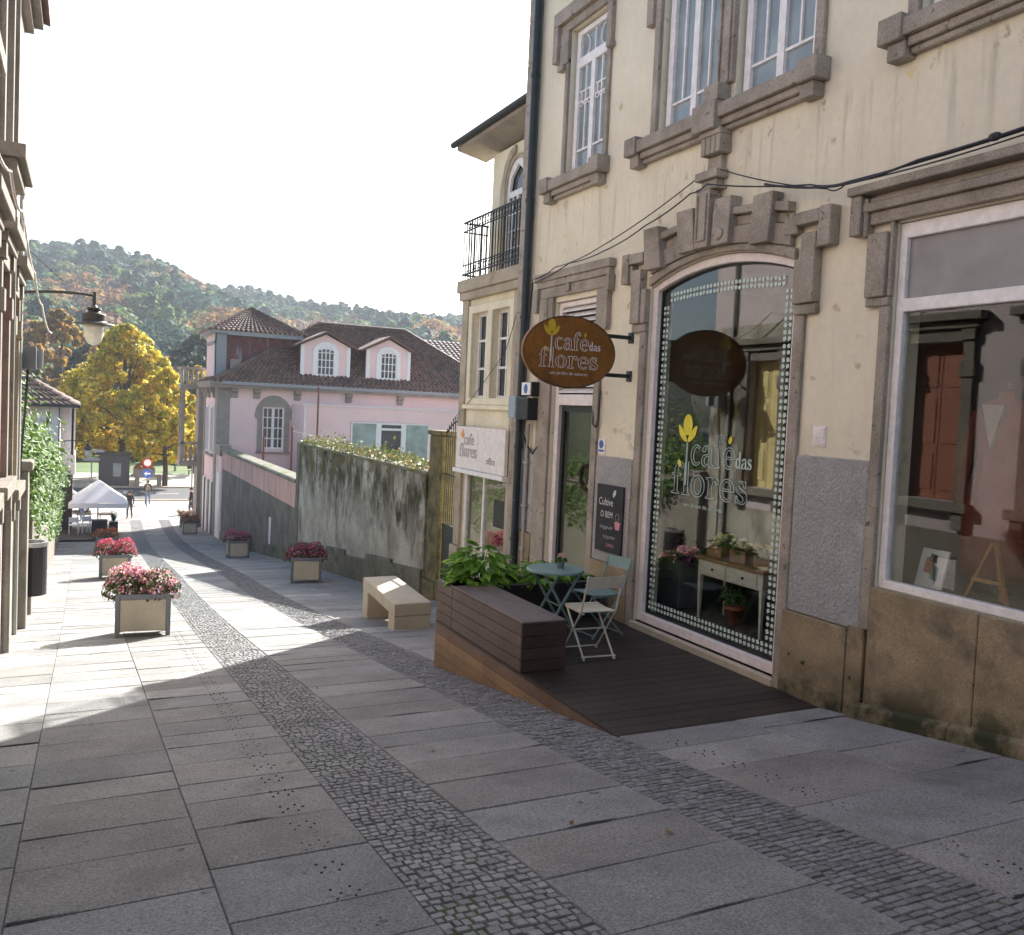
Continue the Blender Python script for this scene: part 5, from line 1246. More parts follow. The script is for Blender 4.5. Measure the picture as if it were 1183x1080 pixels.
# main roof (hipped) with rolls of tiles
def tiled(mb, a, b, c, d, n, h=.07, rows=12):
    """roof slope: eave a->b, ridge d->c ; barrel tile columns as ridges, tile courses as small steps"""
    a, b, c, d = map(V3, (a, b, c, d)); nr = (b-a).cross(d-a).normalized()
    if nr.z < 0: nr = -nr
    seg = 4
    cols = n*seg
    def P(u, v, off): return a.lerp(b, u).lerp(d.lerp(c, u), v)+nr*off
    for j in range(rows):
        v0, v1 = j/rows, (j+1)/rows
        for i in range(cols):
            u0, u1 = i/cols, (i+1)/cols
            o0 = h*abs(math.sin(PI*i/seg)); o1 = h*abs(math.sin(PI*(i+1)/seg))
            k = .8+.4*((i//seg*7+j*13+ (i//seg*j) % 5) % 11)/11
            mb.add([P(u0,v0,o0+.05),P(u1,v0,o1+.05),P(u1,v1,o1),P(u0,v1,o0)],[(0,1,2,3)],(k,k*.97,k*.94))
            mb.add([P(u0,v0,o0+.05),P(u1,v0,o1+.05),P(u1,v0,-.03),P(u0,v0,-.03)],[(0,1,2,3)],(2.6,2.7,2.7) if (i//2+j) % 2 else (.8,.8,.8))  # alternate risers coloured pale: sun glints on tile edges put into the colour
EA = (6.1,MY-.5,2.5); EB = (23.5,MY-.5,2.5); RA = (12.35,51.6,6.24); RB = (17.6,51.6,6.24); EC = (23.5,54.4,2.5); ED = (6.1,54.4,2.5)
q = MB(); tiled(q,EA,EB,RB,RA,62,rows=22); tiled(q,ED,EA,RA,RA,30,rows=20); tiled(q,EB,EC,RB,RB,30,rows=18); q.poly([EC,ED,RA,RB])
q.tube([RA,RB],.11,8); q.tube([(6.15,MY-.45,2.58),RA],.10,8); q.tube([(23.4,MY-.45,2.58),RB],.10,8)
q.build('roof', M['roof_tiles'], man, fixn=False)
# corner tower
tw = MB(); tw.box(6.55,10.7,49.9,50.2,2.4,5.22); tw.build('tower_slate_wall', M['slate_red'], man)
q = MB(); q.box(6.42,6.549,49.85,53.8,2.502,5.22); q.box(6.55,10.7,53.6,53.8,2.4,5.22); q.box(10.5,10.7,50.2,53.6,2.4,5.22); q.build('tower_wall', M['mansion_pink'], man)
q = MB(); q.box(6.38,6.95,49.82,49.899,2.5,5.22); q.box(6.38,6.419,49.82,50.3,2.5,5.22); q.box(6.38,6.419,49.82,53.8,4.55,4.75); q.box(6.95,11.0,49.55,49.9,5.04,5.28); q.box(6.05,6.95,49.55,54.1,5.12,5.28); q.build('tower_trim', M['gutter'], man)
q = MB(); TA,TB,TC,TD = (6.0,49.5,5.28),(11.2,49.5,5.28),(11.2,54.2,5.28),(6.0,54.2,5.28); T0,T1_ = (8.45,51.6,6.75),(8.45,52.1,6.75)
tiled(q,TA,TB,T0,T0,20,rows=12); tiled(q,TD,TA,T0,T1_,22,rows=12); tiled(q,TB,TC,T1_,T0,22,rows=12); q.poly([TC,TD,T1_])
q.tube([TA,T0],.09,6); q.tube([TB,T0],.09,6)
q.build('tower_roof', M['roof_tiles'], man, fixn=False)
q = MB(); q.box(7.15,7.6,49.3,49.9,2.6,3.75); q.build('chimney', M['mansion_stone'], man)
# dormers
DY = MY-.5
for x0, x1 in ((10.68,13.38),(14.36,16.92)):
    xm = (x0+x1)/2
    q = MB(); q.prism([(x0,2.95),(x1,2.95),(x1,4.75),(xm,5.38),(x0,4.75)],'y',DY+.55,DY+.75); o = q.build('dormer', M['mansion_pink'], man)
    q = MB(); q.box(x0+.02,x0+.1,DY+.76,51.6,2.95,4.7); q.box(x1-.1,x1-.02,DY+.76,51.6,2.95,4.7); q.build('cheek', M['slate_red'], o)
    for xa, xb in ((x0-.03,x0+.17),(x1-.17,x1+.03)): q = MB(); q.box(xa,xb,DY+.50,DY+.549,2.95,4.75); q.build('corner_board', M['white_paint'], o)
    q = MB()
    q.hexa([(x0-.4,DY+.25,4.60),(xm,DY+.25,5.45),(xm,51.6,5.45),(x0-.4,51.6,4.60),(x0-.4,DY+.25,4.72),(xm,DY+.25,5.58),(xm,51.6,5.58),(x0-.4,51.6,4.72)])
    q.hexa([(x1+.4,DY+.25,4.60),(xm+.001,DY+.25,5.45),(xm+.001,51.6,5.45),(x1+.4,51.6,4.60),(x1+.4,DY+.25,4.72),(xm+.001,DY+.25,5.58),(xm+.001,51.6,5.58),(x1+.4,51.6,4.72)])
    q.build('dormer_roof', M['roof'], o)
    wx0, wx1 = xm-.44, xm+.44
    q = MB(); rr = .72
    q.plate([(xm-rr,2.98),(xm+rr,2.98),(xm+rr,4.35)]+[(xm+rr*math.cos(a),4.35+.62*math.sin(a)) for a in [PI*i/12 for i in range(1,12)]]+[(xm-rr,4.35)],
            [[(wx0-.01,3.15),(wx1+.01,3.15),(wx1+.01,4.37)]+[(xm+.45*math.cos(a),4.37+.36*math.sin(a)) for a in [PI*i/10 for i in range(1,10)]]+[(wx0-.01,4.37)]],'y',DY+.48,DY+.549)
    sw = q.build('surround', M['white_paint'], o)
    q = MB(); hs = []
    for i in range(4):
        a = wx0+.88*i/4; 
        for j in range(3): hs.append([(a+.03,3.2+.4*j),(a+.20,3.2+.4*j),(a+.20,3.56+.4*j),(a+.03,3.56+.4*j)])
        hs.append([(a+.03,4.40),(a+.20,4.40),(a+.20,4.52+.06*(i in (1,2))),(a+.03,4.52+.06*(i in (1,2)))])
    q.plate([(wx0,3.16),(wx1,3.16),(wx1,4.37)]+[(xm+.44*math.cos(a),4.37+.35*math.sin(a)) for a in [PI*i/10 for i in range(1,10)]]+[(wx0,4.37)],hs,'y',DY+.50,DY+.54)
    q.build('frame', M['white_paint'], sw)
    q = MB(); q.box(wx0,wx1,DY+.542,DY+.548,3.17,4.7); q.build('pane', M['pane_dark'], sw)
# rear roof block to the right
q = MB(); tiled(q,(18.9,56.0,4.95),(26,56.0,4.95),(26,59,6.35),(18.9,59,6.35),20,rows=8); q.build('rear_roof', M['roof_tiles'], man, fixn=False)
q = MB(); q.box(19.1,26,56.3,56.6,2.5,4.95); q.build('rear_slate_wall', M['slate_red'], man)
# street balcony with balustrade
q = MB(); q.box(5.1,6.40,54.1,55.6,2.1,2.35); q.box(5.1,6.4,54.1,55.6,-2.4,-2.1); q.box(5.15,5.35,54.2,54.4,-2.1,2.1); q.box(5.15,5.35,55.3,55.5,-2.1,2.1); q.box(6.1,6.4,54.06,55.6,-6.3,2.1); q.box(5.1,5.3,54.15,55.5,3.2,3.35); q.box(5.3,6.4,54.1,54.3,3.2,3.35)
q.box(5.15,5.3,54.2,55.5,-1.1,-1.0); q.box(5.3,6.4,54.2,54.35,-1.1,-1.0)
bal = q.build('street_balcony', M['mansion_stone'], man)
bpts = [(5.2,54.45+i*.4,zz) for i in range(3) for zz in (2.36,-2.1)]+[(5.45+i*.26,54.22,zz) for i in range(4) for zz in (2.36,-2.1)]
for p_ in bpts:
    q = MB(); q.lathe([(.05,0),(.09,.25),(.05,.6),(.06,.83)],p_,8); q.build('baluster', M['mansion_stone'], bal, smooth=True)
q = MB(); q.box(6.45,8.2,53.9,54.1,2.5,2.6); q.build('terrace_slab', M['mansion_stone'], man)
# annex
an = thing('flat_roof_annex', 'low pale pink flat roofed annex with wide white framed glazing in front of the mansion', 'building', (15,46,-6))
q = MB(); q.plate([(10.25,-6.3),(20.5,-6.3),(20.5,1.46),(10.25,1.46)],[[(12.72,-2.0),(17.15,-2.0),(17.15,.73),(12.72,.73)]],'y',45.5,45.75); q.box(10.25,10.5,45.751,48.4,-6.3,1.46); q.box(10.5,20.5,45.751,48.4,1.2,1.3); q.build('wall', M['mansion_pink'], an)
q = MB(); q.plate([(12.74,-2.0),(17.13,-2.0),(17.13,.71),(12.74,.71)],[[(12.82,-1.95),(14.12,-1.95),(14.12,.63),(12.82,.63)],[(14.40,-1.9),(15.52,-1.9),(15.52,.30),(14.40,.30)],[(14.40,.42),(15.52,.42),(15.52,.60),(14.40,.60)],[(15.78,-1.95),(17.05,-1.95),(17.05,.63),(15.78,.63)]],'y',45.44,45.56); gw = q.build('glazing_frame', M['white_paint'], an)
for a,b in ((12.8,14.15),(15.75,17.08)): q = MB(); q.box(a,b,45.52,45.53,-1.98,.66); q.build('pane', M['pane_green'], gw)
q = MB(); q.box(14.38,15.54,45.52,45.53,-1.95,.62); q.build('door_pane', M['pane_dark'], gw)
q = MB(); q.box(10.2,20.55,45.44,45.80,1.462,1.54); q.build('parapet_coping', M['white_render'], an)
q = MB(); q.cyl((10.30,45.44,-5),(10.30,45.44,1.40),.05,None,8); q.build('drainpipe', M['white_paint'], an)
t = thing('canopy_tent', 'blue grey pyramid canopy tent behind the pink garden wall', 'tent', (9.3,40,-6))
q = MB(); A = (9.05,40,-1.45); c = [(7.55,38.6,-3.0),(10.65,38.6,-3.0),(10.65,41.6,-3.0),(7.55,41.6,-3.0)]
for i in range(4): q.add([c[i],c[(i+1)%4],A],[(0,1,2)])
for i in range(4):
    a, b = c[i], c[(i+1)%4]; q.add([a,b,(b[0],b[1],b[2]-.25),(a[0],a[1],a[2]-.25)],[(0,1,2,3)])
q.build('canopy', M['tent_blue'], t)
for x,y,_ in c:
    q = MB(); q.cyl((x,y,-6.1),(x,y,-3.1),.03,None,6); q.build('leg', M['steel_grey'], t)
for (x,y,zt,lab) in ((10.85,45.0,2.35,'tall rusty pole in front of the annex wall'),(9.05,42.5,.35,'rusty pole in front of the mansion window'),(7.55,41.5,-.15,'short rusty pole beside the tent peak')):
    q = MB(); q.cyl((x,y,-6.1),(x,y,zt),.05,.045,8); q.ball((x,y,zt+.03),.06,8,6); tag(q.build('rusty_pole', M['rust']), lab, 'pole')
cable([(9.05,42.5,.2),(11.0,34,-.2)], 'pale_wire', 'pale wire stretched from the rusty pole to the creeper wall', .012, 'cable_pale')
# ------------------------------------------------------------------ left side: townhouse, ivy wall, far house
LX = -.88
lt = thing('stone_townhouse', 'old granite trimmed townhouse with wooden shutters standing opposite the cafe', 'building', (LX,5,gz(5)))
WY = [-2.0,.4,2.8,5.2,7.55,9.75,11.85]     # window bays
wops = []
for y in WY: wops.append([(y-.5,.52),(y+.5,.52),(y+.5,3.0),(y-.5,3.0)])
dop = [(13.3,.30),(14.2,.30),(14.2,2.85),(13.3,2.85)]
UY = [-2.0,2.8,7.55,11.85]
uops = [[(y-.5,4.25),(y+.5,4.25),(y+.5,6.3),(y-.5,6.3)] for y in UY]
w = MB(); w.plate([(-12,0),(-12,6.95),(15.4,6.95),(15.4,-2.6),(5,-1.6)], wops+[dop]+uops, 'x', LX-.35, LX); w.build('wall', M['mauve'], lt)
w = MB(); w.box(-9,LX-.36,15.1,15.4,-2.6,6.95); w.box(-9,LX-.36,-12,-11.7,0,6.95); w.box(-9.3,-9,-12,15.4,-2.6,6.95); w.build('rear_wall', M['mauve'], lt)
q = MB()
for i in range(14):      # stone base course, ashlar blocks
    y0 = -4.5+i*1.24
    if y0 > 11.5: continue
    y1 = y0+1.236
    q.box(LX+.001,LX+.035,y0,y1,gz(y0)-.8,-.35-(.5 if y0 > 8 else 0)); q.box(LX+.001,LX+.035,y0+.4,y1+.4,-.345-(.5 if y0 > 8 else 0),.05)
q.build('ashlar_base', M['left_stone'], lt, bevel=.008)
q = MB(); q.box(LX+.001,LX+.004,9.2,12.6,-2.2,-.86); q.build('white_patch_render', M['white_render'], lt)
q = MB(); q.plate([(12.85,-2.3),(15.38,-2.3),(15.38,3.6),(12.85,3.6)],[[(13.09,-.13),(14.41,-.13),(14.41,3.06),(13.09,3.06)]],'x',LX+.001,LX+.012); q.build('bare_masonry', M['old_wall'], lt)
for i, y in enumerate(WY+[None]):
    if y is None: y0,y1,zb,zt = 13.3,14.2,.30,2.85
    else: y0,y1,zb,zt = y-.5,y+.5,.52,3.0
    q = MB()
    for a,b in ((y0-.20,y0-.002),(y1+.002,y1+.20)):
        q.box(LX+.001,LX+.07,a,b,zb,zt+.02); q.box(LX+.001,LX+.10,a-.03,b+.03,zt-.55,zt-.30); q.box(LX+.001,LX+.11,a-.02,b+.02,zt+.022,zt+.20)
    q.box(LX+.001,LX+.07,y0-.001,y1+.001,zt+.002,zt+.20); q.box(LX+.001,LX+.13,y0-.28,y1+.28,zt+.203,zt+.32); q.box(LX+.001,LX+.22,y0-.38,y1+.38,zt+.323,zt+.45)
    if True:
        q.box(LX+.001,LX+.17,y0-.30,y1+.30,zb-.15,zb-.002); q.box(LX+.001,LX+.12,y0-.22,y0-.02,zb-.42,zb-.152); q.box(LX+.001,LX+.12,y1+.02,y1+.22,zb-.42,zb-.152)
    sr = q.build('window', M['left_stone'], lt, bevel=.008)
    q = MB(); wm = 'yellow_wood' if y is None else 'red_wood'
    q.box(LX-.20,LX-.16,y0,(y0+y1)/2-.006,zb,zt); q.box(LX-.20,LX-.16,(y0+y1)/2+.006,y1,zb,zt)
    for a,b in ((y0+.07,(y0+y1)/2-.07),((y0+y1)/2+.07,y1-.07)):
        for c_,d_ in ((.06,.30),(.36,.66),(.72,.95)):
            q.box(LX-.16,LX-.145,a,b,zb+(zt-zb)*c_,zb+(zt-zb)*d_)
    q.build('shutter', M[wm], sr, bevel=.004)
for y in UY:
    q = MB()
    for a,b in ((y-.68,y-.502),(y+.502,y+.68)): q.box(LX+.001,LX+.07,a,b,4.25,6.4)
    q.box(LX+.001,LX+.10,y-.68,y+.68,6.402,6.6); q.box(LX+.001,LX+.28,y-.8,y+.8,4.10,4.248); q.box(LX+.001,LX+.20,y-.74,y+.74,3.98,4.098)
    sr = q.build('window', M['left_stone'], lt, bevel=.008)
    q = MB(); q.plate([(y-.5,4.25),(y+.5,4.25),(y+.5,6.3),(y-.5,6.3)],[[(y-.42,4.35),(y-.04,4.35),(y-.04,6.2),(y-.42,6.2)],[(y+.04,4.35),(y+.42,4.35),(y+.42,6.2),(y+.04,6.2)]],'x',LX-.12,LX-.06); q.build('frame', M['white_paint'], sr)
    q = MB(); q.box(LX-.11,LX-.10,y-.45,y+.45,4.3,6.25); q.build('pane', M['pane'], sr)
q = MB(); q.box(LX-.3,LX+.12,-12.2,15.5,6.951,7.07); q.box(LX-.3,LX+.24,-12.2,15.6,7.072,7.17); q.build('cornice', M['left_stone'], lt)
q = MB(); q.hexa([(LX+.33,-12.3,7.18),(LX+.33,15.7,7.18),(-9.5,15.7,9.2),(-9.5,-12.3,9.2),(LX+.33,-12.3,7.30),(LX+.33,15.7,7.30),(-9.5,15.7,9.35),(-9.5,-12.3,9.35)]); q.build('roof', M['roof'], lt)
q = MB(); q.cyl((LX+.06,12.75,-2.2),(LX+.06,12.75,6.95),.05,None,10); q.build('drainpipe', M['left_stone'], lt)
q = MB(); q.cyl((LX+.05,14.75,-2.2),(LX+.05,14.75,5.0),.035,None,8); q.build('conduit', M['conduit'], lt)
cable([(LX+.12,8.8,3.9),(LX+.2,10.2,3.75),(LX+.25,11.2,3.55),(LX+.2,12.2,3.85),(LX+.15,13.5,3.8),(LX+.22,14.8,3.3),(LX+.3,15.3,2.9),(-.45,15.6,2.5)], 'dangling_cable', 'pale tangled cable hanging along the townhouse front', .015, 'cable_pale', sag=.12)
cable([(LX+.05,15.2,3.75),(-.3,15.25,3.28)], 'lamp_stay', 'thin dark stay cable above the lantern arm', .006)
t = thing('utility_box', 'grey utility box with a cable on the corner of the townhouse', 'utility box', (LX+.1,14.9,1.9))
q = MB(); q.box(LX+.07,LX+.26,14.85,15.05,1.90,2.24); q.build('box_body', M['steel_grey'], t, bevel=.012)
q = MB(); q.box(LX+.10,LX+.34,15.06,15.16,1.92,2.22); q.build('meter', M['box_grey'], t, bevel=.01)
q = MB(); q.tube([(LX+.15,14.95,1.9),(LX+.13,14.93,1.4),(LX+.08,14.9,.6),(LX+.06,14.9,-1.0)],.018,6); q.build('cable_tail', M['cable'], t)
# street lantern
def lantern(label, wall_pt, x_end, ztop, sc_=1.0):
    wx, wy, wz = wall_pt
    t = thing('wall_lantern', label, 'street lamp', (wx,wy,wz), 0, None)
    q = MB(); n_ = 12; pts = [(wx+(x_end-wx)*i/n_, wy, wz+.06*sc_*math.sin(PI*.75*i/n_)) for i in range(n_+1)]
    q.tube(pts,[.024*sc_-.004*sc_*i/n_ for i in range(n_+1)],8); q.box(wx-.02,wx+.02,wy-.05,wy+.05,wz-.12,wz+.12); q.cyl((x_end,wy,wz-.12*sc_),(x_end,wy,wz+.10*sc_),.028*sc_,None,10)
    q.build('arm', M['lamp_dark'], t, smooth=False)
    q = MB(); q.lathe([(.03,-.10),(.05,-.13),(.105,-.14),(.11,-.165),(.08,-.185),(.10,-.215),(.165,-.235),(.175,-.245),(.175,-.345),(.19,-.36),(.285,-.385),(.29,-.395),(.20,-.40),(.14,-.40)] if sc_ == 1 else [(a*sc_,b*sc_) for a,b in [(.03,-.10),(.105,-.14),(.08,-.185),(.165,-.235),(.175,-.345),(.285,-.385),(.29,-.395),(.14,-.40)]],(x_end,wy,wz),28); q.build('lamp_shade', M['lamp_dark'], t, smooth=False)
    q = MB(); q.lathe([(a*sc_,b*sc_) for a,b in [(.148,-.395),(.15,-.45),(.14,-.55),(.115,-.64),(.07,-.70),(.02,-.72)]],(x_end,wy,wz),24); q.build('globe', M['lamp_globe'], t, smooth=True)
lantern('large dark street lantern with milky globe on a long curved arm', (LX+.02,15.2,3.05), .14, 3.1)
# litter bin
t = thing('litter_bin', 'black litter bin with a steel rim at the townhouse wall', 'litter bin', (-.66,16.3,gz(16.3)))
q = MB(); q.prism(ell(-.66,16.2,.20,.23,0,345,23),'z',-1.72,-.93) ; q.build('bin_body', M['bin'], t)
q = MB(); q.plate(ell(-.66,16.2,.215,.245,0,345,23),[ell(-.66,16.2,.16,.19,0,345,23)],'z',-.928,-.86); q.build('rim', M['bin_steel'], t)
q = MB(); q.cyl((-.78,16.2,-2.3),(-.78,16.2,-1.72),.03,None,8); q.build('post', M['bin'], t)
# ivy covered garden wall
iv = thing('ivy_wall', 'old stone garden wall on the left with ivy falling over it', 'wall', (-1.0,30,gz(30)))
q = MB()
for i in range(10):
    y0 = 15.45+i*3.1; q.box(-1.25,-.84,y0,y0+3.095,gz(y0)-1.2,gz(y0)+2.25)
q.build('wall_face', M['left_stone'], iv)
q = MB()
for i in range(10):
    y0 = 15.45+i*3.1; q.box(-1.3,-.78,y0,y0+3.095,gz(y0)+2.251,gz(y0)+2.40)
q.build('coping', M['left_stone'], iv, bevel=.02)
q = MB(); q.box(-1.25,-.72,15.42,15.9,-2.8,.35); q.box(-1.3,-.66,15.38,15.95,.351,.5); q.box(-1.25,-.74,17.6,18.0,-3,.05); q.build('pier', M['left_stone'], iv, bevel=.02)
q = MB(); r = random.Random(55)
for i in range(17000):
    y = 15.8+30.5*r.random()**1.15
    base = gz(y); hang = .75+.5*math.sin(y*.7)+.35*math.sin(y*1.9)
    if r.random() < .55:
        z = base+2.4+abs(r.gauss(0,.45))*(1.0+.35*math.sin(y*.5))+.25; x = -.95+r.gauss(0,.22)
        if y < 19: z = min(z, base+4.4-.25*(y-15.8))
    else:
        z = base+2.45-r.random()**1.6*hang*(1.2 if 22 < y < 40 else .8); x = -.80+abs(r.gauss(0,.09))
    s_ = r.uniform(.03,.075); n_ = Vector((r.uniform(.2,1),r.uniform(-1,.2),r.uniform(.0,.9))).normalized(); e = n_.orthogonal().normalized(); f = n_.cross(e); th = r.uniform(0,6.28); e, f = e*math.cos(th)+f*math.sin(th), f*math.cos(th)-e*math.sin(th); p_ = Vector((x,y,z))
    q.add([p_-e*s_,p_-f*s_*.6+n_*s_*.2,p_+e*s_,p_+f*s_*.6+n_*s_*.2],[(0,1,2,3)],r.choice([(.11,.21,.035),(.16,.27,.05),(.07,.14,.03),(.20,.29,.07),(.05,.10,.025)]))
tag(q.build('ivy', M['leaf'], fixn=False), 'bright green ivy spilling over the stone garden wall beside the townhouse', 'ivy')
# far left pink house
fh = thing('corner_house', 'small pink and white corner house with tiled roof beyond the ivy wall', 'building', (-4,52,-6))
q = MB(); q.box(-9,-1.0,48,57.5,-6.3,.9); q.build('wall', M['mansion_pink'], fh)
q = MB(); q.box(-1.9,-.95,47.95,47.999,-6.3,.9); q.box(-.999,-.93,47.95,49,-6.3,.9); q.build('white_corner', M['white_render'], fh)
q = MB(); q.box(-.999,-.25,50,54,-2.6,-1.6); q.box(-.999,-.35,50,50.2,-1.6,.75); q.box(-.45,-.3,50.0,50.25,-1.6,.75); q.box(-.45,-.3,53.7,53.95,-1.6,.75); q.box(-.999,-.2,49.8,54.2,.75,.9); q.build('bay', M['white_render'], fh)
q = MB(); q.box(-.999,-.5,50.2,53.7,-1.6,.75); q.build('bay_glazing', M['pane_dark'], fh)
q = MB(); q.box(-.95,-.35,50.2,53.8,-6.2,-2.7); q.build('shopfront', M['dark_wood'], fh)
q = MB(); c = [(-9.5,47.3,.92),(-.15,47.3,.92),(-.15,58.2,.92),(-9.5,58.2,.92)]; r0, r1 = (-4.9,51.8,3.6),(-4.9,53.6,3.6)
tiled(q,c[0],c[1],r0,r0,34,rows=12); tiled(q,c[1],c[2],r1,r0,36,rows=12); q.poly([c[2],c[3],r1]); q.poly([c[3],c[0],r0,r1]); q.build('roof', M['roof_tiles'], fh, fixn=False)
q = MB(); q.box(-9.5,-.1,47.22,47.298,.84,.97); q.box(-.148,-.06,47.22,58.2,.84,.97); q.build('gutter', M['dark_iron'], fh)
lantern('small distant street lantern on the pink corner house', (-.93,46.5,-.75), .30, -.7, .95)
# ------------------------------------------------------------------ plaza
t = thing('market_parasol', 'square white market parasol over a terrace at the street end', 'parasol', (.87,51.2,gz(51.2)))
q = MB(); A = (.87,51.2,-2.95); c = [(-.52,49.8,-4.06),(2.28,49.8,-4.06),(2.28,52.6,-4.06),(-.52,52.6,-4.06)]
for i in range(4):
    a, b = V3(c[i]), V3(c[(i+1)%4]); m_ = (a+b)/2; m_.z += .02
    q.add([a,m_,A],[(0,1,2)]); q.add([m_,b,A],[(0,1,2)])
q.build('canopy', M['canvas'], t)
q = MB()
for i in range(4):
    a, b = c[i], c[(i+1)%4]; q.add([a,b,(b[0],b[1],b[2]-.25),(a[0],a[1],a[2]-.25)],[(0,1,2,3)])
q.build('valance', M['canvas'], t)
q = MB(); q.cyl((.87,51.2,gz(51.2)),(.87,51.2,-2.98),.035,None,8); q.cyl((.87,51.2,gz(51.2)),(.87,51.2,gz(51.2)+.12),.3,.25,14); q.build('pole', M['white_paint'], t)
q = MB(); q.box(-.9,1.75,46.6,52.4,-5.98,gz(46.6)+.10); tag(q.build('terrace_platform', M['dark_wood']), 'dark low terrace platform under the white parasol', 'platform')
TP = gz(46.6)+.10
def cafe_table(x, y, lab):
    t = thing('terrace_table', lab, 'table', (x,y,TP), 0, 'terrace tables'); q = MB(); q.box(x-.35,x+.35,y-.35,y+.35,TP+.70,TP+.73); q.build('tabletop', M['white_paint'], t)
    for a in (-.28,.28):
        for b in (-.28,.28): q = MB(); q.cyl((x+a,y+b,TP),(x+a,y+b,TP+.70),.02,None,6); q.build('leg', M['white_paint'], t)
cafe_table(1.25,50.6,'white terrace table beside the parasol pole'); cafe_table(.2,50.7,'white terrace table in front of the corner house')
def terrace_chair(x, y, rz, lab):
    t = thing('terrace_chair', lab, 'chair', (x,y,TP), rz, 'terrace chairs'); m_ = M['white_paint']
    q = MB(); q.box(-.22,.22,-.2,.22,.43,.46); q.build('seat', m_, t, local=True)
    q = MB(); q.box(-.22,.22,-.24,-.21,.6,.85); q.build('backrest', m_, t, local=True)
    for a in (-.2,.2):
        q = MB(); q.cyl((a,.2,0),(a,.2,.43),.018,None,6); q.build('leg', m_, t, local=True); q = MB(); q.cyl((a,-.22,0),(a,-.22,.8),.018,None,6); q.build('leg', m_, t, local=True)
terrace_chair(-.25,48.6,0,'white terrace chair standing square to the corner house'); terrace_chair(.25,48.9,rad(20),'white terrace chair turned slightly toward the black cabinet')
q = MB(); q.box(.55,1.25,47.9,48.4,TP,TP+.72); q.box(.53,1.27,47.88,48.42,TP+.721,TP+.75); tag(q.build('serving_cabinet', M['black'], bevel=.01), 'black serving cabinet on the terrace under the parasol', 'cabinet')
t = thing('terrace_planter', 'black box planter with spiky plant on the terrace edge', 'planter', (1.55,48.4,TP))
q = MB(); q.box(1.35,1.75,48.2,48.6,TP,TP+.6); q.build('box_body', M['black'], t)
q = MB(); r = random.Random(2)
for i in range(40):
    a = r.uniform(0,6.28); l = r.uniform(.3,.65); k = r.uniform(.05,.25); q.add([(1.55-.02,48.4,TP+.6),(1.55+.02,48.4,TP+.6),(1.55+k*math.cos(a),48.4+k*math.sin(a),TP+.6+l)],[(0,1,2)],(.07,.12,.05))
q.build('foliage', M['leaf'], t, fixn=False)
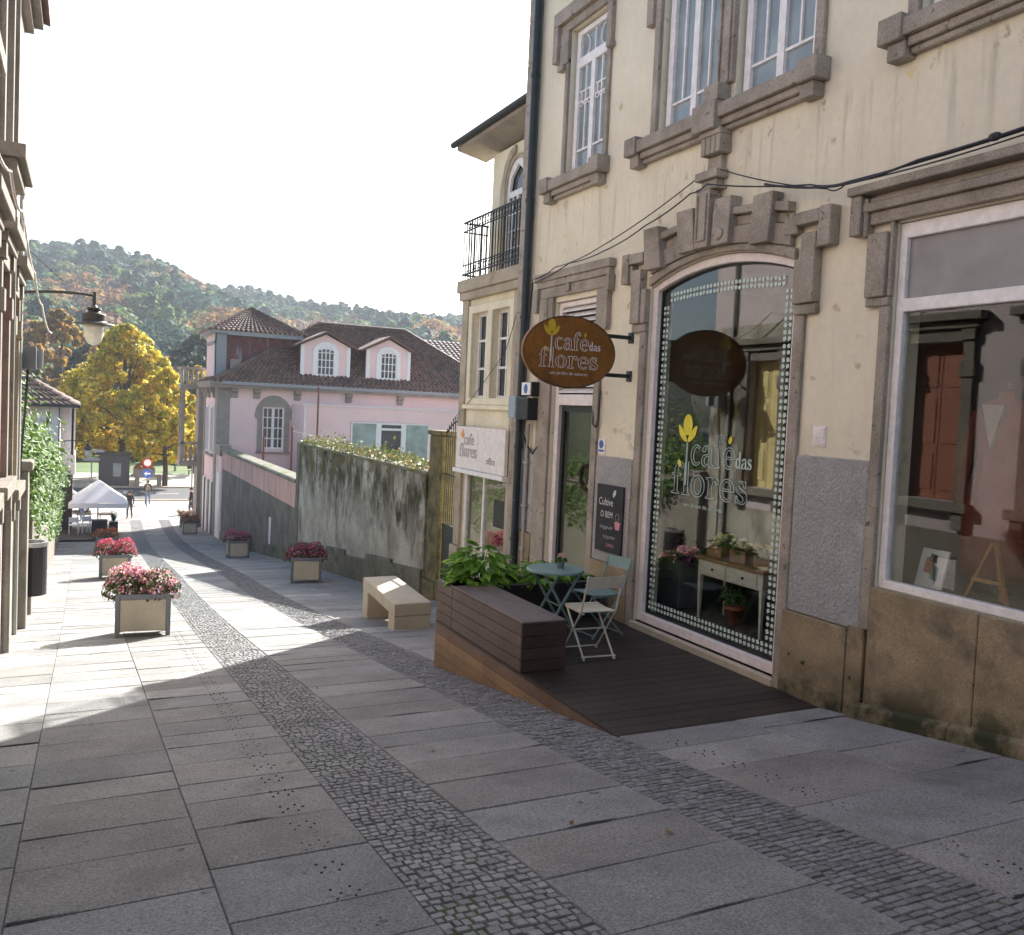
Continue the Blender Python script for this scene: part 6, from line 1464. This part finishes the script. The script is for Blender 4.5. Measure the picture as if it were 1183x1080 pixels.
# people
def person(label, loc, rz, shirt, legs, hair=(.03,.02,.015), step=.16, bag=None, h=1.72, arm=.12):
    t = tag(bpy.data.objects.new('person', None), label, 'person'); COL.objects.link(t); t.location = loc; t.rotation_euler = (0,0,rz); WL[t] = V3(loc)
    k = h/1.75
    J = {'pel':(0,0,.95),'wai':(0,0,1.08),'che':(0,.01,1.30),'nek':(0,.01,1.47),'hed':(0,.03,1.60),'top':(0,.02,1.72),
         'lh':(.09,0,.92),'lk':(.10,step*.6,.50),'la':(.10,step*.5,.09),'lt':(.11,step*.5+.17,.04),'rh':(-.09,0,.92),'rk':(-.10,-step*.3,.50),'ra':(-.10,-step,.10),'rt':(-.11,-step+.16,.04),
         'ls':(.18,0,1.42),'le':(.24,-.03,1.14),'lw':(.24,arm,.90),'ln':(.235,arm+.05,.82),'rs':(-.18,0,1.42),'re':(-.24,-.03,1.14),'rw':(-.24,arm*.5,.90),'rn':(-.235,arm*.5+.05,.82)}
    rd = {'pel':.145,'wai':.13,'che':.155,'nek':.055,'hed':.10,'top':.07,'lh':.10,'lk':.065,'la':.045,'lt':.04,'ls':.065,'le':.045,'lw':.035,'ln':.035}
    for s_ in ('h','k','a','t','s','e','w','n'): rd['r'+s_] = rd['l'+s_]
    ks = list(J); E_ = [('pel','wai'),('wai','che'),('che','nek'),('nek','hed'),('hed','top'),('pel','lh'),('lh','lk'),('lk','la'),('la','lt'),('pel','rh'),('rh','rk'),('rk','ra'),('ra','rt'),('che','ls'),('ls','le'),('le','lw'),('lw','ln'),('che','rs'),('rs','re'),('re','rw'),('rw','rn')]
    me = bpy.data.meshes.new('body'); me.from_pydata([tuple(v*k for v in J[q_]) for q_ in ks],[(ks.index(a),ks.index(b)) for a,b in E_],[])
    o = bpy.data.objects.new('body', me); COL.objects.link(o)
    sm = o.modifiers.new('s','SKIN'); ss = o.modifiers.new('u','SUBSURF'); ss.levels = ss.render_levels = 1
    for i, q_ in enumerate(ks):
        me.skin_vertices[0].data[i].radius = (rd[q_]*k,)*2
        me.skin_vertices[0].data[i].use_root = (q_ == 'pel')
    bpy.context.view_layer.update()
    ev = o.evaluated_get(bpy.context.evaluated_depsgraph_get()); m2 = bpy.data.meshes.new_from_object(ev)
    bpy.data.objects.remove(o)
    o = bpy.data.objects.new('body', m2); COL.objects.link(o); o.parent = t
    at = m2.color_attributes.new('Col','FLOAT_COLOR','CORNER')
    for pl in m2.polygons:
        c_ = pl.center/k
        if c_.z > 1.47 or (abs(c_.x) > .17 and c_.z < .93 and c_.z > .7): col = (.45,.27,.19)
        elif c_.z > .93 or abs(c_.x) > .19 and c_.z > .8: col = shirt
        elif c_.z < .09: col = (.03,.03,.03)
        else: col = legs
        for li in pl.loop_indices: at.data[li].color = (*col,1)
        pl.use_smooth = True
    m2.materials.clear(); m2.materials.append(M['cloth'])
    q = MB(); q.ball((0,.0,1.655*k),(.105*k,.115*k,.10*k),10,7,col=hair); q.build('hair', M['cloth'], t, local=True, smooth=True)
    q = MB(); q.ball((.035*k,.128*k,1.62*k),.012*k,6,4,col=(.02,.02,.02)); q.ball((-.035*k,.128*k,1.62*k),.012*k,6,4,col=(.02,.02,.02)); q.ball((0,.135*k,1.59*k),(.014*k,.02*k,.022*k),6,4,col=(.45,.27,.19)); q.box(-.025*k,.025*k,.118*k,.13*k,1.545*k,1.552*k,(.3,.1,.09)); q.build('face', M['cloth'], t, local=True)
    if bag:
        q = MB(); q.ball((0,-.22*k,1.22*k),(.15*k,.10*k,.22*k),10,8,col=bag); q.build('backpack', M['cloth'], t, local=True, smooth=True)
    return t
person('person in dark jacket and dark trousers standing at the edge of the white parasol', (2.75,58.6,gz(58.6)), rad(160), (.02,.022,.03), (.05,.055,.07), arm=.22)
person('person with an olive backpack and blue jeans at the kerb under the arrow sign', (4.25,66.2,gz(66)), rad(-15), (.05,.03,.035), (.10,.16,.28), bag=(.16,.13,.05), step=.2)
person('person in blue trousers standing behind the parasol pole', (.15,57.2,gz(57)), rad(80), (.06,.09,.16), (.05,.08,.17))
person('person in dark clothes at the mansion corner by the signpost', (6.55,60.8,gz(61)), rad(100), (.025,.02,.03), (.03,.03,.05))
person('tiny distant person in grey walking across the park beyond the trees', (8.6,95,-5.97), rad(60), (.12,.13,.13), (.08,.09,.09))
# car behind the parasol
car = thing('parked_car', 'silver hatchback parked behind the white parasol', 'car', (-.35,62.5,gz(62.5)))
cz_ = gz(62.5); cx1 = 1.05
def cp(u): return cx1-u
prof = [(0,.35),(0,.62),(.15,.78),(.9,.90),(1.55,1.38),(2.9,1.46),(3.7,1.15),(4.0,.95),(4.05,.5),(3.9,.3),(.1,.28)]
q = MB(); q.prism([(cp(u),cz_+v) for u,v in prof],'y',61.75,63.4); q.build('body', M['car_paint'], car, bevel=.06, seg=2)
q = MB(); q.prism([(cp(u),cz_+v) for u,v in ((1.05,.93),(1.6,1.32),(2.25,1.38),(2.25,.93))],'y',61.735,61.749); q.prism([(cp(u),cz_+v) for u,v in ((2.32,.93),(2.32,1.38),(2.9,1.38),(3.5,1.12),(3.5,.95))],'y',61.735,61.749); q.build('side_window', M['pane_dark'], car)
for u in (.8,3.25):
    for yy_ in (61.78,63.2):
        q = MB(); q.cyl((cp(u),yy_-.06,cz_+.31),(cp(u),yy_+.14,cz_+.31),.31,None,20); wv = q.build('wheel', M['tyre'], car)
        q = MB(); q.cyl((cp(u),yy_-.075,cz_+.31),(cp(u),yy_-.061,cz_+.31),.20,None,14); q.build('rim', M['bin_steel'], wv)
q = MB(); q.ball((cp(.1),61.95,cz_+.66),(.10,.16,.08),8,6); q.build('headlight', M['lamp_globe'], car); q = MB(); q.ball((cp(.1),63.2,cz_+.66),(.10,.16,.08),8,6); q.build('headlight', M['lamp_globe'], car)
for u in (2.28,): q = MB(); q.box(cp(u)-.05,cp(u)+.05,61.73,61.749,cz_+.8,cz_+.83); q.build('door_handle', M['dark_iron'], car)
# kiosk, signs, flower trough, signpost
t = thing('kiosk', 'dark grey kiosk with pale rooflets beneath the yellow tree', 'kiosk', (2.6,70.5,-6.0))
q = MB(); q.box(1.35,3.65,79.4,81,-5.95,-3.45); q.build('cabin', M['kiosk'], t, bevel=.03)
q = MB(); q.box(1.2,3.8,79.2,81.2,-3.449,-3.25); q.build('roof', M['lamp_dark'], t)
q = MB(); q.box(2.4,3.0,79.37,79.399,-5.2,-4.1); q.build('window', M['pane'], t)
q = MB(); q.box(.2,1.4,78.9,79.9,-3.9,-3.7); q.box(.8,1.7,78.8,79.6,-3.2,-3.0); q.box(.75,.85,79.3,79.4,-5.95,-3.9); q.build('rooflet', M['box_grey'], t)
t = thing('stone_flower_trough', 'stone trough of orange flowers beneath the yellow tree', 'flower trough', (4.6,79.5,-5.94))
q = MB(); q.box(3.8,6.4,78.9,80,-5.2,-5.02); q.box(4.1,4.4,79,79.9,-5.94,-5.2); q.box(5.8,6.1,79,79.9,-5.94,-5.2); q.box(3.95,5.6,79.1,79.8,-5.018,-4.5); q.build('trough', M['mansion_stone'], t)
q = MB(); flowers(q,(4.75,79.45,-4.5),.8,.4,.4,320,.16,[(.65,.14,.02),(.70,.25,.04),(.5,.08,.02)],91); q.build('blossom', M['flower'], t)
t = thing('traffic_sign', 'round blue direction sign with a white arrow on a grey post', 'traffic sign', (4.0,64.5,-6))
sxp, syp = 4.08, 64.6
q = MB(); q.cyl((sxp,syp+.05,-6.02),(sxp,syp+.05,-2.45),.035,None,8); q.build('post', M['steel_grey'], t)
q = MB(); q.prism(ell(sxp,-3.72,.31,.31,0,345,23),'y',syp-.01,syp+.01); dsc = q.build('blue_disc', M['blue'], t)
q = MB(); q.prism([(sxp-.21,-3.72),(sxp-.03,-3.56),(sxp-.03,-3.67),(sxp+.2,-3.67),(sxp+.2,-3.77),(sxp-.03,-3.77),(sxp-.03,-3.88)],'y',syp-.016,syp-.0105); q.build('arrow', M['white_paint'], dsc)
q = MB(); q.prism(ell(sxp,-2.98,.30,.30,0,345,23),'y',syp-.01,syp+.01); rd_ = q.build('red_disc', M['red'], t)
q = MB(); q.prism(ell(sxp,-2.98,.22,.22,0,345,23),'y',syp-.016,syp-.0105); q.build('white_field', M['white_paint'], rd_)
q = MB(); q.cyl((6.9,64,-6.02),(6.9,64,-2.4),.05,.045,8); q.cyl((6.9,64,-6.02),(6.9,64,-5.6),.08,.07,8); tag(q.build('signpost', M['steel_grey'], bevel=.005), 'slim grey street post at the plaza corner beside the mansion', 'post')
q = MB(); q.box(5.9,8.2,60.3,62.6,-6.1,-5.86); tag(q.build('traffic_island', M['granite_light'], bevel=.03), kind='structure')
t = thing('park_bench', 'dark slatted park bench on the lawn beyond the road', 'bench', (10.2,90,-5.94))
q = MB()
for i in range(4): q.box(9.3,11.1,90+i*.12,90+i*.12+.09,-5.52,-5.48)
q.build('seat', M['dark_wood'], t); q = MB(); q.box(9.3,11.1,90.52,90.56,-5.35,-5.05); q.build('backrest', M['dark_wood'], t)
for x in (9.4,10.95): q = MB(); q.box(x,x+.06,90,90.5,-5.94,-5.52); q.build('leg', M['dark_iron'], t)
# ------------------------------------------------------------------ trees of the plaza
def np_mesh(name, V_, F_, C_, mat, loc=(0,0,0)):
    """V_ (n,3) ; F_ (m,4) ; C_ (m,3) face colours"""
    me = bpy.data.meshes.new(name); n, m = len(V_), len(F_); k = F_.shape[1]
    me.vertices.add(n); me.vertices.foreach_set('co', (V_-np.array(loc)).astype(np.float32).ravel())
    me.loops.add(m*k); me.loops.foreach_set('vertex_index', F_.astype(np.int32).ravel())
    me.polygons.add(m); me.polygons.foreach_set('loop_start', np.arange(0, m*k, k, dtype=np.int32)); 
    me.update(calc_edges=True); me.validate()
    at = me.color_attributes.new('Col','FLOAT_COLOR','CORNER'); cc = np.ones((m, 4), dtype=np.float32); cc[:, :3] = C_
    at.data.foreach_set('color', np.repeat(cc, k, axis=0).ravel())
    me.materials.append(mat); o = bpy.data.objects.new(name, me); COL.objects.link(o); o.location = loc; return o
def leaf_cloud(rng, centres, radii, n, size, cols, jit=.25):
    """n leaf quads scattered in clumps; returns V,F,C"""
    ci = rng.integers(0, len(centres), n); d = rng.normal(size=(n,3)); d /= np.linalg.norm(d,axis=1)[:,None]
    rr = radii[ci][:,None]*(rng.random((n,1))**.45)
    P = centres[ci]+d*rr*np.array([1,1,.8]); nr = d+rng.normal(size=(n,3))*.7+np.array([0,0,.3]); nr /= np.linalg.norm(nr,axis=1)[:,None]
    a = np.cross(nr, rng.normal(size=(n,3))); a /= np.linalg.norm(a,axis=1)[:,None]; b = np.cross(nr, a)
    s = size*(.6+.8*rng.random((n,1)))
    V_ = np.stack([P-a*s, P-b*s*.6+nr*s*.15, P+a*s, P+b*s*.6+nr*s*.15],axis=1).reshape(-1,3)
    F_ = np.arange(4*n).reshape(n,4); cols = np.array(cols); tint = rng.integers(0,len(cols),len(centres))
    pick = np.where(rng.random(n) < .55, tint[ci], rng.integers(0,len(cols),n)); C_ = cols[pick]*(1+jit*(rng.random((n,1))*2-1))
    return V_, F_, C_
def tree(name, label, base, h, crown, cols, seed, nleaf, leaf, trunk_r=.22, trunk_h=None, mat='autumn', ncl=90, group=None, cone=.0, cat='tree'):
    bx, by, bz = base; rng = np.random.default_rng(seed); rr_ = random.Random(seed)
    t = thing(name, label, cat, base, 0, group)
    th = trunk_h or h*.25; cw, cd = crown; cz0 = bz+th*.75; ch = h-th*.75
    # clump centres
    C = []; Rd = []
    while len(C) < ncl:
        u = rng.random(); ang = rng.random()*2*PI
        prof = (math.sin(PI*min(1,(.10+.9*u)**(.75)))**.75)*(1-cone*u) if True else 1
        k = math.sqrt(rng.random())*1.0
        k = .45+.55*k if rng.random() < .75 else k
        C.append((bx+cw*prof*k*math.cos(ang), by+cd*prof*k*math.sin(ang), cz0+ch*(.04+.90*u))); Rd.append(rng.uniform(.09,.19)*min(cw,ch*.6)*(1.15-.5*u))
    C = np.array(C); Rd = np.array(Rd)
    V_, F_, Cc = leaf_cloud(rng, C, Rd, nleaf, leaf, cols)
    o = np_mesh('crown', V_, F_, Cc, M[mat], base); o.parent = t; o.location = (0,0,0); WL[o] = V3(base)
    q = MB(); q.tube([(bx,by,bz-.3),(bx+.05,by,bz+th*.5),(bx-.05,by+.05,bz+th),(bx,by,bz+h*.55),(bx+.1,by,bz+h*.9)],[trunk_r*1.25,trunk_r,trunk_r*.9,trunk_r*.55,trunk_r*.12],9)
    for i in range(14):
        c = C[rr_.randrange(len(C))]; z0 = bz+th+(c[2]-bz-th)*.45; z0 = max(z0, bz+th*.85)
        q.tube([(bx,by,z0),((bx+c[0])/2,(by+c[1])/2,(z0+c[2])/2+.2),tuple(c)],[trunk_r*.42,trunk_r*.28,trunk_r*.07],6)
    q.build('trunk', M['bark'], t)
    return t
YEL = [(.46,.42,.04),(.62,.47,.03),(.70,.54,.05),(.50,.42,.03),(.58,.36,.02),(.44,.38,.04),(.78,.60,.09),(.34,.32,.035)]
tree('plane_tree', 'large golden yellow plane tree in the middle of the plaza', (3.3,84,-5.95), 14.0, (6.0,5.2), YEL, 3, 34000, .19, .28, 3.0, ncl=230, cone=.2)
tree('plane_tree', 'slimmer golden yellow tree with a bare dark trunk beyond the blue arrow sign', (6.35,78.9,-5.94), 10.2, (3.3,3.2), YEL, 5, 13000, .17, .20, 2.7, ncl=110)
tree('plane_tree', 'yellow green tree rising behind the pink and white corner house', (-1.2,88,-5.95), 9.0, (3.2,3.0), YEL[2:6]+[(.16,.18,.03)], 6, 5000, .2, .2, 2.2, ncl=60)
tree('plane_tree', 'thin brownish yellow tree close to the mansion balcony', (10.2,93,-5.95), 11.0, (3.4,3.2), [(.40,.30,.04),(.30,.24,.04),(.22,.22,.05),(.46,.32,.03)], 7, 5200, .19, .2, 2.8, ncl=70)
DG = [(.030,.055,.018),(.045,.075,.02),(.06,.09,.03),(.025,.045,.02)]
tree('broadleaf_tree', 'orange brown tree at the foot of the hill beside the lantern', (-2.5,128,-5.9), 19, (6.5,6), [(.40,.20,.03),(.46,.26,.04),(.32,.19,.04),(.26,.20,.05)], 8, 6000, .4, .35, 5, ncl=80)
tree('broadleaf_tree', 'dark green tree at the hill foot between the lantern and the large plane tree', (3.0,135,-5.9), 16, (6.5,6), DG, 9, 5500, .42, .35, 4, ncl=70, mat='leaf')
tree('broadleaf_tree', 'dark green rounded tree at the hill foot between the plane tree and the mansion tower', (14.5,132,-5.9), 17, (6.5,6), DG+[(.08,.11,.03)], 10, 6000, .42, .35, 4, ncl=80, mat='leaf')
tree('broadleaf_tree', 'olive brown tree behind the mansion tower', (23,138,-5.9), 17, (6.5,6), [(.13,.11,.04),(.17,.12,.05),(.09,.10,.03)], 11, 5000, .42, .35, 4, ncl=70, mat='leaf')
tree('broadleaf_tree', 'low dark tree far behind the corner house roof', (-9,120,-5.9), 14, (6,6), DG, 12, 5000, .42, .35, 3, ncl=70, mat='leaf')
# shrubs of the park
q = MB(); 
rng = np.random.default_rng(4); cs = np.stack([rng.uniform(-6,26,120), rng.uniform(104,112,120), rng.uniform(-5.6,-3.4,120)],axis=1)
V_, F_, C_ = leaf_cloud(rng, cs, np.full(120,1.0), 9000, .25, [(.10,.15,.03),(.16,.19,.04),(.07,.10,.03),(.24,.20,.04)])
tag(np_mesh('park_shrubbery', V_, F_, C_, M['leaf']), 'mixed green shrubbery at the far edge of the park lawn', 'shrubbery', kind='stuff')
# ------------------------------------------------------------------ wooded hill
AZ = np.radians([-40,-12,-2.8,0.05,2.36,4.75,6.73,9.77,11.88,15.08,17.8,19.98,22.77,27,34,50])
EL = np.radians([6.5,7.6,8.32,8.45,8.11,7.86,7.1,6.95,6.25,5.94,5.8,6.4,6.2,6.0,5.5,5.0])
RR = 470.; R0 = 125.
def hill_z(az, rr):
    top = 1.6+np.tan(np.interp(az, AZ, EL))*RR-13.
    u = np.clip((rr-R0)/(RR-R0),0,1.3); s = np.where(u < 1, u*.62+.38*(u*u*(3-2*u)), 1-(u-1)*1.2)
    und = 3.2*np.sin(az*26+rr*.018)*np.clip(u*3,0,1)*np.clip((1.05-u)*4,0,1)
    return -6.6+(top+6.6)*s+und
na, nr_ = 90, 50; az = np.radians(np.linspace(-35,45,na)); rr = np.linspace(R0,RR*1.28,nr_)
A_, B_ = np.meshgrid(az, rr, indexing='ij'); Z_ = hill_z(A_, B_); V_ = np.stack([np.sin(A_)*B_, np.cos(A_)*B_, Z_],axis=-1).reshape(-1,3)
I_ = np.arange(na*nr_).reshape(na,nr_); F_ = np.stack([I_[:-1,:-1],I_[1:,:-1],I_[1:,1:],I_[:-1,1:]],axis=-1).reshape(-1,4)
o = np_mesh('hill', V_, F_, np.ones((len(F_),3)), M['hill']); tag(o, kind='structure')
rng = np.random.default_rng(17); prot = []
def blob(kind, k):
    """crown prototype, unit height: conifer-ish (0), round (1), pine umbrella (2)"""
    r = np.random.default_rng(k); Vs, Fs = [], []; n = 190
    if kind == 0: u = r.random(n)**.8; rad_ = .30*(1-u)**.7+.03; zz = .12+.88*u
    elif kind == 1: u = r.random(n); rad_ = .36*np.sqrt(np.clip(1-(2*u-1)**2,0,1)); zz = .22+.78*u
    else: u = r.random(n); rad_ = .40*np.sqrt(np.clip(1-(1.6*u-.6)**2,0,1)); zz = .55+.45*u
    rad_ = rad_*(.8+.35*r.random(n)); an = r.random(n)*2*PI
    lob = 1+.22*np.sin(an*3+k)+.12*np.sin(an*5+zz*9+k*2)
    P = np.stack([rad_*lob*np.cos(an), rad_*lob*np.sin(an), zz],axis=1)
    d = np.stack([np.cos(an), np.sin(an), (zz-.45)*1.3],axis=1)+r.normal(size=(n,3))*.45+np.array([0,0,.25]); d /= np.linalg.norm(d,axis=1)[:,None]
    a = np.cross(d, r.normal(size=(n,3))); a /= np.linalg.norm(a,axis=1)[:,None]; b = np.cross(d,a); s = .062*(.6+.8*r.random((n,1)))
    return np.stack([P-a*s,P-b*s*.8+d*s*.25,P+a*s,P+b*s*.8+d*s*.25],axis=1).reshape(-1,3), np.arange(4*n).reshape(n,4)
prot = {0:[blob(0,k) for k in range(4)],1:[blob(1,k+10) for k in range(5)],2:[blob(2,k+20) for k in range(3)]}
PAL = {'dark':[(.036,.078,.046),(.046,.09,.05),(.03,.068,.042)], 'green':[(.095,.155,.04),(.12,.175,.045),(.08,.13,.042)], 'olive':[(.19,.175,.055),(.16,.16,.055)], 'orange':[(.30,.165,.055),(.35,.21,.065),(.27,.14,.06)], 'brown':[(.22,.13,.07),(.19,.12,.07)]}
Vs, Fs, Cs = [], [], []; off_ = 0; cnt = 0
patch = lambda a, r_: math.sin(a*41+1.3)*math.cos(r_*.023+a*9)+.6*math.sin(r_*.051+a*17)
for i in range(3300):
    a = math.radians(rng.uniform(-14,32)); u = rng.random(); r_ = math.sqrt((R0+8)**2+u*((RR+8)**2-(R0+8)**2))
    u2 = (r_-R0)/(RR-R0); pt = patch(a, r_)+rng.normal()*.35
    if u2 > .72: kd = 2 if rng.random() < .45 else 0; pal = 'dark' if rng.random() < .86 else 'green'
    elif pt > .42: kd = 1; pal = 'orange' if rng.random() < .6 else 'brown'
    elif pt > .15: kd = 1; pal = 'olive' if rng.random() < .5 else 'green'
    elif pt > -.5: kd = 1 if rng.random() < .6 else 0; pal = 'green' if rng.random() < .55 else 'dark'
    else: kd = 0 if rng.random() < .5 else 2; pal = 'dark'
    hh = rng.uniform(7,12.5)*(1.0 if kd != 0 else 1.12); ww = hh*rng.uniform(.85,1.25)
    v, f = prot[kd][rng.integers(len(prot[kd]))]; th = rng.random()*6.28; cth, sth = math.cos(th), math.sin(th)
    x, y = math.sin(a)*r_, math.cos(a)*r_; z = float(hill_z(np.array(a), np.array(r_)))-.6
    vv = np.stack([(v[:,0]*cth-v[:,1]*sth)*ww+x,(v[:,0]*sth+v[:,1]*cth)*ww+y,v[:,2]*hh+z],axis=1)
    c = np.array(PAL[pal][rng.integers(len(PAL[pal]))])*rng.uniform(.8,1.25)
    Vs.append(vv); Fs.append(f+off_); off_ += len(v); Cs.append(c[None,:]*(.85+.3*rng.random((len(f),1))))
tag(np_mesh('hillside_forest', np.concatenate(Vs), np.concatenate(Fs), np.concatenate(Cs), M['far_leaf']), 'mixed autumn woodland of pines and orange brown broadleaf trees covering the far hill', 'forest', kind='stuff')
# ------------------------------------------------------------------ air
hz = MB(); hz.box(-420,480,-90,640,-7.6,95)
hm = bpy.data.materials.new('haze_air'); hm.use_nodes = True; nt = hm.node_tree; nt.nodes.clear()
ho = N(nt,'ShaderNodeOutputMaterial'); pvn = N(nt,'ShaderNodeVolumePrincipled'); pvn.inputs['Color'].default_value = (.80,.88,1,1); pvn.inputs['Density'].default_value = HAZE = .00032; pvn.inputs['Anisotropy'].default_value = .3
nt.links.new(pvn.outputs[0], ho.inputs['Volume'])
if HAZE > 0:
    tag(hz.build('haze', hm, loc=(0,0,0)), kind='stuff')
# ------------------------------------------------------------------ light
SUN_EL = rad(32); SDX, SDY = .684, .73          # towards the sun (horizontal)
sl = bpy.data.lights.new('sun', 'SUN'); sl.energy = 5.0; sl.angle = rad(.53); sl.color = (1,.975,.93)
so = bpy.data.objects.new('sun', sl); COL.objects.link(so)
dv = Vector((SDX*math.cos(SUN_EL), SDY*math.cos(SUN_EL), math.sin(SUN_EL)))
so.rotation_euler = dv.to_track_quat('Z','Y').to_euler(); so.location = dv*40
w_ = bpy.data.worlds.new('World'); sc.world = w_; w_.use_nodes = True; nt = w_.node_tree
bg = nt.nodes['Background']; sk = N(nt,'ShaderNodeTexSky', sky_type='NISHITA'); sk.sun_disc = False
sk.sun_elevation = SUN_EL; sk.sun_rotation = math.atan2(SDX, SDY); sk.air_density = 1.0; sk.dust_density = 2.5; sk.ozone_density = 1.0
nt.links.new(sk.outputs[0], bg.inputs[0]); bg.inputs[1].default_value = .085
# ------------------------------------------------------------------ camera
f, cx_, cy_ = 1020., 591.5, 525.; vp = (95., 453.); roll = .046
d = Vector((vp[0]-cx_, vp[1]-cy_, f)); P2 = d+1000*Vector((math.cos(roll), math.sin(roll), 0))
u = d.cross(P2).normalized()
if u.y > 0: u = -u
d.normalize(); r_ = d.cross(u)
if r_.x < 0: r_ = -r_
# rows r_, d, u are the world axes in camera axes (x right, y down, z forward)
xw = Vector((r_.x, d.x, u.x)); yw = Vector((r_.y, d.y, u.y)); zw = Vector((r_.z, d.z, u.z))
cm = bpy.data.cameras.new('camera'); co = bpy.data.objects.new('camera', cm); COL.objects.link(co)
m = Matrix.Identity(4)
for i in range(3): m[i][0] = xw[i]; m[i][1] = -yw[i]; m[i][2] = -zw[i]
m[2][3] = 1.6
co.matrix_world = m
cm.sensor_fit = 'HORIZONTAL'; cm.sensor_width = 36; cm.lens = f/1183*36; cm.shift_y = (cy_-540)/1183; cm.clip_start = .05; cm.clip_end = 3000
sc.camera = co
sc.view_settings.view_transform = 'Standard'; sc.view_settings.look = 'None'; sc.view_settings.exposure = 1.8; sc.view_settings.gamma = 1
sc.render.engine = 'CYCLES'
try:
    sc.cycles.max_bounces = 8; sc.cycles.transparent_max_bounces = 12; sc.cycles.volume_bounces = 0
except Exception: pass
